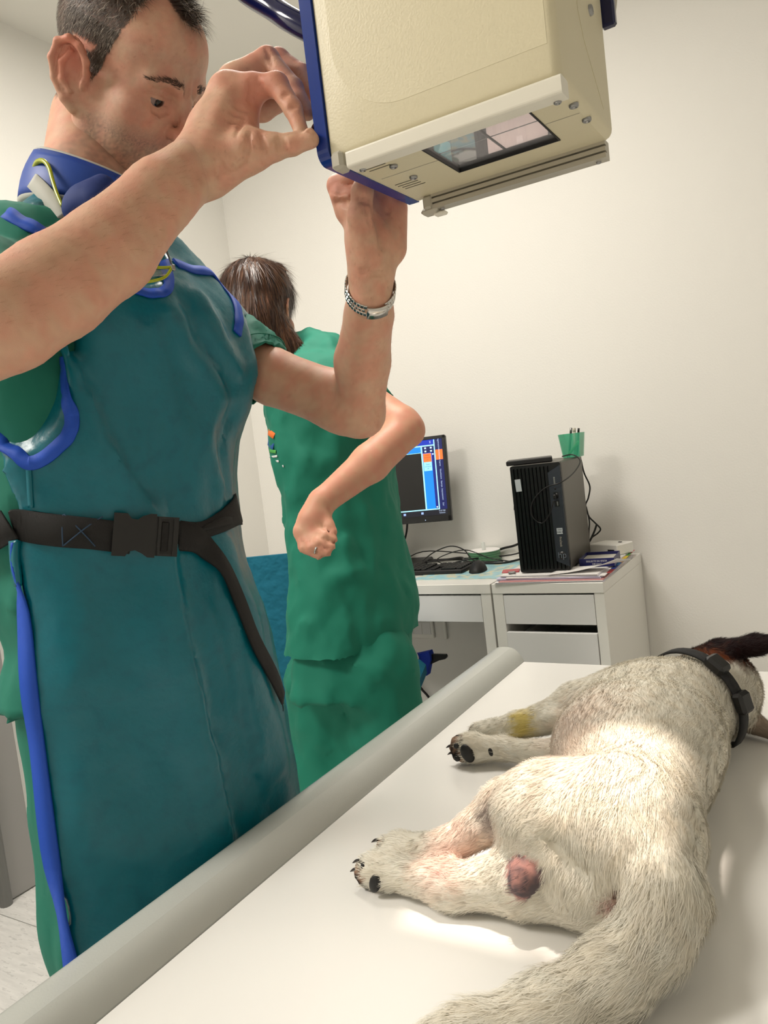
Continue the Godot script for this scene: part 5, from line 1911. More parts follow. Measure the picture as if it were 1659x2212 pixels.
	put("trouser_seam", strap(tf, [Vector3(-0.1891, 0.9450, 2.1951), Vector3(-0.1872, 0.9033, 2.1978), Vector3(-0.1805, 0.8532, 2.2042), Vector3(-0.1737, 0.8037, 2.2105), Vector3(-0.1734, 0.7525, 2.2150), Vector3(-0.1735, 0.6808, 2.2216)], 0.0016, 0.0012, 0.0), mat("dark_seam", Color(0.01, 0.12, 0.10), 0.8), t, -o)
	for z in [1.92, 2.09]:
		var sh := Field.new()
		sh.blend = 0.03
		sh.cap(Vector3(-0.21, 0.045, z), Vector3(-0.05, 0.035, z), 0.042, 0.032)
		sh.ell(Vector3(-0.04, 0.032, z), Vector3(0.06, 0.030, 0.044))
		var bb := sh.bounds(0.01)
		sh.build(0.008, Vector3(bb.position.x, 0.001, bb.position.z), bb.end)
		put("clog", net_mesh([sh]), mats["white_lacquer"], t, -o)
	# --- lead apron
	var af := apron_field()
	var ab := af.bounds(0.02)
	af.build(0.0078, Vector3(-0.33, 0.42, ab.position.z), Vector3(ab.end.x, 1.60, ab.end.z), 0.018)
	af.relax(1)
	af.renormal()
	var am := apron_mat()
	var ap := put("lead_apron", net_mesh([af]), am, t, -o, Vector3.ZERO, "teal vinyl lead apron")
	var blue := mat("blue_binding", Color(0.05, 0.29, 0.73), 0.65)
	relief(blue, noise_tex(0.3, 1, 128, true, 3.0, 18), 0.3, 50.0)
	for b in [[[Vector3(-0.1698, 1.1519, 2.1849), Vector3(-0.1647, 1.1218, 2.1846), Vector3(-0.1562, 1.0713, 2.1901), Vector3(-0.1434, 0.9988, 2.2047), Vector3(-0.1422, 0.9293, 2.2109), Vector3(-0.1314, 0.8281, 2.2227), Vector3(-0.1213, 0.7557, 2.2281), Vector3(-0.1110, 0.6786, 2.2329), Vector3(-0.0973, 0.5547, 2.2419)], 0.0195],
			[[Vector3(-0.1101, 1.3475, 2.1358), Vector3(-0.1044, 1.3266, 2.1307), Vector3(-0.1029, 1.3021, 2.1273), Vector3(-0.1038, 1.2782, 2.1302), Vector3(-0.1100, 1.2574, 2.1400), Vector3(-0.1253, 1.2411, 2.1567), Vector3(-0.1420, 1.2361, 2.1702), Vector3(-0.1536, 1.2519, 2.1774), Vector3(-0.1701, 1.2728, 2.1849), Vector3(-0.1854, 1.2848, 2.1893)], 0.016],
			[[Vector3(-0.1832, 1.5251, 2.1366), Vector3(-0.1505, 1.5093, 2.1355), Vector3(-0.1323, 1.4954, 2.1265), Vector3(-0.1227, 1.4864, 2.1128)], 0.020],
			[[Vector3(-0.0828, 1.4641, 1.9700), Vector3(-0.0946, 1.4672, 1.9218), Vector3(-0.1104, 1.4642, 1.8689), Vector3(-0.0841, 1.4335, 1.8703), Vector3(-0.0548, 1.3979, 1.8937), Vector3(-0.0484, 1.3776, 1.9070)], 0.014],
			[[Vector3(-0.0583, 1.4193, 2.0632), Vector3(-0.0513, 1.4141, 2.0466), Vector3(-0.0510, 1.4195, 2.0225), Vector3(-0.0619, 1.4392, 2.0040), Vector3(-0.0828, 1.4683, 1.9876)], 0.013]]:
		put("blue_binding", strap(af, b[0], b[1], 0.003, 0.0, 4, b[0].size() != 9), blue, ap)
	put("side_seam", strap(af, [Vector3(-0.1424, 1.2336, 2.1704), Vector3(-0.1438, 1.2059, 2.1708), Vector3(-0.1447, 1.1881, 2.1711)], 0.006, 0.002), am, ap)
	put("belt_tunnel", strap(af, [Vector3(-0.1647, 1.1524, 2.1827), Vector3(-0.1612, 1.1340, 2.1815), Vector3(-0.1594, 1.1112, 2.1838), Vector3(-0.1589, 1.1036, 2.1849)], [0.012, 0.010, 0.011, 0.005], 0.006), am, ap)
	# belt
	var web := mat("belt_web", Color(0.075, 0.07, 0.068), 0.8)
	relief(web, noise_tex(0.25, 2, 256, true, 6.0, 19), 0.6, 30.0)
	var bt := put("waist_belt", strap(af, [Vector3(-0.1678, 1.1733, 2.1837), Vector3(-0.1522, 1.1682, 2.1761), Vector3(-0.1263, 1.1588, 2.1558), Vector3(-0.1056, 1.1508, 2.1307), Vector3(-0.0862, 1.1409, 2.0935)], 0.0355, 0.003, 0.003), web, t, -o, Vector3.ZERO, "black webbing belt")
	put("belt_strap", strap(sf, [Vector3(-0.325, 1.166, 2.07), Vector3(-0.30, 1.163, 2.12), Vector3(-0.26, 1.158, 2.155), Vector3(-0.226, 1.153, 2.172), Vector3(-0.1668, 1.1731, 2.1833)], 0.0355, 0.003, 0.016), web, bt)
	put("belt_strap", strap(af, [Vector3(-0.0727, 1.1347, 2.0364), Vector3(-0.0714, 1.1323, 2.0022), Vector3(-0.0787, 1.1383, 1.9512), Vector3(-0.1029, 1.1490, 1.8928), Vector3(-0.19, 1.165, 1.82)], [0.030, 0.022, 0.028, 0.037, 0.036], 0.003, 0.004), web, bt)
	put("belt_strap", strap(af, [Vector3(-0.0714, 1.1324, 2.0141), Vector3(-0.0760, 1.1333, 1.9638), Vector3(-0.0971, 1.1297, 1.9051)], [0.004, 0.012, 0.006], 0.004, 0.006), web, bt)
	put("belt_end", strap(af, [Vector3(-0.0733, 1.1320, 2.0408), Vector3(-0.0708, 1.1241, 2.0203), Vector3(-0.0690, 1.1071, 2.0014), Vector3(-0.0667, 1.0777, 1.9890), Vector3(-0.0573, 1.0319, 1.9810), Vector3(-0.0528, 0.9832, 1.9669), Vector3(-0.0603, 0.9306, 1.9363), Vector3(-0.0681, 0.8841, 1.9077)], [0.036, 0.034, 0.028, 0.0245, 0.022, 0.021, 0.021, 0.021], 0.003, 0.006), web, bt)
	put("frayed_thread", strap(af, [Vector3(-0.0691, 0.8790, 1.9045), Vector3(-0.0703, 0.8698, 1.9009), Vector3(-0.0682, 0.8650, 1.9055)], [0.002, 0.0012, 0.0006], 0.001, 0.005), web, bt)
	# stitched cross
	var thread := mat("blue_thread", Color(0.16, 0.26, 0.36), 0.8)
	for b in [[Vector3(-0.1215, 1.1753, 2.1505), Vector3(-0.1060, 1.1373, 2.1316)], [Vector3(-0.1237, 1.1428, 2.1535), Vector3(-0.0985, 1.1697, 2.1191)], [Vector3(-0.1219, 1.1753, 2.1509), Vector3(-0.1247, 1.1420, 2.1546)]]:
		put("stitching", strap(af, [b[0], b[0].lerp(b[1], 0.5), b[1]], 0.0014, 0.0008, 0.0070), thread, bt)
	buckle(af, bt)
	# --- thyroid collar
	thyroid_collar(t, o)
	build_wristwatch()
	build_eyeglasses()

func move_net(f: Field, x: Transform3D):
	var b := x.basis.orthonormalized()
	for i in f.verts.size():
		f.verts[i] = x * f.verts[i]
		f.norms[i] = b * f.norms[i]

func apron_mat() -> StandardMaterial3D:
	var m := mat("teal_vinyl", Color(0.0, 0.405, 0.465), 0.32, 0.0, 0.45)
	relief(m, noise_tex(0.03, 4, 512, true, 5.0, 33), 0.25, 5.0)
	var t := noise_tex(0.012, 5, 512, false, 1.0, 14)
	var g := Gradient.new()
	g.offsets = PackedFloat32Array([0.0, 0.45, 0.7, 1.0])
	g.colors = PackedColorArray([Color(0.82, 0.9, 0.92), Color(1, 1, 1), Color(1, 1, 1), Color(1.0, 0.97, 0.95)])
	t.color_ramp = g
	m.albedo_texture = t
	return m

func head_field() -> Field:
	var f := Field.new()
	f.blend = 0.022
	f.ell(Vector3(0, 0.055, -0.014), Vector3(0.0735, 0.081, 0.096))
	f.ell(Vector3(0, 0.060, 0.042), Vector3(0.061, 0.056, 0.052))
	f.ell(Vector3(0, -0.004, 0.044), Vector3(0.058, 0.062, 0.049))
	f.ell(Vector3(0, -0.015, -0.020), Vector3(0.056, 0.050, 0.062))
	for s in [-1.0, 1.0]:
		f.cap(Vector3(s * 0.040, 0.0345, 0.0745), Vector3(s * 0.012, 0.0335, 0.0875), 0.0105, 0.0095, 0.016)
		f.ell(Vector3(s * 0.046, -0.003, 0.060), Vector3(0.019, 0.014, 0.019), Basis(), 0.022)
		f.ell(Vector3(s * 0.046, -0.046, 0.026), Vector3(0.0190, 0.044, 0.034), Basis(), 0.03)
		f.ell(Vector3(s * 0.036, -0.042, 0.054), Vector3(0.0230, 0.036, 0.030), Basis(), 0.03)
		f.cap(Vector3(s * 0.049, -0.076, 0.008), Vector3(s * 0.020, -0.104, 0.072), 0.0165, 0.0155, 0.03)
		f.cap(Vector3(s * 0.060, -0.015, -0.002), Vector3(s * 0.050, -0.074, 0.006), 0.013, 0.0155, 0.03)
	f.ell(Vector3(0, -0.102, 0.077), Vector3(0.022, 0.018, 0.016), Basis(), 0.018)
	f.ell(Vector3(0, -0.052, 0.070), Vector3(0.031, 0.030, 0.025), Basis(), 0.018)
	# sockets and lids
	for s in [-1.0, 1.0]:
		f.ell(Vector3(s * 0.0310, 0.0165, 0.0905), Vector3(0.0165, 0.0120, 0.0125), Basis(), 0.013, true)
		f.ell(Vector3(s * 0.0315, 0.0170, 0.0712), Vector3(0.0170, 0.0130, 0.0132), Basis(), 0.005)
	# nose
	f.cap(Vector3(0, 0.027, 0.0905), Vector3(0, -0.008, 0.1105), 0.0075, 0.0095, 0.012)
	f.ell(Vector3(0, -0.0145, 0.1120), Vector3(0.0115, 0.0105, 0.0115), Basis(), 0.010)
	for s in [-1.0, 1.0]:
		f.ell(Vector3(s * 0.0125, -0.0185, 0.1015), Vector3(0.0075, 0.0075, 0.0105), Basis(), 0.007)
		f.ell(Vector3(s * 0.0065, -0.0265, 0.1060), Vector3(0.0035, 0.0030, 0.0055), Basis(), 0.003, true)
		# fold from the nose to the mouth
		f.cap(Vector3(s * 0.021, -0.020, 0.1005), Vector3(s * 0.031, -0.046, 0.0925), 0.0008, 0.0015, 0.008, true)
	# lips
	f.cap(Vector3(-0.019, -0.0475, 0.0885), Vector3(0, -0.0450, 0.0955), 0.0048, 0.0055, 0.006)
	f.cap(Vector3(0.019, -0.0475, 0.0885), Vector3(0, -0.0450, 0.0955), 0.0048, 0.0055, 0.006)
	f.cap(Vector3(-0.017, -0.0555, 0.0875), Vector3(0, -0.0575, 0.0935), 0.0050, 0.0060, 0.006)
	f.cap(Vector3(0.017, -0.0555, 0.0875), Vector3(0, -0.0575, 0.0935), 0.0050, 0.0060, 0.006)
	for s in [-1.0, 1.0]:
		f.cap(Vector3(0, -0.0513, 0.1000), Vector3(s * 0.025, -0.0520, 0.0905), 0.0015, 0.0018, 0.004, true)
		# lid opening, upper crease and the pouch below, drawn on the skin
		groove(f, [Vector3(s * 0.0165, 0.0085, 0.0805), Vector3(s * 0.0230, 0.0098, 0.0842), Vector3(s * 0.0310, 0.0108, 0.0856), Vector3(s * 0.0390, 0.0126, 0.0832), Vector3(s * 0.0465, 0.0156, 0.0780)], [0.0010, 0.0015, 0.0017, 0.0015, 0.0009], 0.0008)
		groove(f, [Vector3(s * 0.0170, 0.0170, 0.0850), Vector3(s * 0.0300, 0.0215, 0.0868), Vector3(s * 0.0400, 0.0215, 0.0830), Vector3(s * 0.0510, 0.0180, 0.0745)], [0.0006, 0.0010, 0.0010, 0.0005], 0.003)
		groove(f, [Vector3(s * 0.0190, 0.0030, 0.0870), Vector3(s * 0.0300, -0.0005, 0.0865), Vector3(s * 0.0400, 0.0010, 0.0840)], [0.0006, 0.0010, 0.0005], 0.006)
		# frown between the brows
		f.cap(Vector3(s * 0.007, 0.032, 0.0985), Vector3(s * 0.009, 0.055, 0.1005), 0.0018, 0.0012, 0.008, true)
	# ears
	for s in [-1.0, 1.0]:
		var e := func(x: float, y: float, z: float) -> Vector3:
			return Vector3(s * (0.0715 + (x - 0.0715) * 1.1), -0.004 + y * 1.12, 0.004 + (z - 0.004) * 1.12)
		f.ell(e.call(0.0815, 0.006, -0.0115), Vector3(0.0042, 0.0385, 0.0225), Basis(Vector3.UP, -s * 0.50) * Basis(Vector3.RIGHT, -0.12), 0.006)
		var hx := [e.call(0.0755, 0.006, 0.005), e.call(0.0800, 0.021, 0.006), e.call(0.0850, 0.033, -0.002), e.call(0.0895, 0.036, -0.014), e.call(0.0930, 0.028, -0.025), e.call(0.0935, 0.010, -0.029), e.call(0.0895, -0.008, -0.024), e.call(0.0840, -0.022, -0.014)]
		for k in 7:
			f.cap(hx[k], hx[k + 1], 0.0040, 0.0040, 0.004)
		f.cap(e.call(0.0820, -0.024, -0.011), e.call(0.0770, -0.031, -0.003), 0.0062, 0.0060, 0.005)
		var ah := [e.call(0.0855, 0.024, -0.012), e.call(0.0890, 0.010, -0.018), e.call(0.0870, -0.006, -0.015), e.call(0.0830, -0.014, -0.006)]
		f.ell(e.call(0.0880, -0.002, -0.0050), Vector3(0.0080, 0.0120, 0.0080), Basis(), 0.003, true)
		for k in 3:
			f.cap(ah[k], ah[k + 1], 0.0036, 0.0034, 0.004)
		f.ell(e.call(0.0770, -0.002, 0.0055), Vector3(0.0055, 0.0070, 0.0045), Basis(), 0.004)
	return f

func hairline(p: Vector3) -> float:
	# height of the hair's edge round the head, by the angle from the face
	var a := rad_to_deg(atan2(absf(p.x), p.z + 0.004))
	var xs := [0.0, 12.0, 20.0, 30.0, 40.0, 50.0, 60.0, 68.0, 75.0, 82.0, 88.0, 96.0, 106.0, 118.0, 140.0, 180.0]
	var ys := [0.099, 0.102, 0.116, 0.127, 0.121, 0.097, 0.064, 0.040, 0.018, -0.006, 0.008, 0.032, 0.028, -0.014, -0.050, -0.060]
	for i in xs.size() - 1:
		if a <= xs[i + 1]:
			return lerpf(ys[i], ys[i + 1], (a - xs[i]) / (xs[i + 1] - xs[i]))
	return -0.06

func head_hair(f: Field, pose: Transform3D, nz: FastNoiseLite) -> ArrayMesh:
	var rng := RandomNumberGenerator.new()
	rng.seed = 404
	var items := []
	var tris := f.idx.size() / 3
	var b := pose.basis.orthonormalized()
	for k in 90000:
		var ti := (rng.randi() % tris) * 3
		var i := f.idx[ti]
		var w1 := rng.randf()
		var w2 := rng.randf() * (1.0 - w1)
		var p := f.verts[i] + (f.verts[f.idx[ti + 1]] - f.verts[i]) * w1 + (f.verts[f.idx[ti + 2]] - f.verts[i]) * w2
		var n := f.norms[i]
		var edge := hairline(p) + nz.get_noise_3dv(p * 130.0) * 0.006
		var over := p.y - edge
		if absf(p.x) > 0.0700 and p.y < 0.045 and p.z < 0.018:
			continue
		# eyebrows and stubble are hair as well
		var ax_ := absf(p.x)
		var by := absf(p.y - (0.0405 - maxf(ax_ - 0.032, 0.0) * 0.30 - maxf(0.026 - ax_, 0.0) * 0.12)) / lerpf(0.0062, 0.0026, clampf((ax_ - 0.018) / 0.034, 0.0, 1.0))
		var brow := by < 1.0 and ax_ > 0.011 and ax_ < 0.053 and p.z > 0.058 and rng.randf() > 0.5 + by * by * 0.8
		if over < 0.0 and not brow:
			continue
		if over < 0.006 and rng.randf() > over / 0.006 and not brow:
			continue
		var L := 0.009
		var dir := Vector3.ZERO
		var lift := 0.3
		if brow:
			L = 0.0075
			dir = Vector3(signf(p.x), 0.18, -0.35)
			lift = 0.2
		else:
			var top := clampf((p.y - 0.075) / 0.05, 0.0, 1.0)
			L = lerpf(0.008, 0.024, top) * (0.7 + rng.randf() * 0.5)
			dir = Vector3(0, -1, -0.25).lerp(Vector3(rng.randfn() * 0.25, 0.1, 1.0), top)
			lift = lerpf(0.22, 0.45, top)
			if p.z > 0.035 and p.y > 0.09:
				L *= 1.35
				lift = 0.55
		dir += Vector3(rng.randfn(), rng.randfn(), rng.randfn()) * 0.22
		dir = (dir - n * dir.dot(n)).normalized()
		var mid := p + dir * L * 0.5 + n * L * lift * 0.8
		var tip := p + dir * L + n * L * lift
		var side := clampf(1.0 - (p.y - 0.02) / 0.08, 0.0, 1.0)
		var grey := rng.randf() < (0.16 + 0.30 * side)
		var c := lin(0.43, 0.39, 0.35) if grey else lin(0.27, 0.225, 0.19)
		if rng.randf() < (0.04 if p.z < 0.05 else 0.22):
			c = lin(0.72, 0.67, 0.61)
		if brow:
			c = lin(0.33, 0.25, 0.20)
		c = c * (0.75 + rng.randf() * 0.5)
		items.append([pose * (p - n * 0.0005), pose * mid, pose * tip, c, b * (n + dir * 0.15).normalized()])
	return hairs(items, 0.00058)

func skin_color(p: Vector3, n: Vector3, inv: Transform3D, nz: FastNoiseLite) -> Color:
	var j := nz.get_noise_3dv(p * 35.0)
	var j2 := nz.get_noise_3dv(p * 120.0 + Vector3(5, 3, 1))
	var c := lin(0.80, 0.64, 0.535).lerp(lin(0.805, 0.59, 0.495), clampf(0.5 + j * 1.3, 0.0, 1.0))
	c = c * (1.0 + j2 * 0.10)
	c = c.lerp(lin(0.60, 0.40, 0.30), clampf(nz.get_noise_3dv(p * 260.0) * 2.2 - 1.05, 0.0, 0.3))
	var q := inv * p
	if q.length() < 0.19:
		var red := 0.0
		var blob := func(at: Vector3, r: float) -> float:
			return clampf(1.0 - q.distance_to(at) / r, 0.0, 1.0)
		red = maxf(red, blob.call(Vector3(0, -0.015, 0.112), 0.045))
		for s in [-1.0, 1.0]:
			red = maxf(red, blob.call(Vector3(s * 0.045, -0.008, 0.07), 0.04) * 0.7)
			red = maxf(red, blob.call(Vector3(s * 0.092, 0.022, -0.014), 0.055) * 1.35)
		c = c.lerp(lin(0.80, 0.43, 0.35), red * 0.6)
		# stubble
		var beard := clampf((-0.018 - q.y - maxf(0.0, 0.045 - q.z) * 0.05) * 45.0, 0.0, 1.0) * clampf((q.z - 0.004) * 60.0, 0.0, 1.0)
		beard *= clampf((absf(q.x) + (q.z - 0.06) * 0.25 + (-0.035 - q.y) * 0.9) * 40.0, 0.0, 1.0) if q.y > -0.035 else 1.0
		beard *= clampf(1.0 - (-0.13 - q.y) * 60.0, 0.0, 1.0)
		c = c.lerp(lin(0.40, 0.34, 0.31), beard * clampf(0.40 + j2 * 0.12 + nz.get_noise_3dv(p * 420.0) * 0.5, 0.0, 0.9))
		# lips
		if absf(q.x) < 0.023 and q.z > 0.085:
			var lip := clampf(1.0 - absf(q.y + 0.0515) / 0.0095, 0.0, 1.0)
			c = c.lerp(lin(0.70, 0.40, 0.36), lip * 0.8)
		# scalp under the hair
		if q.y > hairline(q) + 0.004 and absf(q.x) < (0.082 if q.y > 0.048 else 0.0705):
			c = c.lerp(lin(0.26, 0.215, 0.185), 0.85)
	else:
		# reddened knuckles and hand creases of the lifted hands
		for k in [Vector3(0.1453, 1.5675, 2.0711), Vector3(0.1740, 1.5641, 2.0717), Vector3(0.1456, 1.6123, 2.0375), Vector3(0.1255, 1.5058, 2.0946), Vector3(0.1467, 1.5363, 2.0790), Vector3(0.1492, 1.5019, 1.9284), Vector3(0.1967, 1.4638, 1.9033)]:
			c = c.lerp(lin(0.80, 0.45, 0.38), clampf(1.0 - p.distance_to(k) / 0.038, 0.0, 1.0) * 0.42)
	return c

func groove(f: Field, pts: Array, r: Array, k: float):
	var on := []
	for p in pts:
		on.append(f.snap(p))
	for i in pts.size() - 1:
		f.cap(on[i], on[i + 1], r[i], r[i + 1], k, true)

func crease(f: Field, a: Vector3, b: Vector3, r: float):
	# a groove drawn on the skin
	var p := f.snap(a)
	var m := f.snap(a.lerp(b, 0.5))
	var q := f.snap(b)
	f.cap(p, m, r * 0.5, r, 0.004, true)
	f.cap(m, q, r, r * 0.5, 0.004, true)

func right_hand_field() -> Field:
	var f := Field.new()
	f.blend = 0.012
	# wrist and back of the hand
	f.cap(Vector3(0.0898, 1.4569, 2.1592), Vector3(0.1108, 1.4990, 2.1123), 0.0290, 0.0268, 0.010)
	f.ell(Vector3(0.1208, 1.5273, 2.0931), Vector3(0.033, 0.030, 0.021), Basis(Vector3.UP, 0.5), 0.010)
	f.cap(Vector3(0.1097, 1.5042, 2.1101), Vector3(0.1245, 1.5649, 2.0804), 0.025, 0.0185, 0.010)
	f.cap(Vector3(0.1068, 1.5100, 2.0996), Vector3(0.1147, 1.5885, 2.0525), 0.024, 0.0175, 0.010)
	f.cap(Vector3(0.1037, 1.5114, 2.0896), Vector3(0.1023, 1.5932, 2.0303), 0.022, 0.0165, 0.010)
	# thenar mass and thumb
	f.cap(Vector3(0.1165, 1.4878, 2.1110), Vector3(0.1549, 1.4989, 2.0962), 0.0235, 0.0190, 0.016)
	f.cap(Vector3(0.1549, 1.4989, 2.0962), Vector3(0.1774, 1.4968, 2.0899), 0.0175, 0.0125, 0.010)
	f.cap(Vector3(0.1774, 1.4968, 2.0899), Vector3(0.1947, 1.4957, 2.0842), 0.0110, 0.0092, 0.006)
	f.cap(Vector3(0.1947, 1.4957, 2.0842), Vector3(0.2133, 1.4957, 2.0789), 0.0092, 0.0078, 0.006)
	# web between thumb and index finger
	f.cap(Vector3(0.1410, 1.5154, 2.0902), Vector3(0.1402, 1.5480, 2.0760), 0.0135, 0.0140, 0.012)
	# index finger
	f.cap(Vector3(0.1285, 1.5654, 2.0814), Vector3(0.1516, 1.5638, 2.0758), 0.0175, 0.0135, 0.012)
	f.cap(Vector3(0.1516, 1.5638, 2.0758), Vector3(0.1768, 1.5606, 2.0703), 0.0120, 0.0108, 0.006)
	f.cap(Vector3(0.1768, 1.5606, 2.0703), Vector3(0.1932, 1.5320, 2.0724), 0.0104, 0.0088, 0.005)
	f.cap(Vector3(0.1932, 1.5320, 2.0724), Vector3(0.2021, 1.5074, 2.0764), 0.0086, 0.0068, 0.004)
	# middle finger
	f.cap(Vector3(0.1159, 1.5881, 2.0553), Vector3(0.1465, 1.6062, 2.0376), 0.0165, 0.0118, 0.008)
	f.cap(Vector3(0.1465, 1.6062, 2.0376), Vector3(0.1760, 1.5673, 2.0409), 0.0110, 0.0092, 0.005)
	f.cap(Vector3(0.1760, 1.5673, 2.0409), Vector3(0.1932, 1.5351, 2.0488), 0.0090, 0.0070, 0.004)
	# ring and little fingers
	f.cap(Vector3(0.1024, 1.5956, 2.0300), Vector3(0.1411, 1.6179, 2.0105), 0.0155, 0.0108, 0.008)
	f.cap(Vector3(0.1411, 1.6179, 2.0105), Vector3(0.1664, 1.5958, 2.0089), 0.0102, 0.0088, 0.005)
	f.cap(Vector3(0.1664, 1.5958, 2.0089), Vector3(0.1843, 1.5627, 2.0165), 0.0086, 0.0066, 0.004)
	f.cap(Vector3(0.0915, 1.5749, 2.0326), Vector3(0.1177, 1.5722, 2.0170), 0.0150, 0.0110, 0.008)
	f.cap(Vector3(0.1177, 1.5722, 2.0170), Vector3(0.1451, 1.5791, 2.0058), 0.0105, 0.0088, 0.005)
	f.cap(Vector3(0.1451, 1.5791, 2.0058), Vector3(0.1712, 1.5682, 2.0086), 0.0088, 0.0066, 0.004)
	# creases: wrist, thumb joint, knuckles
	for c in [[Vector3(0.1680, 1.5079, 2.1098), Vector3(0.1627, 1.4783, 2.1180), 0.0024], [Vector3(0.1646, 1.4771, 2.1205), Vector3(0.1557, 1.4628, 2.1272), 0.0016], [Vector3(0.1779, 1.5101, 2.1059), Vector3(0.1811, 1.4791, 2.1103), 0.0016], [Vector3(0.1915, 1.4993, 2.0987), Vector3(0.1923, 1.4816, 2.1022), 0.0020], [Vector3(0.1949, 1.4981, 2.0979), Vector3(0.1962, 1.4816, 2.1010), 0.0014], [Vector3(0.1530, 1.5259, 2.0972), Vector3(0.1530, 1.5030, 2.1064), 0.0022], [Vector3(0.1664, 1.5658, 2.0855), Vector3(0.1697, 1.5471, 2.0852), 0.0019], [Vector3(0.1617, 1.5655, 2.0860), Vector3(0.1639, 1.5460, 2.0865), 0.0014], [Vector3(0.1583, 1.5651, 2.0881), Vector3(0.1601, 1.5457, 2.0888), 0.0012], [Vector3(0.1880, 1.5427, 2.0840), Vector3(0.1955, 1.5438, 2.0793), 0.0016], [Vector3(0.1432, 1.5433, 2.1015), Vector3(0.1572, 1.5384, 2.0936), 0.0016], [Vector3(0.1382, 1.5362, 2.1052), Vector3(0.1551, 1.5313, 2.0966), 0.0014], [Vector3(0.1355, 1.5283, 2.1076), Vector3(0.1516, 1.5231, 2.0995), 0.0013], [Vector3(0.1441, 1.4813, 2.1325), Vector3(0.1495, 1.4608, 2.1288), 0.0013], [Vector3(0.1497, 1.4834, 2.1289), Vector3(0.1570, 1.4655, 2.1261), 0.0012], [Vector3(0.1962, 1.5292, 2.0826), Vector3(0.2026, 1.5308, 2.0786), 0.0014], [Vector3(0.1519, 1.6102, 2.0456), Vector3(0.1591, 1.5924, 2.0488), 0.0016]]:
		crease(f, c[0], c[1], c[2])
	# tendons
	f.cap(Vector3(0.1256, 1.4969, 2.1281), Vector3(0.1367, 1.5531, 2.0975), 0.0035, 0.0045, 0.012)
	# nails
	f.ell(Vector3(0.2152, 1.5023, 2.0830), Vector3(0.0055, 0.0018, 0.0050), Basis(), 0.002)
	return f

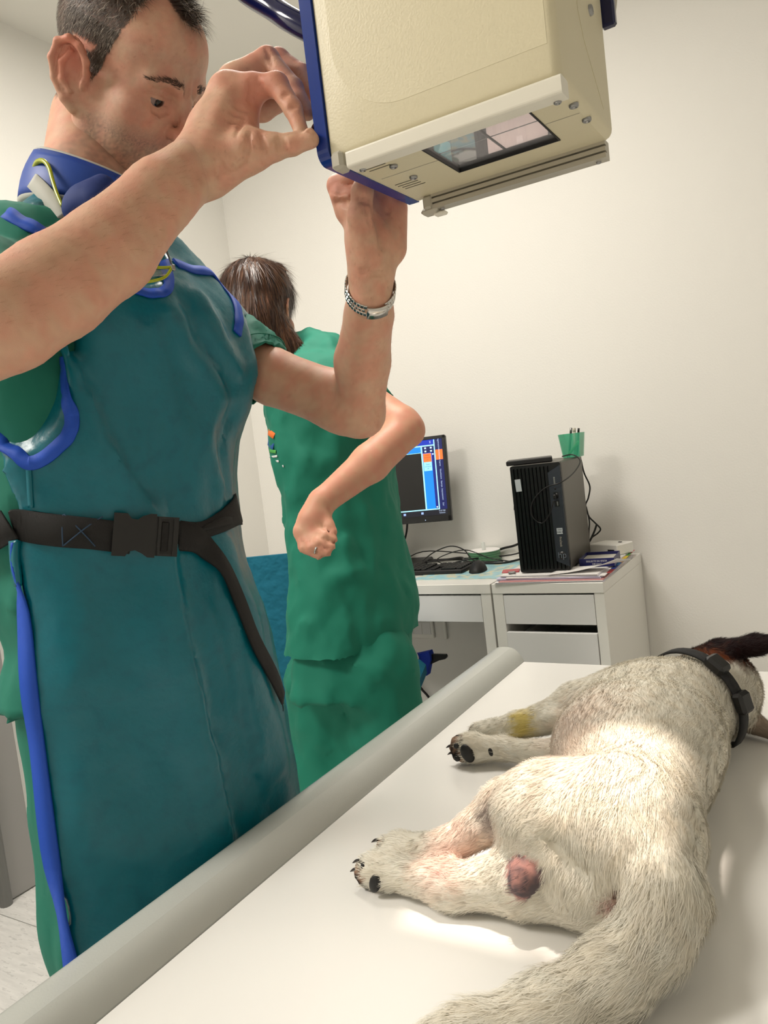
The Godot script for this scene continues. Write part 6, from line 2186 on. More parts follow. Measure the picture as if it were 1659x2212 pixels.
func left_hand_field() -> Field:
	var f := Field.new()
	f.blend = 0.012
	f.cap(Vector3(0.1533, 1.3847, 1.9015), Vector3(0.1645, 1.4158, 1.9095), 0.0265, 0.0250, 0.010)
	f.cap(Vector3(0.1645, 1.4158, 1.9095), Vector3(0.1701, 1.4423, 1.9154), 0.0265, 0.028, 0.010)
	# palm
	f.cap(Vector3(0.1672, 1.4385, 1.9116), Vector3(0.1643, 1.4846, 1.9185), 0.0260, 0.0210, 0.010)
	f.cap(Vector3(0.1759, 1.4392, 1.8946), Vector3(0.1847, 1.4797, 1.8915), 0.0205, 0.0185, 0.010)
	f.cap(Vector3(0.1559, 1.4592, 1.8990), Vector3(0.1517, 1.5029, 1.8975), 0.024, 0.020, 0.010)
	# thenar and thumb reaching up to the panel
	f.cap(Vector3(0.1714, 1.4261, 1.9243), Vector3(0.1774, 1.4604, 1.9410), 0.0185, 0.0172, 0.010)
	f.cap(Vector3(0.1774, 1.4604, 1.9410), Vector3(0.1842, 1.4864, 1.9438), 0.0152, 0.0128, 0.006)
	f.cap(Vector3(0.1842, 1.4864, 1.9438), Vector3(0.1928, 1.5058, 1.9416), 0.0120, 0.0098, 0.005)
	# heel of the hand on the little finger side
	f.cap(Vector3(0.1837, 1.4345, 1.8962), Vector3(0.1916, 1.4775, 1.8933), 0.0195, 0.0165, 0.010)
	# fingers folded towards the panel
	f.cap(Vector3(0.1459, 1.4817, 1.9182), Vector3(0.1396, 1.5102, 1.9217), 0.0145, 0.0125, 0.010)
	f.cap(Vector3(0.1397, 1.5112, 1.9216), Vector3(0.1657, 1.5141, 1.9267), 0.0120, 0.0098, 0.004)
	f.cap(Vector3(0.1442, 1.4979, 1.9294), Vector3(0.1663, 1.4891, 1.9333), 0.0105, 0.0085, 0.003)
	f.cap(Vector3(0.1313, 1.5190, 1.9025), Vector3(0.1515, 1.5243, 1.9074), 0.0115, 0.0100, 0.005)
	f.cap(Vector3(0.1745, 1.4864, 1.8970), Vector3(0.1839, 1.5037, 1.9014), 0.0140, 0.0110, 0.006)
	f.cap(Vector3(0.1912, 1.4855, 1.8929), Vector3(0.1959, 1.5085, 1.8997), 0.0130, 0.0098, 0.005)
	# grooves between thumb, palm and folded finger, and the creases of the palm
	groove(f, [Vector3(0.1930, 1.4865, 1.9327), Vector3(0.1956, 1.4582, 1.9337), Vector3(0.1952, 1.4286, 1.9308)], [0.0032, 0.0038, 0.0020], 0.010)
	groove(f, [Vector3(0.1656, 1.4584, 1.9459), Vector3(0.1688, 1.4810, 1.9419), Vector3(0.1737, 1.5023, 1.9370)], [0.0016, 0.0032, 0.0030], 0.008)
	groove(f, [Vector3(0.1399, 1.5034, 1.9397), Vector3(0.1523, 1.4977, 1.9386), Vector3(0.1715, 1.4965, 1.9388)], [0.0018, 0.0030, 0.0026], 0.006)
	groove(f, [Vector3(0.1429, 1.4858, 1.9395), Vector3(0.1559, 1.4838, 1.9377), Vector3(0.1694, 1.4763, 1.9420)], [0.0010, 0.0022, 0.0018], 0.006)
	for c in [[Vector3(0.1929, 1.4713, 1.9459), Vector3(0.1940, 1.4471, 1.9416), 0.0013], [Vector3(0.1916, 1.4642, 1.9531), Vector3(0.1896, 1.4401, 1.9448), 0.0012], [Vector3(0.1872, 1.4558, 1.9566), Vector3(0.1850, 1.4357, 1.9480), 0.0011], [Vector3(0.1983, 1.4820, 1.9123), Vector3(0.1949, 1.4566, 1.9167), 0.0014], [Vector3(0.1655, 1.4059, 1.9414), Vector3(0.1912, 1.4042, 1.9237), 0.0012], [Vector3(0.1646, 1.4012, 1.9401), Vector3(0.1904, 1.3995, 1.9223), 0.0010], [Vector3(0.1864, 1.4784, 1.9549), Vector3(0.1941, 1.4759, 1.9506), 0.0012], [Vector3(0.1853, 1.4741, 1.9560), Vector3(0.1933, 1.4710, 1.9515), 0.0010]]:
		crease(f, c[0], c[1], c[2])
	return f

func arm_field() -> Field:
	var f := Field.new()
	f.blend = 0.008
	# right: upper arm to elbow, forearm to wrist
	f.cap(Vector3(-0.185, 1.445, 2.100), Vector3(0.0212, 1.3342, 2.3196), 0.044, 0.040)
	f.cap(Vector3(0.0261, 1.3350, 2.3224), Vector3(0.0409, 1.3451, 2.2985), 0.0410, 0.0420)
	f.cap(Vector3(0.0409, 1.3451, 2.2985), Vector3(0.0554, 1.3723, 2.2568), 0.0420, 0.0425)
	f.cap(Vector3(0.0554, 1.3723, 2.2568), Vector3(0.0746, 1.4068, 2.2104), 0.0422, 0.0395)
	f.cap(Vector3(0.0746, 1.4068, 2.2104), Vector3(0.0938, 1.4600, 2.1589), 0.0395, 0.0320)
	f.cap(Vector3(0.0938, 1.4600, 2.1589), Vector3(0.1081, 1.4944, 2.1166), 0.0320, 0.0280)
	# left: upper arm to elbow, forearm to wrist
	f.cap(Vector3(-0.165, 1.385, 1.805), Vector3(-0.0756, 1.3267, 1.8106), 0.045, 0.0405)
	f.cap(Vector3(-0.0756, 1.3267, 1.8106), Vector3(0.0156, 1.2790, 1.7834), 0.0405, 0.0400)
	f.cap(Vector3(0.0327, 1.2656, 1.7802), Vector3(0.0449, 1.2542, 1.7739), 0.033, 0.026, 0.02)
	f.cap(Vector3(0.0156, 1.2790, 1.7834), Vector3(0.0424, 1.2611, 1.7806), 0.0395, 0.034, 0.02)
	f.cap(Vector3(0.0433, 1.2674, 1.7795), Vector3(0.0802, 1.3243, 1.8165), 0.0350, 0.0370)
	f.cap(Vector3(0.0802, 1.3243, 1.8165), Vector3(0.1274, 1.3714, 1.8657), 0.0370, 0.0300)
	f.cap(Vector3(0.1274, 1.3714, 1.8657), Vector3(0.1551, 1.3980, 1.8992), 0.0300, 0.0262)
	# fold inside the elbow
	f.cap(Vector3(0.0255, 1.3393, 1.8187), Vector3(0.0350, 1.2878, 1.8295), 0.004, 0.003, 0.014, true)
	# neck
	f.cap(Vector3(-0.190, 1.46, 1.985), Vector3(-0.2011, 1.5843, 1.9856), 0.068, 0.060, 0.008)
	f.cap(Vector3(-0.2011, 1.5843, 1.9856), Vector3(-0.2118, 1.6835, 1.9536), 0.058, 0.050, 0.008)
	return f

func arm_hair(f: Field, t: Node3D, o: Vector3):
	var rng := RandomNumberGenerator.new()
	rng.seed = 8
	var items := []
	var ea := Vector3(0.0261, 1.3350, 2.3224)
	var wa := Vector3(0.1081, 1.4944, 2.1166)
	var eb := Vector3(0.0433, 1.2674, 1.7795)
	var wb := Vector3(0.1551, 1.3980, 1.8992)
	for k in 26000:
		var i := rng.randi() % f.verts.size()
		var p := f.verts[i]
		var n := f.norms[i]
		var right := p.distance_to(wa) < 0.34 and p.x > -0.06 and p.z > 2.05
		var left := p.distance_to(wb) < 0.27 and p.x > 0.03
		if not right and not left:
			continue
		var ax := (wa - ea).normalized() if right else (wb - eb).normalized()
		if right and n.y < -0.3 or left and n.dot(Vector3(0.2, 0, 1)) > 0.5:
			continue
		var d := ax * 0.9 + Vector3(0, -0.35, 0) + Vector3(rng.randfn(), rng.randfn(), rng.randfn()) * 0.2
		d = (d - n * d.dot(n)).normalized()
		var L := 0.005 + rng.randf() * 0.004
		items.append([p, p + d * L * 0.5 + n * L * 0.18, p + d * L + n * L * 0.22, lin(0.60, 0.45, 0.34), n])
	var h := put("arm_hair", hairs(items, 0.00007), vc_mat("arm_hair", 0.5, 0.4), t, -o)
	h.set_meta("kind", "stuff")

func eyes(pose: Transform3D, t: Node3D, o: Vector3):
	for s in [-1.0, 1.0]:
		var c := pose * Vector3(s * 0.0312, 0.0125, 0.0722)
		var sp := SphereMesh.new()
		sp.radius = 0.0119
		sp.height = 0.0238
		sp.radial_segments = 24
		sp.rings = 14
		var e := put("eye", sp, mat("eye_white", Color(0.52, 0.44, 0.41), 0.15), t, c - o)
		e.basis = pose.basis.orthonormalized() * Basis.from_scale(Vector3(1.38, 1.0, 1.0))
		var g := Vector3(-0.06, -0.16, 1.0).normalized()
		var iris := SphereMesh.new()
		iris.radius = 0.0085
		iris.height = 0.0170
		iris.radial_segments = 20
		iris.rings = 10
		put("iris", iris, mat("iris", Color(0.06, 0.06, 0.05), 0.08), e, g * 0.0040)

func sleeve(pts: Array, rad: Array, nz: FastNoiseLite) -> ArrayMesh:
	var P := spline(pts, 8)
	var R := spline(rad, 8)
	var grid := []
	var prev := Vector3.ZERO
	for i in P.size():
		var d: Vector3 = (P[mini(i + 1, P.size() - 1)] - P[maxi(i - 1, 0)]).normalized()
		var x := (Vector3.UP - d * d.y).normalized()
		var y := d.cross(x)
		var row := []
		for k in 41:
			var a := TAU * (k % 40) / 40.0
			var rr: float = R[i] * (1.0 + 0.07 * sin(a * 3.0 + i * 0.35) * (0.4 + 0.6 * i / P.size())) + 0.006 * nz.get_noise_2d(cos(a) * 25.0 + i * 1.5, sin(a) * 25.0)
			row.append(P[i] + (x * cos(a) + y * sin(a)) * rr)
		grid.append(row)
	return sheet(grid, -0.002)

func sleeve_hem(a: Vector3, b: Vector3, r: float) -> ArrayMesh:
	var d := (b - a).normalized()
	var x := (Vector3.UP - d * d.y).normalized()
	var y := d.cross(x)
	var pts := []
	for k in 41:
		var an := TAU * k / 40.0
		pts.append(a + (x * cos(an) + y * sin(an)) * (r + 0.0035 + 0.004 * sin(an * 3.0 + 5.0)))
	return tube(pts, 0.0009, 6)

func buckle(f: Field, parent: Node3D):
	var c := f.snap(Vector3(-0.0799, 1.1387, 2.0741), 0.004)
	var n := f.grad(c).normalized()
	var r := (f.snap(Vector3(-0.0726, 1.1286, 2.0368), 0.004) - f.snap(Vector3(-0.0894, 1.1460, 2.1012), 0.004)).normalized()
	r = (r - n * r.dot(n)).normalized()
	var u := n.cross(r)
	var B := Basis(r, u, n)
	var bl: Material = mats["black_plastic"]
	var piece := func(called: String, poly: Array, z0: float, dz: float) -> void:
		var pv := PackedVector2Array()
		for p in poly:
			pv.append(Vector2(p[0], p[1]) * 0.00112)
		var o := put(called, prism(pv, dz), bl, parent)
		o.transform = Transform3D(B, c + n * z0)
	# socket half with its waisted outline, then the plug half with the ladder bar
	piece.call("buckle_socket", [[-31, 21], [-18, 21], [-14, 16], [-8, 15.5], [-4, 19], [4, 22], [10, 22], [10, -22], [3, -22], [-3, -18], [-9, -15.5], [-15, -17], [-18, -22], [-31, -22]], 0.002, 0.008)
	piece.call("buckle_plug", [[10, 20], [31, 20], [31, -20], [10, -20]], 0.001, 0.004)
	piece.call("buckle_bar", [[27, 20], [32, 20], [32, -20], [27, -20]], 0.004, 0.005)
	piece.call("buckle_bar", [[12, 20], [15, 20], [15, -20], [12, -20]], 0.004, 0.004)
	piece.call("buckle_bar", [[15, 20], [27, 20], [27, 17.5], [15, 17.5]], 0.004, 0.004)
	piece.call("buckle_bar", [[15, -17.5], [27, -17.5], [27, -20], [15, -20]], 0.004, 0.004)
	var web := put("belt_loop", box(Vector3(0.009, 0.034, 0.004), 0.0015), mats["belt_web"], parent)
	web.transform = Transform3D(B, c + r * 0.021 + n * 0.006)

func thyroid_collar(t: Node3D, o: Vector3):
	var royal := mat("collar_blue", Color(0.05, 0.25, 0.6), 0.5)
	var pale := mat("collar_binding", Color(0.70, 0.70, 0.67), 0.8)
	var cu := Vector3(-0.1936, 1.6046, 1.9850)
	var cl := Vector3(-0.2023, 1.5485, 1.9954)
	var ax := (cu - cl).normalized()
	var fx := (Vector3(1, 0, 0.12) - ax * ax.dot(Vector3(1, 0, 0.12))).normalized()
	var sx := ax.cross(fx)
	var grid := []
	var top := []
	var bot := []
	var mid := []
	for r in 7:
		var row := []
		for k in 49:
			var a := deg_to_rad(lerpf(-178.0, 178.0, k / 48.0))
			var b := r / 6.0
			var rf := lerpf(0.076, 0.064, b) + 0.004 * sin(b * PI)
			var rs := lerpf(0.072, 0.060, b) + 0.004 * sin(b * PI)
			var c := cl.lerp(cu, b)
			var p := c + fx * cos(a) * rf + sx * sin(a) * rs + ax * (0.006 * cos(a) * (1.0 - 2.0 * b) - 0.012 * cos(a))
			row.append(p)
			if r == 0:
				bot.append(p)
			elif r == 6:
				top.append(p)
			if k == 8 + r * 2:
				mid.append(p + (p - c).normalized() * 0.003)
		grid.append(row)
	var cm := put("thyroid_collar", sheet(grid, 0.006), royal, t, -o, Vector3.ZERO, "blue thyroid collar with pale edging")
	put("pale_edging", tube(top, 0.0062, 10), pale, cm)
	put("pale_edging", tube(bot, 0.0062, 10), pale, cm)
	var outs := []
	for p in mid:
		outs.append((p - cl.lerp(cu, 0.5)).normalized())
	put("pale_strip", ribbon([Vector3(-0.1941, 1.5731, 2.0702), Vector3(-0.1710, 1.5531, 2.0757), Vector3(-0.1518, 1.5316, 2.0778), Vector3(-0.1414, 1.5155, 2.0789)], [Vector3(0.2, 0.2, 1), Vector3(0.4, 0.2, 1), Vector3(0.5, 0.2, 1), Vector3(0.6, 0.2, 1)], 0.020, 0.003), pale, cm)
	var pad := Field.new()
	pad.blend = 0.02
	pad.cap(Vector3(-0.1131, 1.5307, 2.0663), Vector3(-0.0993, 1.5445, 2.0508), 0.018, 0.015)
	pad.cap(Vector3(-0.1188, 1.5180, 2.0767), Vector3(-0.0961, 1.5215, 2.0686), 0.015, 0.018)
	var bb := pad.bounds(0.01)
	pad.build(0.004, bb.position, bb.end)
	put("collar_flap", net_mesh([pad]), mat("collar_navy", Color(0.04, 0.16, 0.42), 0.75), cm)

func build_wristwatch():
	# steel bracelet on the left wrist
	var c := Vector3(0.1546, 1.3924, 1.9018)
	var up := (Vector3(0.1645, 1.4158, 1.9095) - Vector3(0.1229, 1.3670, 1.8606)).normalized()
	var w := thing("wristwatch", "steel wristwatch bracelet with a plain folding clasp on the raised wrist", "watch", c)
	var x := (Vector3(0.857, 0, -0.515) - up * up.dot(Vector3(0.857, 0, -0.515))).normalized()
	var z := x.cross(up)
	var steel := mat("watch_steel", Color(0.78, 0.77, 0.75), 0.2, 1.0)
	var link := box(Vector3(0.0048, 0.0050, 0.0022), 0.0009)
	var mid := box(Vector3(0.0042, 0.0040, 0.0024), 0.0009)
	var N := 44
	for i in N:
		var a := TAU * i / N
		var clasp := absf(angle_difference(a, deg_to_rad(79.0))) < 0.36
		if clasp:
			continue
		for r in 3:
			var aa := a + (0.5 * TAU / N if r == 1 else 0.0)
			var p := x * cos(aa) * 0.0290 + z * sin(aa) * 0.0315
			var n := (x * cos(aa) + z * sin(aa)).normalized()
			var l := put("link", mid if r == 1 else link, steel, w)
			l.transform = Transform3D(Basis(up.cross(n).normalized(), up, n).orthonormalized(), p + up * (r - 1) * 0.0052 + up * 0.006 * sin(aa) * -1.0)
	var ca := deg_to_rad(79.0)
	var grid := []
	for r in 3:
		var row := []
		for k in 9:
			var aa := ca + 0.40 - 0.80 * k / 8.0
			row.append(x * cos(aa) * 0.0310 + z * sin(aa) * 0.0338 + up * ((r - 1) * -0.0078) + up * 0.006 * sin(aa) * -1.0)
		grid.append(row)
	put("clasp", sheet(grid, -0.002), steel, w)

func build_eyeglasses():
	# yellow-green reading glasses hanging round the neck
	var o := Vector3(-0.0332, 1.4313, 2.0565)
	var g := thing("eyeglasses", "yellow-green framed reading glasses hanging from the clinician's neck", "glasses", o)
	var m := mat("lime_frame", Color(0.66, 0.70, 0.08), 0.15)
	m.transparency = BaseMaterial3D.TRANSPARENCY_ALPHA
	m.albedo_color.a = 0.92
	put("rim", tube([Vector3(-0.0251, 1.4394, 2.0333), Vector3(-0.0305, 1.4388, 2.0425), Vector3(-0.0373, 1.4381, 2.0584), Vector3(-0.0473, 1.4368, 2.0762), Vector3(-0.0608, 1.4335, 2.0847), Vector3(-0.0560, 1.4247, 2.0826), Vector3(-0.0433, 1.4216, 2.0694), Vector3(-0.0315, 1.4228, 2.0563), Vector3(-0.0269, 1.4280, 2.0437), Vector3(-0.0251, 1.4394, 2.0333)], 0.0017, 10, 6), m, g, -o)
	put("hinge", box(Vector3(0.005, 0.007, 0.005), 0.001), mats["steel"], g, Vector3(-0.0247, 1.4388, 2.0331) - o)
	put("temple_arm", tube([Vector3(-0.0254, 1.4396, 2.0323), Vector3(-0.0393, 1.4584, 2.0226), Vector3(-0.0500, 1.4753, 2.0158), Vector3(-0.0743, 1.5132, 2.0035)], 0.0012, 8, 5), mats["black_plastic"], g, -o)
	put("temple_arm", tube([Vector3(-0.2004, 1.5947, 2.0603), Vector3(-0.1896, 1.5969, 2.0630), Vector3(-0.1774, 1.5936, 2.0641), Vector3(-0.1666, 1.5823, 2.0669), Vector3(-0.1570, 1.5634, 2.0721), Vector3(-0.1481, 1.5468, 2.0765), Vector3(-0.1364, 1.5265, 2.0807)], [0.0030, 0.0032, 0.0030, 0.0026, 0.0024, 0.0022, 0.0020], 10, 6), m, g, -o)
	put("ear_tip", tube([Vector3(-0.2090, 1.5833, 2.0607), Vector3(-0.2057, 1.5908, 2.0604), Vector3(-0.1998, 1.5958, 2.0599)], 0.0028, 10, 4), mats["grey_plastic"], g, -o)
	var glass := mat("lens_glass", Color(0.95, 0.97, 0.95, 0.08), 0.03)
	glass.transparency = BaseMaterial3D.TRANSPARENCY_ALPHA
	var grid := []
	for r in 4:
		var row := []
		for k in 7:
			var a: Vector3 = Vector3(-0.0573, 1.4330, 2.0826).lerp(Vector3(-0.0265, 1.4372, 2.0367), k / 6.0)
			var b: Vector3 = Vector3(-0.0542, 1.4259, 2.0814).lerp(Vector3(-0.0277, 1.4297, 2.0440), k / 6.0)
			row.append(a.lerp(b, r / 3.0))
		grid.append(row)
	put("lens", sheet(grid, 0.001), glass, g, -o)

# ---------------------------------------------------------------- the colleague walking past
func colleague_rows(grow: float) -> Array:
	var out := []
	for r in [[Vector3(-0.4185, 0.7579, 1.1910), 0.130, 0.190], [Vector3(-0.4131, 0.8296, 1.1812), 0.130, 0.190], [Vector3(-0.4120, 0.9075, 1.1734), 0.124, 0.184], [Vector3(-0.4166, 1.0197, 1.1659), 0.115, 0.168], [Vector3(-0.4218, 1.1208, 1.1597), 0.114, 0.163], [Vector3(-0.4320, 1.2337, 1.1556), 0.121, 0.172], [Vector3(-0.4380, 1.3237, 1.1509), 0.116, 0.176], [Vector3(-0.4472, 1.3921, 1.1384), 0.098, 0.165], [Vector3(-0.4574, 1.4445, 1.1281), 0.070, 0.120]]:
		out.append([r[0].y, r[0].x, r[0].z, r[1] + grow, r[2] + grow])
	return out

func build_colleague():
	var o := Vector3(-0.4233, 0.7586, 1.1939)
	o.y = 0.0
	var t := thing("person", "person in green scrubs with long brown hair walking past the desk", "person", o)
	var nz := FastNoiseLite.new()
	nz.seed = 19
	nz.frequency = 1.0
	nz.fractal_octaves = 3
	# head and neck
	var hd := head_field()
	hd.build(0.0052, Vector3(-0.112, -0.125, -0.125), Vector3(0.105, 0.155, 0.135))
	var pose := Transform3D(Basis.from_euler(Vector3(deg_to_rad(14), deg_to_rad(192), 0)), Vector3(-0.5750, 1.5566, 1.1887)).scaled_local(Vector3.ONE * 0.90)
	move_net(hd, pose)
	# arms and hand
	var f := Field.new()
	f.blend = 0.012
	f.cap(Vector3(-0.5397, 1.4610, 1.1879), pose * Vector3(0, -0.02, -0.02), 0.055, 0.048)
	f.cap(Vector3(-0.3159, 1.3396, 1.2281), Vector3(-0.1756, 1.2533, 1.2686), 0.047, 0.040)
	f.cap(Vector3(-0.1756, 1.2533, 1.2686), Vector3(-0.1582, 1.2396, 1.2710), 0.038, 0.032)
	f.cap(Vector3(-0.1648, 1.2405, 1.2750), Vector3(-0.2059, 1.1826, 1.3636), 0.038, 0.0395)
	f.cap(Vector3(-0.2059, 1.1826, 1.3636), Vector3(-0.2721, 1.1174, 1.4563), 0.0385, 0.0265)
	f.cap(Vector3(-0.2721, 1.1174, 1.4563), Vector3(-0.2862, 1.0888, 1.4791), 0.026, 0.025)
	# back of the hand and bent fingers
	f.cap(Vector3(-0.2823, 1.0966, 1.4702), Vector3(-0.2980, 1.0659, 1.4942), 0.024, 0.021)
	f.cap(Vector3(-0.2719, 1.0914, 1.4703), Vector3(-0.2772, 1.0621, 1.4879), 0.022, 0.019)
	for g in [[Vector3(-0.3005, 1.0653, 1.5016), Vector3(-0.2879, 1.0349, 1.5144), Vector3(-0.2561, 1.0173, 1.5086)], [Vector3(-0.2883, 1.0627, 1.5004), Vector3(-0.2687, 1.0368, 1.5144), Vector3(-0.2380, 1.0215, 1.5055)], [Vector3(-0.2789, 1.0632, 1.4947), Vector3(-0.2542, 1.0443, 1.5085), Vector3(-0.2297, 1.0328, 1.4994)], [Vector3(-0.2709, 1.0666, 1.4895), Vector3(-0.2446, 1.0548, 1.4982), Vector3(-0.2298, 1.0456, 1.4901)]]:
		f.cap(g[0], g[1], 0.0115, 0.0095, 0.005)
		f.cap(g[1], g[2], 0.0093, 0.0075, 0.004)
	f.cap(Vector3(-0.2609, 1.0952, 1.4692), Vector3(-0.2443, 1.0727, 1.4788), 0.0125, 0.0105, 0.008)
	f.cap(Vector3(-0.2443, 1.0727, 1.4788), Vector3(-0.2329, 1.0591, 1.4825), 0.0100, 0.0080, 0.005)
	# far arm
	f.cap(Vector3(-0.5588, 1.3745, 1.0667), Vector3(-0.5618, 1.2047, 1.0373), 0.042, 0.036)
	f.cap(Vector3(-0.5618, 1.2047, 1.0373), Vector3(-0.5576, 1.0641, 1.0945), 0.034, 0.026)
	var b := f.bounds(0.01)
	f.build(0.0065, b.position, b.end)
	var core := Field.new()
	core.blend = 0.05
	core.trunk(colleague_rows(-0.03))
	core.cap(Vector3(-0.4892, 0.7186, 1.2021), Vector3(-0.47, 0.08, 1.24), 0.07, 0.045)
	core.cap(Vector3(-0.3558, 0.7271, 1.2146), Vector3(-0.29, 0.08, 1.24), 0.07, 0.045)
	var cb := core.bounds(0.02)
	core.build(0.022, cb.position, cb.end)
	var inv := pose.affine_inverse()
	var paint := func(p: Vector3, n: Vector3) -> Color:
		var j := nz.get_noise_3dv(p * 35.0)
		return lin(0.79, 0.60, 0.49).lerp(lin(0.80, 0.55, 0.46), clampf(0.5 + j, 0.0, 1.0))
	var skin := vc_mat("colleague_skin", 0.5, 0.42)
	put("body", net_mesh([hd, f, core], paint), skin, t, -o)
	var ring := put("finger_ring", lathe([Vector2(0.0088, -0.0015), Vector2(0.0098, -0.0015), Vector2(0.0098, 0.0015), Vector2(0.0088, 0.0015), Vector2(0.0088, -0.0015)], 20), mats["watch_steel"], t, Vector3(-0.2581, 1.0315, 1.5120) - o)
	ring.basis = Basis(Quaternion(Vector3.UP, (Vector3(-0.2380, 1.0215, 1.5055) - Vector3(-0.2687, 1.0368, 1.5144)).normalized()))
	# hair: a smooth brown mass combed back with loose ends
	var hf := Field.new()
	hf.blend = 0.03
	hf.ell(pose * Vector3(0, 0.058, -0.022), Vector3(0.086, 0.088, 0.100), pose.basis.orthonormalized())
	hf.ell(pose * Vector3(0, -0.010, -0.055), Vector3(0.076, 0.080, 0.062), pose.basis.orthonormalized())
	hf.cap(pose * Vector3(-0.020, -0.03, -0.075), Vector3(-0.4845, 1.4697, 1.2241), 0.050, 0.022)
	hf.cap(pose * Vector3(-0.055, -0.02, -0.03), Vector3(-0.4588, 1.4770, 1.2079), 0.022, 0.008)
	hf.cap(pose * Vector3(0.045, -0.02, -0.06), Vector3(-0.5389, 1.4686, 1.2570), 0.040, 0.025)
	hf.cap(Vector3(-0.5291, 1.6581, 1.1868), Vector3(-0.5146, 1.6688, 1.1654), 0.012, 0.005)
	var hb := hf.bounds(0.01)
	hf.warp = func(p: Vector3) -> float:
		var q := inv * p
		return nz.get_noise_3dv(Vector3(atan2(q.x, -q.z) * 16.0, q.y * 6.0, 0.0)) * 0.0035
	hf.build(0.005, hb.position, hb.end, 0.004)
	var hp := func(p: Vector3, n: Vector3) -> Color:
		var q := inv * p
		var j := nz.get_noise_3dv(Vector3(atan2(q.x, -q.z) * 40.0, q.y * 14.0, 3.0))
		return lin(0.20, 0.12, 0.085).lerp(lin(0.42, 0.28, 0.19), clampf(j * 1.6 + 0.2, 0.0, 1.0))
	var hm := net_mesh([hf], hp)
	var hair := put("hair", hm, vc_mat("colleague_hair", 0.35, 0.5), t, -o, Vector3.ZERO, "straight brown hair")
	var rng := RandomNumberGenerator.new()
	rng.seed = 61
	var items := []
	var cols: PackedColorArray = hm.surface_get_arrays(0)[Mesh.ARRAY_COLOR]
	var crown := pose * Vector3(0, 0.14, -0.06)
	for k in 9000:
		var i := rng.randi() % hf.verts.size()
		var p := hf.verts[i]
		var n := hf.norms[i]
		var d := (p - crown).normalized() * 0.6 + Vector3(0, -0.8, 0) + Vector3(rng.randfn(), rng.randfn(), rng.randfn()) * 0.12
		d = (d - n * d.dot(n)).normalized()
		var L := 0.03 + rng.randf() * 0.03
		items.append([p, p + d * L * 0.5 + n * 0.0015, p + d * L + n * (0.0005 + rng.randf() * 0.003), cols[i] * (0.7 + rng.randf() * 0.7), n])
	var st := put("hair_strands", hairs(items, 0.0009), mats["colleague_hair"], hair)
	st.set_meta("kind", "stuff")
	# scrub top with folds
	var scrub := mat("scrub_bright", Color(0.03, 0.47, 0.38), 0.75)
	relief(scrub, noise_tex(0.35, 1, 256, true, 3.0, 8), 0.2, 40.0)
	var sf := Field.new()
	sf.blend = 0.04
	sf.trunk(colleague_rows(0.008))
	sf.cap(Vector3(-0.4766, 1.4486, 1.1041), Vector3(-0.3690, 1.3685, 1.1989), 0.070, 0.072)
	sf.cap(Vector3(-0.3690, 1.3685, 1.1989), Vector3(-0.2802, 1.3120, 1.2325), 0.066, 0.063, 0.02)
	sf.cap(Vector3(-0.4354, 1.4560, 1.1606), Vector3(-0.5373, 1.4638, 1.1159), 0.040, 0.045)
	sf.cap(Vector3(-0.5560, 1.4563, 1.0927), Vector3(-0.6326, 1.3483, 1.0551), 0.062, 0.062)
	sf.cap(Vector3(-0.2134, 1.2801, 1.2420), Vector3(-0.1457, 1.2325, 1.2525), 0.052, 0.075, 0.004, true)
	var lines := []
	for g in [[[Vector3(-0.4654, 0.9597, 1.3179), Vector3(-0.3794, 1.0000, 1.3209), Vector3(-0.2878, 1.0216, 1.2871)], 0.010, 0.02], [[Vector3(-0.4535, 0.9079, 1.3272), Vector3(-0.3541, 0.9397, 1.3347), Vector3(-0.2835, 0.9502, 1.2911)], 0.010, 0.018], [[Vector3(-0.2736, 1.1124, 1.1883), Vector3(-0.2494, 0.9844, 1.1972), Vector3(-0.2370, 0.8963, 1.1861)], 0.010, 0.02], [[Vector3(-0.3134, 1.2060, 1.2622), Vector3(-0.3595, 1.1329, 1.3202), Vector3(-0.4182, 1.0873, 1.3363)], -0.012, 0.025], [[Vector3(-0.4295, 1.2414, 1.3056), Vector3(-0.3615, 1.1930, 1.3042), Vector3(-0.3066, 1.2261, 1.2680)], 0.012, 0.03], [[Vector3(-0.5112, 1.3129, 1.2546), Vector3(-0.4949, 1.2253, 1.2762), Vector3(-0.4543, 1.1375, 1.2949)], 0.010, 0.022], [[Vector3(-0.4585, 1.4476, 1.1870), Vector3(-0.4002, 1.4052, 1.2026), Vector3(-0.3485, 1.3547, 1.2229)], 0.007, 0.016], [[Vector3(-0.3139, 0.8835, 1.3156), Vector3(-0.3164, 0.8434, 1.3208), Vector3(-0.3175, 0.7980, 1.3256)], -0.012, 0.008]]:
		lines.append([spline(g[0], 5), g[1], g[2]])
	sf.warp = func(p: Vector3) -> float:
		var d := nz.get_noise_3dv(Vector3(p.x * 12.0, p.y * 7.0, p.z * 12.0)) * 0.013 + nz.get_noise_3dv(Vector3(p.x * 26.0 + p.y * 12.0, p.y * 16.0, p.z * 26.0)) * 0.0055
		for g in lines:
			var best := 9.0
			for q in g[0]:
				best = minf(best, p.distance_squared_to(q))
			d -= g[1] * exp(-best / (g[2] * g[2]))
		return d
	var sb := sf.bounds(0.02)
	var hem: float = Vector3(-0.4176, 0.7723, 1.1892).y
	sf.build(0.0095, Vector3(sb.position.x, hem - 0.01, sb.position.z), sb.end, 0.016)
	sf.relax(1)
	sf.renormal()
	var top := put("scrub_top", net_mesh([sf]), scrub, t, -o, Vector3.ZERO, "green short-sleeved scrub top")
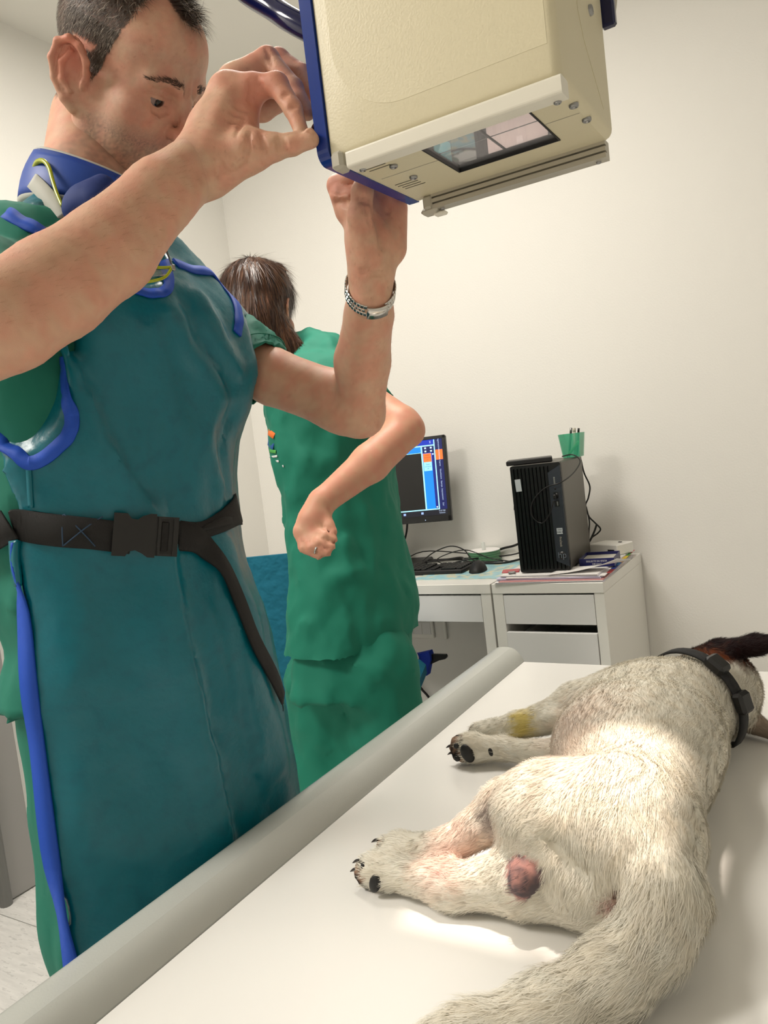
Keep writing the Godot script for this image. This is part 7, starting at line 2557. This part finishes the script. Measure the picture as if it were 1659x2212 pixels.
	# badge printed on the chest
	for g in [[[Vector3(-0.5086, 1.2796, 1.3040), Vector3(-0.4850, 1.2734, 1.3226), Vector3(-0.4694, 1.2657, 1.3303)], 0.014, Color(0.85, 0.42, 0.14)], [[Vector3(-0.5075, 1.2583, 1.3048), Vector3(-0.4794, 1.2457, 1.3253)], 0.022, Color(0.12, 0.35, 0.62)], [[Vector3(-0.4987, 1.2343, 1.3122), Vector3(-0.4691, 1.2303, 1.3298)], 0.008, Color(0.3, 0.65, 0.3)], [[Vector3(-0.5062, 1.2218, 1.3038), Vector3(-0.4630, 1.2203, 1.3312)], 0.005, Color(0.85, 0.87, 0.87)], [[Vector3(-0.5114, 1.2100, 1.2963), Vector3(-0.4592, 1.2096, 1.3316)], 0.005, Color(0.85, 0.87, 0.87)], [[Vector3(-0.5148, 1.1970, 1.2914), Vector3(-0.4491, 1.1973, 1.3337)], 0.005, Color(0.85, 0.87, 0.87)]]:
		put("chest_print", strap(sf, g[0], g[1], 0.0012, 0.0006, 3), mat("print_" + g[2].to_html(false), g[2], 0.7), top)
	# trousers
	var tf := Field.new()
	tf.blend = 0.05
	tf.trunk([[Vector3(-0.4273, 0.6644, 1.2049).y, Vector3(-0.4273, 0.6644, 1.2049).x, Vector3(-0.4273, 0.6644, 1.2049).z, 0.125, 0.185], [Vector3(-0.4186, 0.7412, 1.1926).y, Vector3(-0.4186, 0.7412, 1.1926).x, Vector3(-0.4186, 0.7412, 1.1926).z, 0.122, 0.182], [Vector3(-0.4151, 0.7965, 1.1855).y, Vector3(-0.4151, 0.7965, 1.1855).x, Vector3(-0.4151, 0.7965, 1.1855).z, 0.118, 0.178]])
	tf.cap(Vector3(-0.5045, 0.6566, 1.1936), Vector3(-0.5184, 0.3619, 1.2056), 0.112, 0.098)
	tf.cap(Vector3(-0.5184, 0.3619, 1.2056), Vector3(-0.47, 0.06, 1.24), 0.098, 0.085)
	tf.cap(Vector3(-0.3378, 0.6992, 1.2298), Vector3(-0.3335, 0.5288, 1.2194), 0.100, 0.085)
	tf.cap(Vector3(-0.3335, 0.5288, 1.2194), Vector3(-0.29, 0.06, 1.24), 0.085, 0.080)
	tf.warp = func(p: Vector3) -> float:
		return nz.get_noise_3dv(Vector3(p.x * 10.0 + p.y * 4.0, p.y * 7.0, p.z * 10.0)) * 0.016 + nz.get_noise_3dv(Vector3(p.x * 24.0, p.y * 22.0 + p.x * 14.0, p.z * 24.0)) * 0.007
	var tb := tf.bounds(0.02)
	tf.build(0.013, Vector3(tb.position.x, 0.03, tb.position.z), tb.end, 0.014)
	tf.relax(1)
	tf.renormal()
	put("scrub_trousers", net_mesh([tf]), scrub, t, -o, Vector3.ZERO, "green scrub trousers")
	for p in [Vector3(-0.48, 0, 1.24), Vector3(-0.30, 0, 1.24)]:
		var sh := Field.new()
		sh.blend = 0.03
		sh.cap(p + Vector3(0.05, 0.042, 0), p + Vector3(-0.11, 0.034, 0), 0.038, 0.031)
		sh.ell(p + Vector3(-0.12, 0.031, 0), Vector3(0.055, 0.029, 0.040))
		var bb := sh.bounds(0.01)
		sh.build(0.009, Vector3(bb.position.x, 0.001, bb.position.z), bb.end)
		put("clog", net_mesh([sh]), mats["white_lacquer"], t, -o)
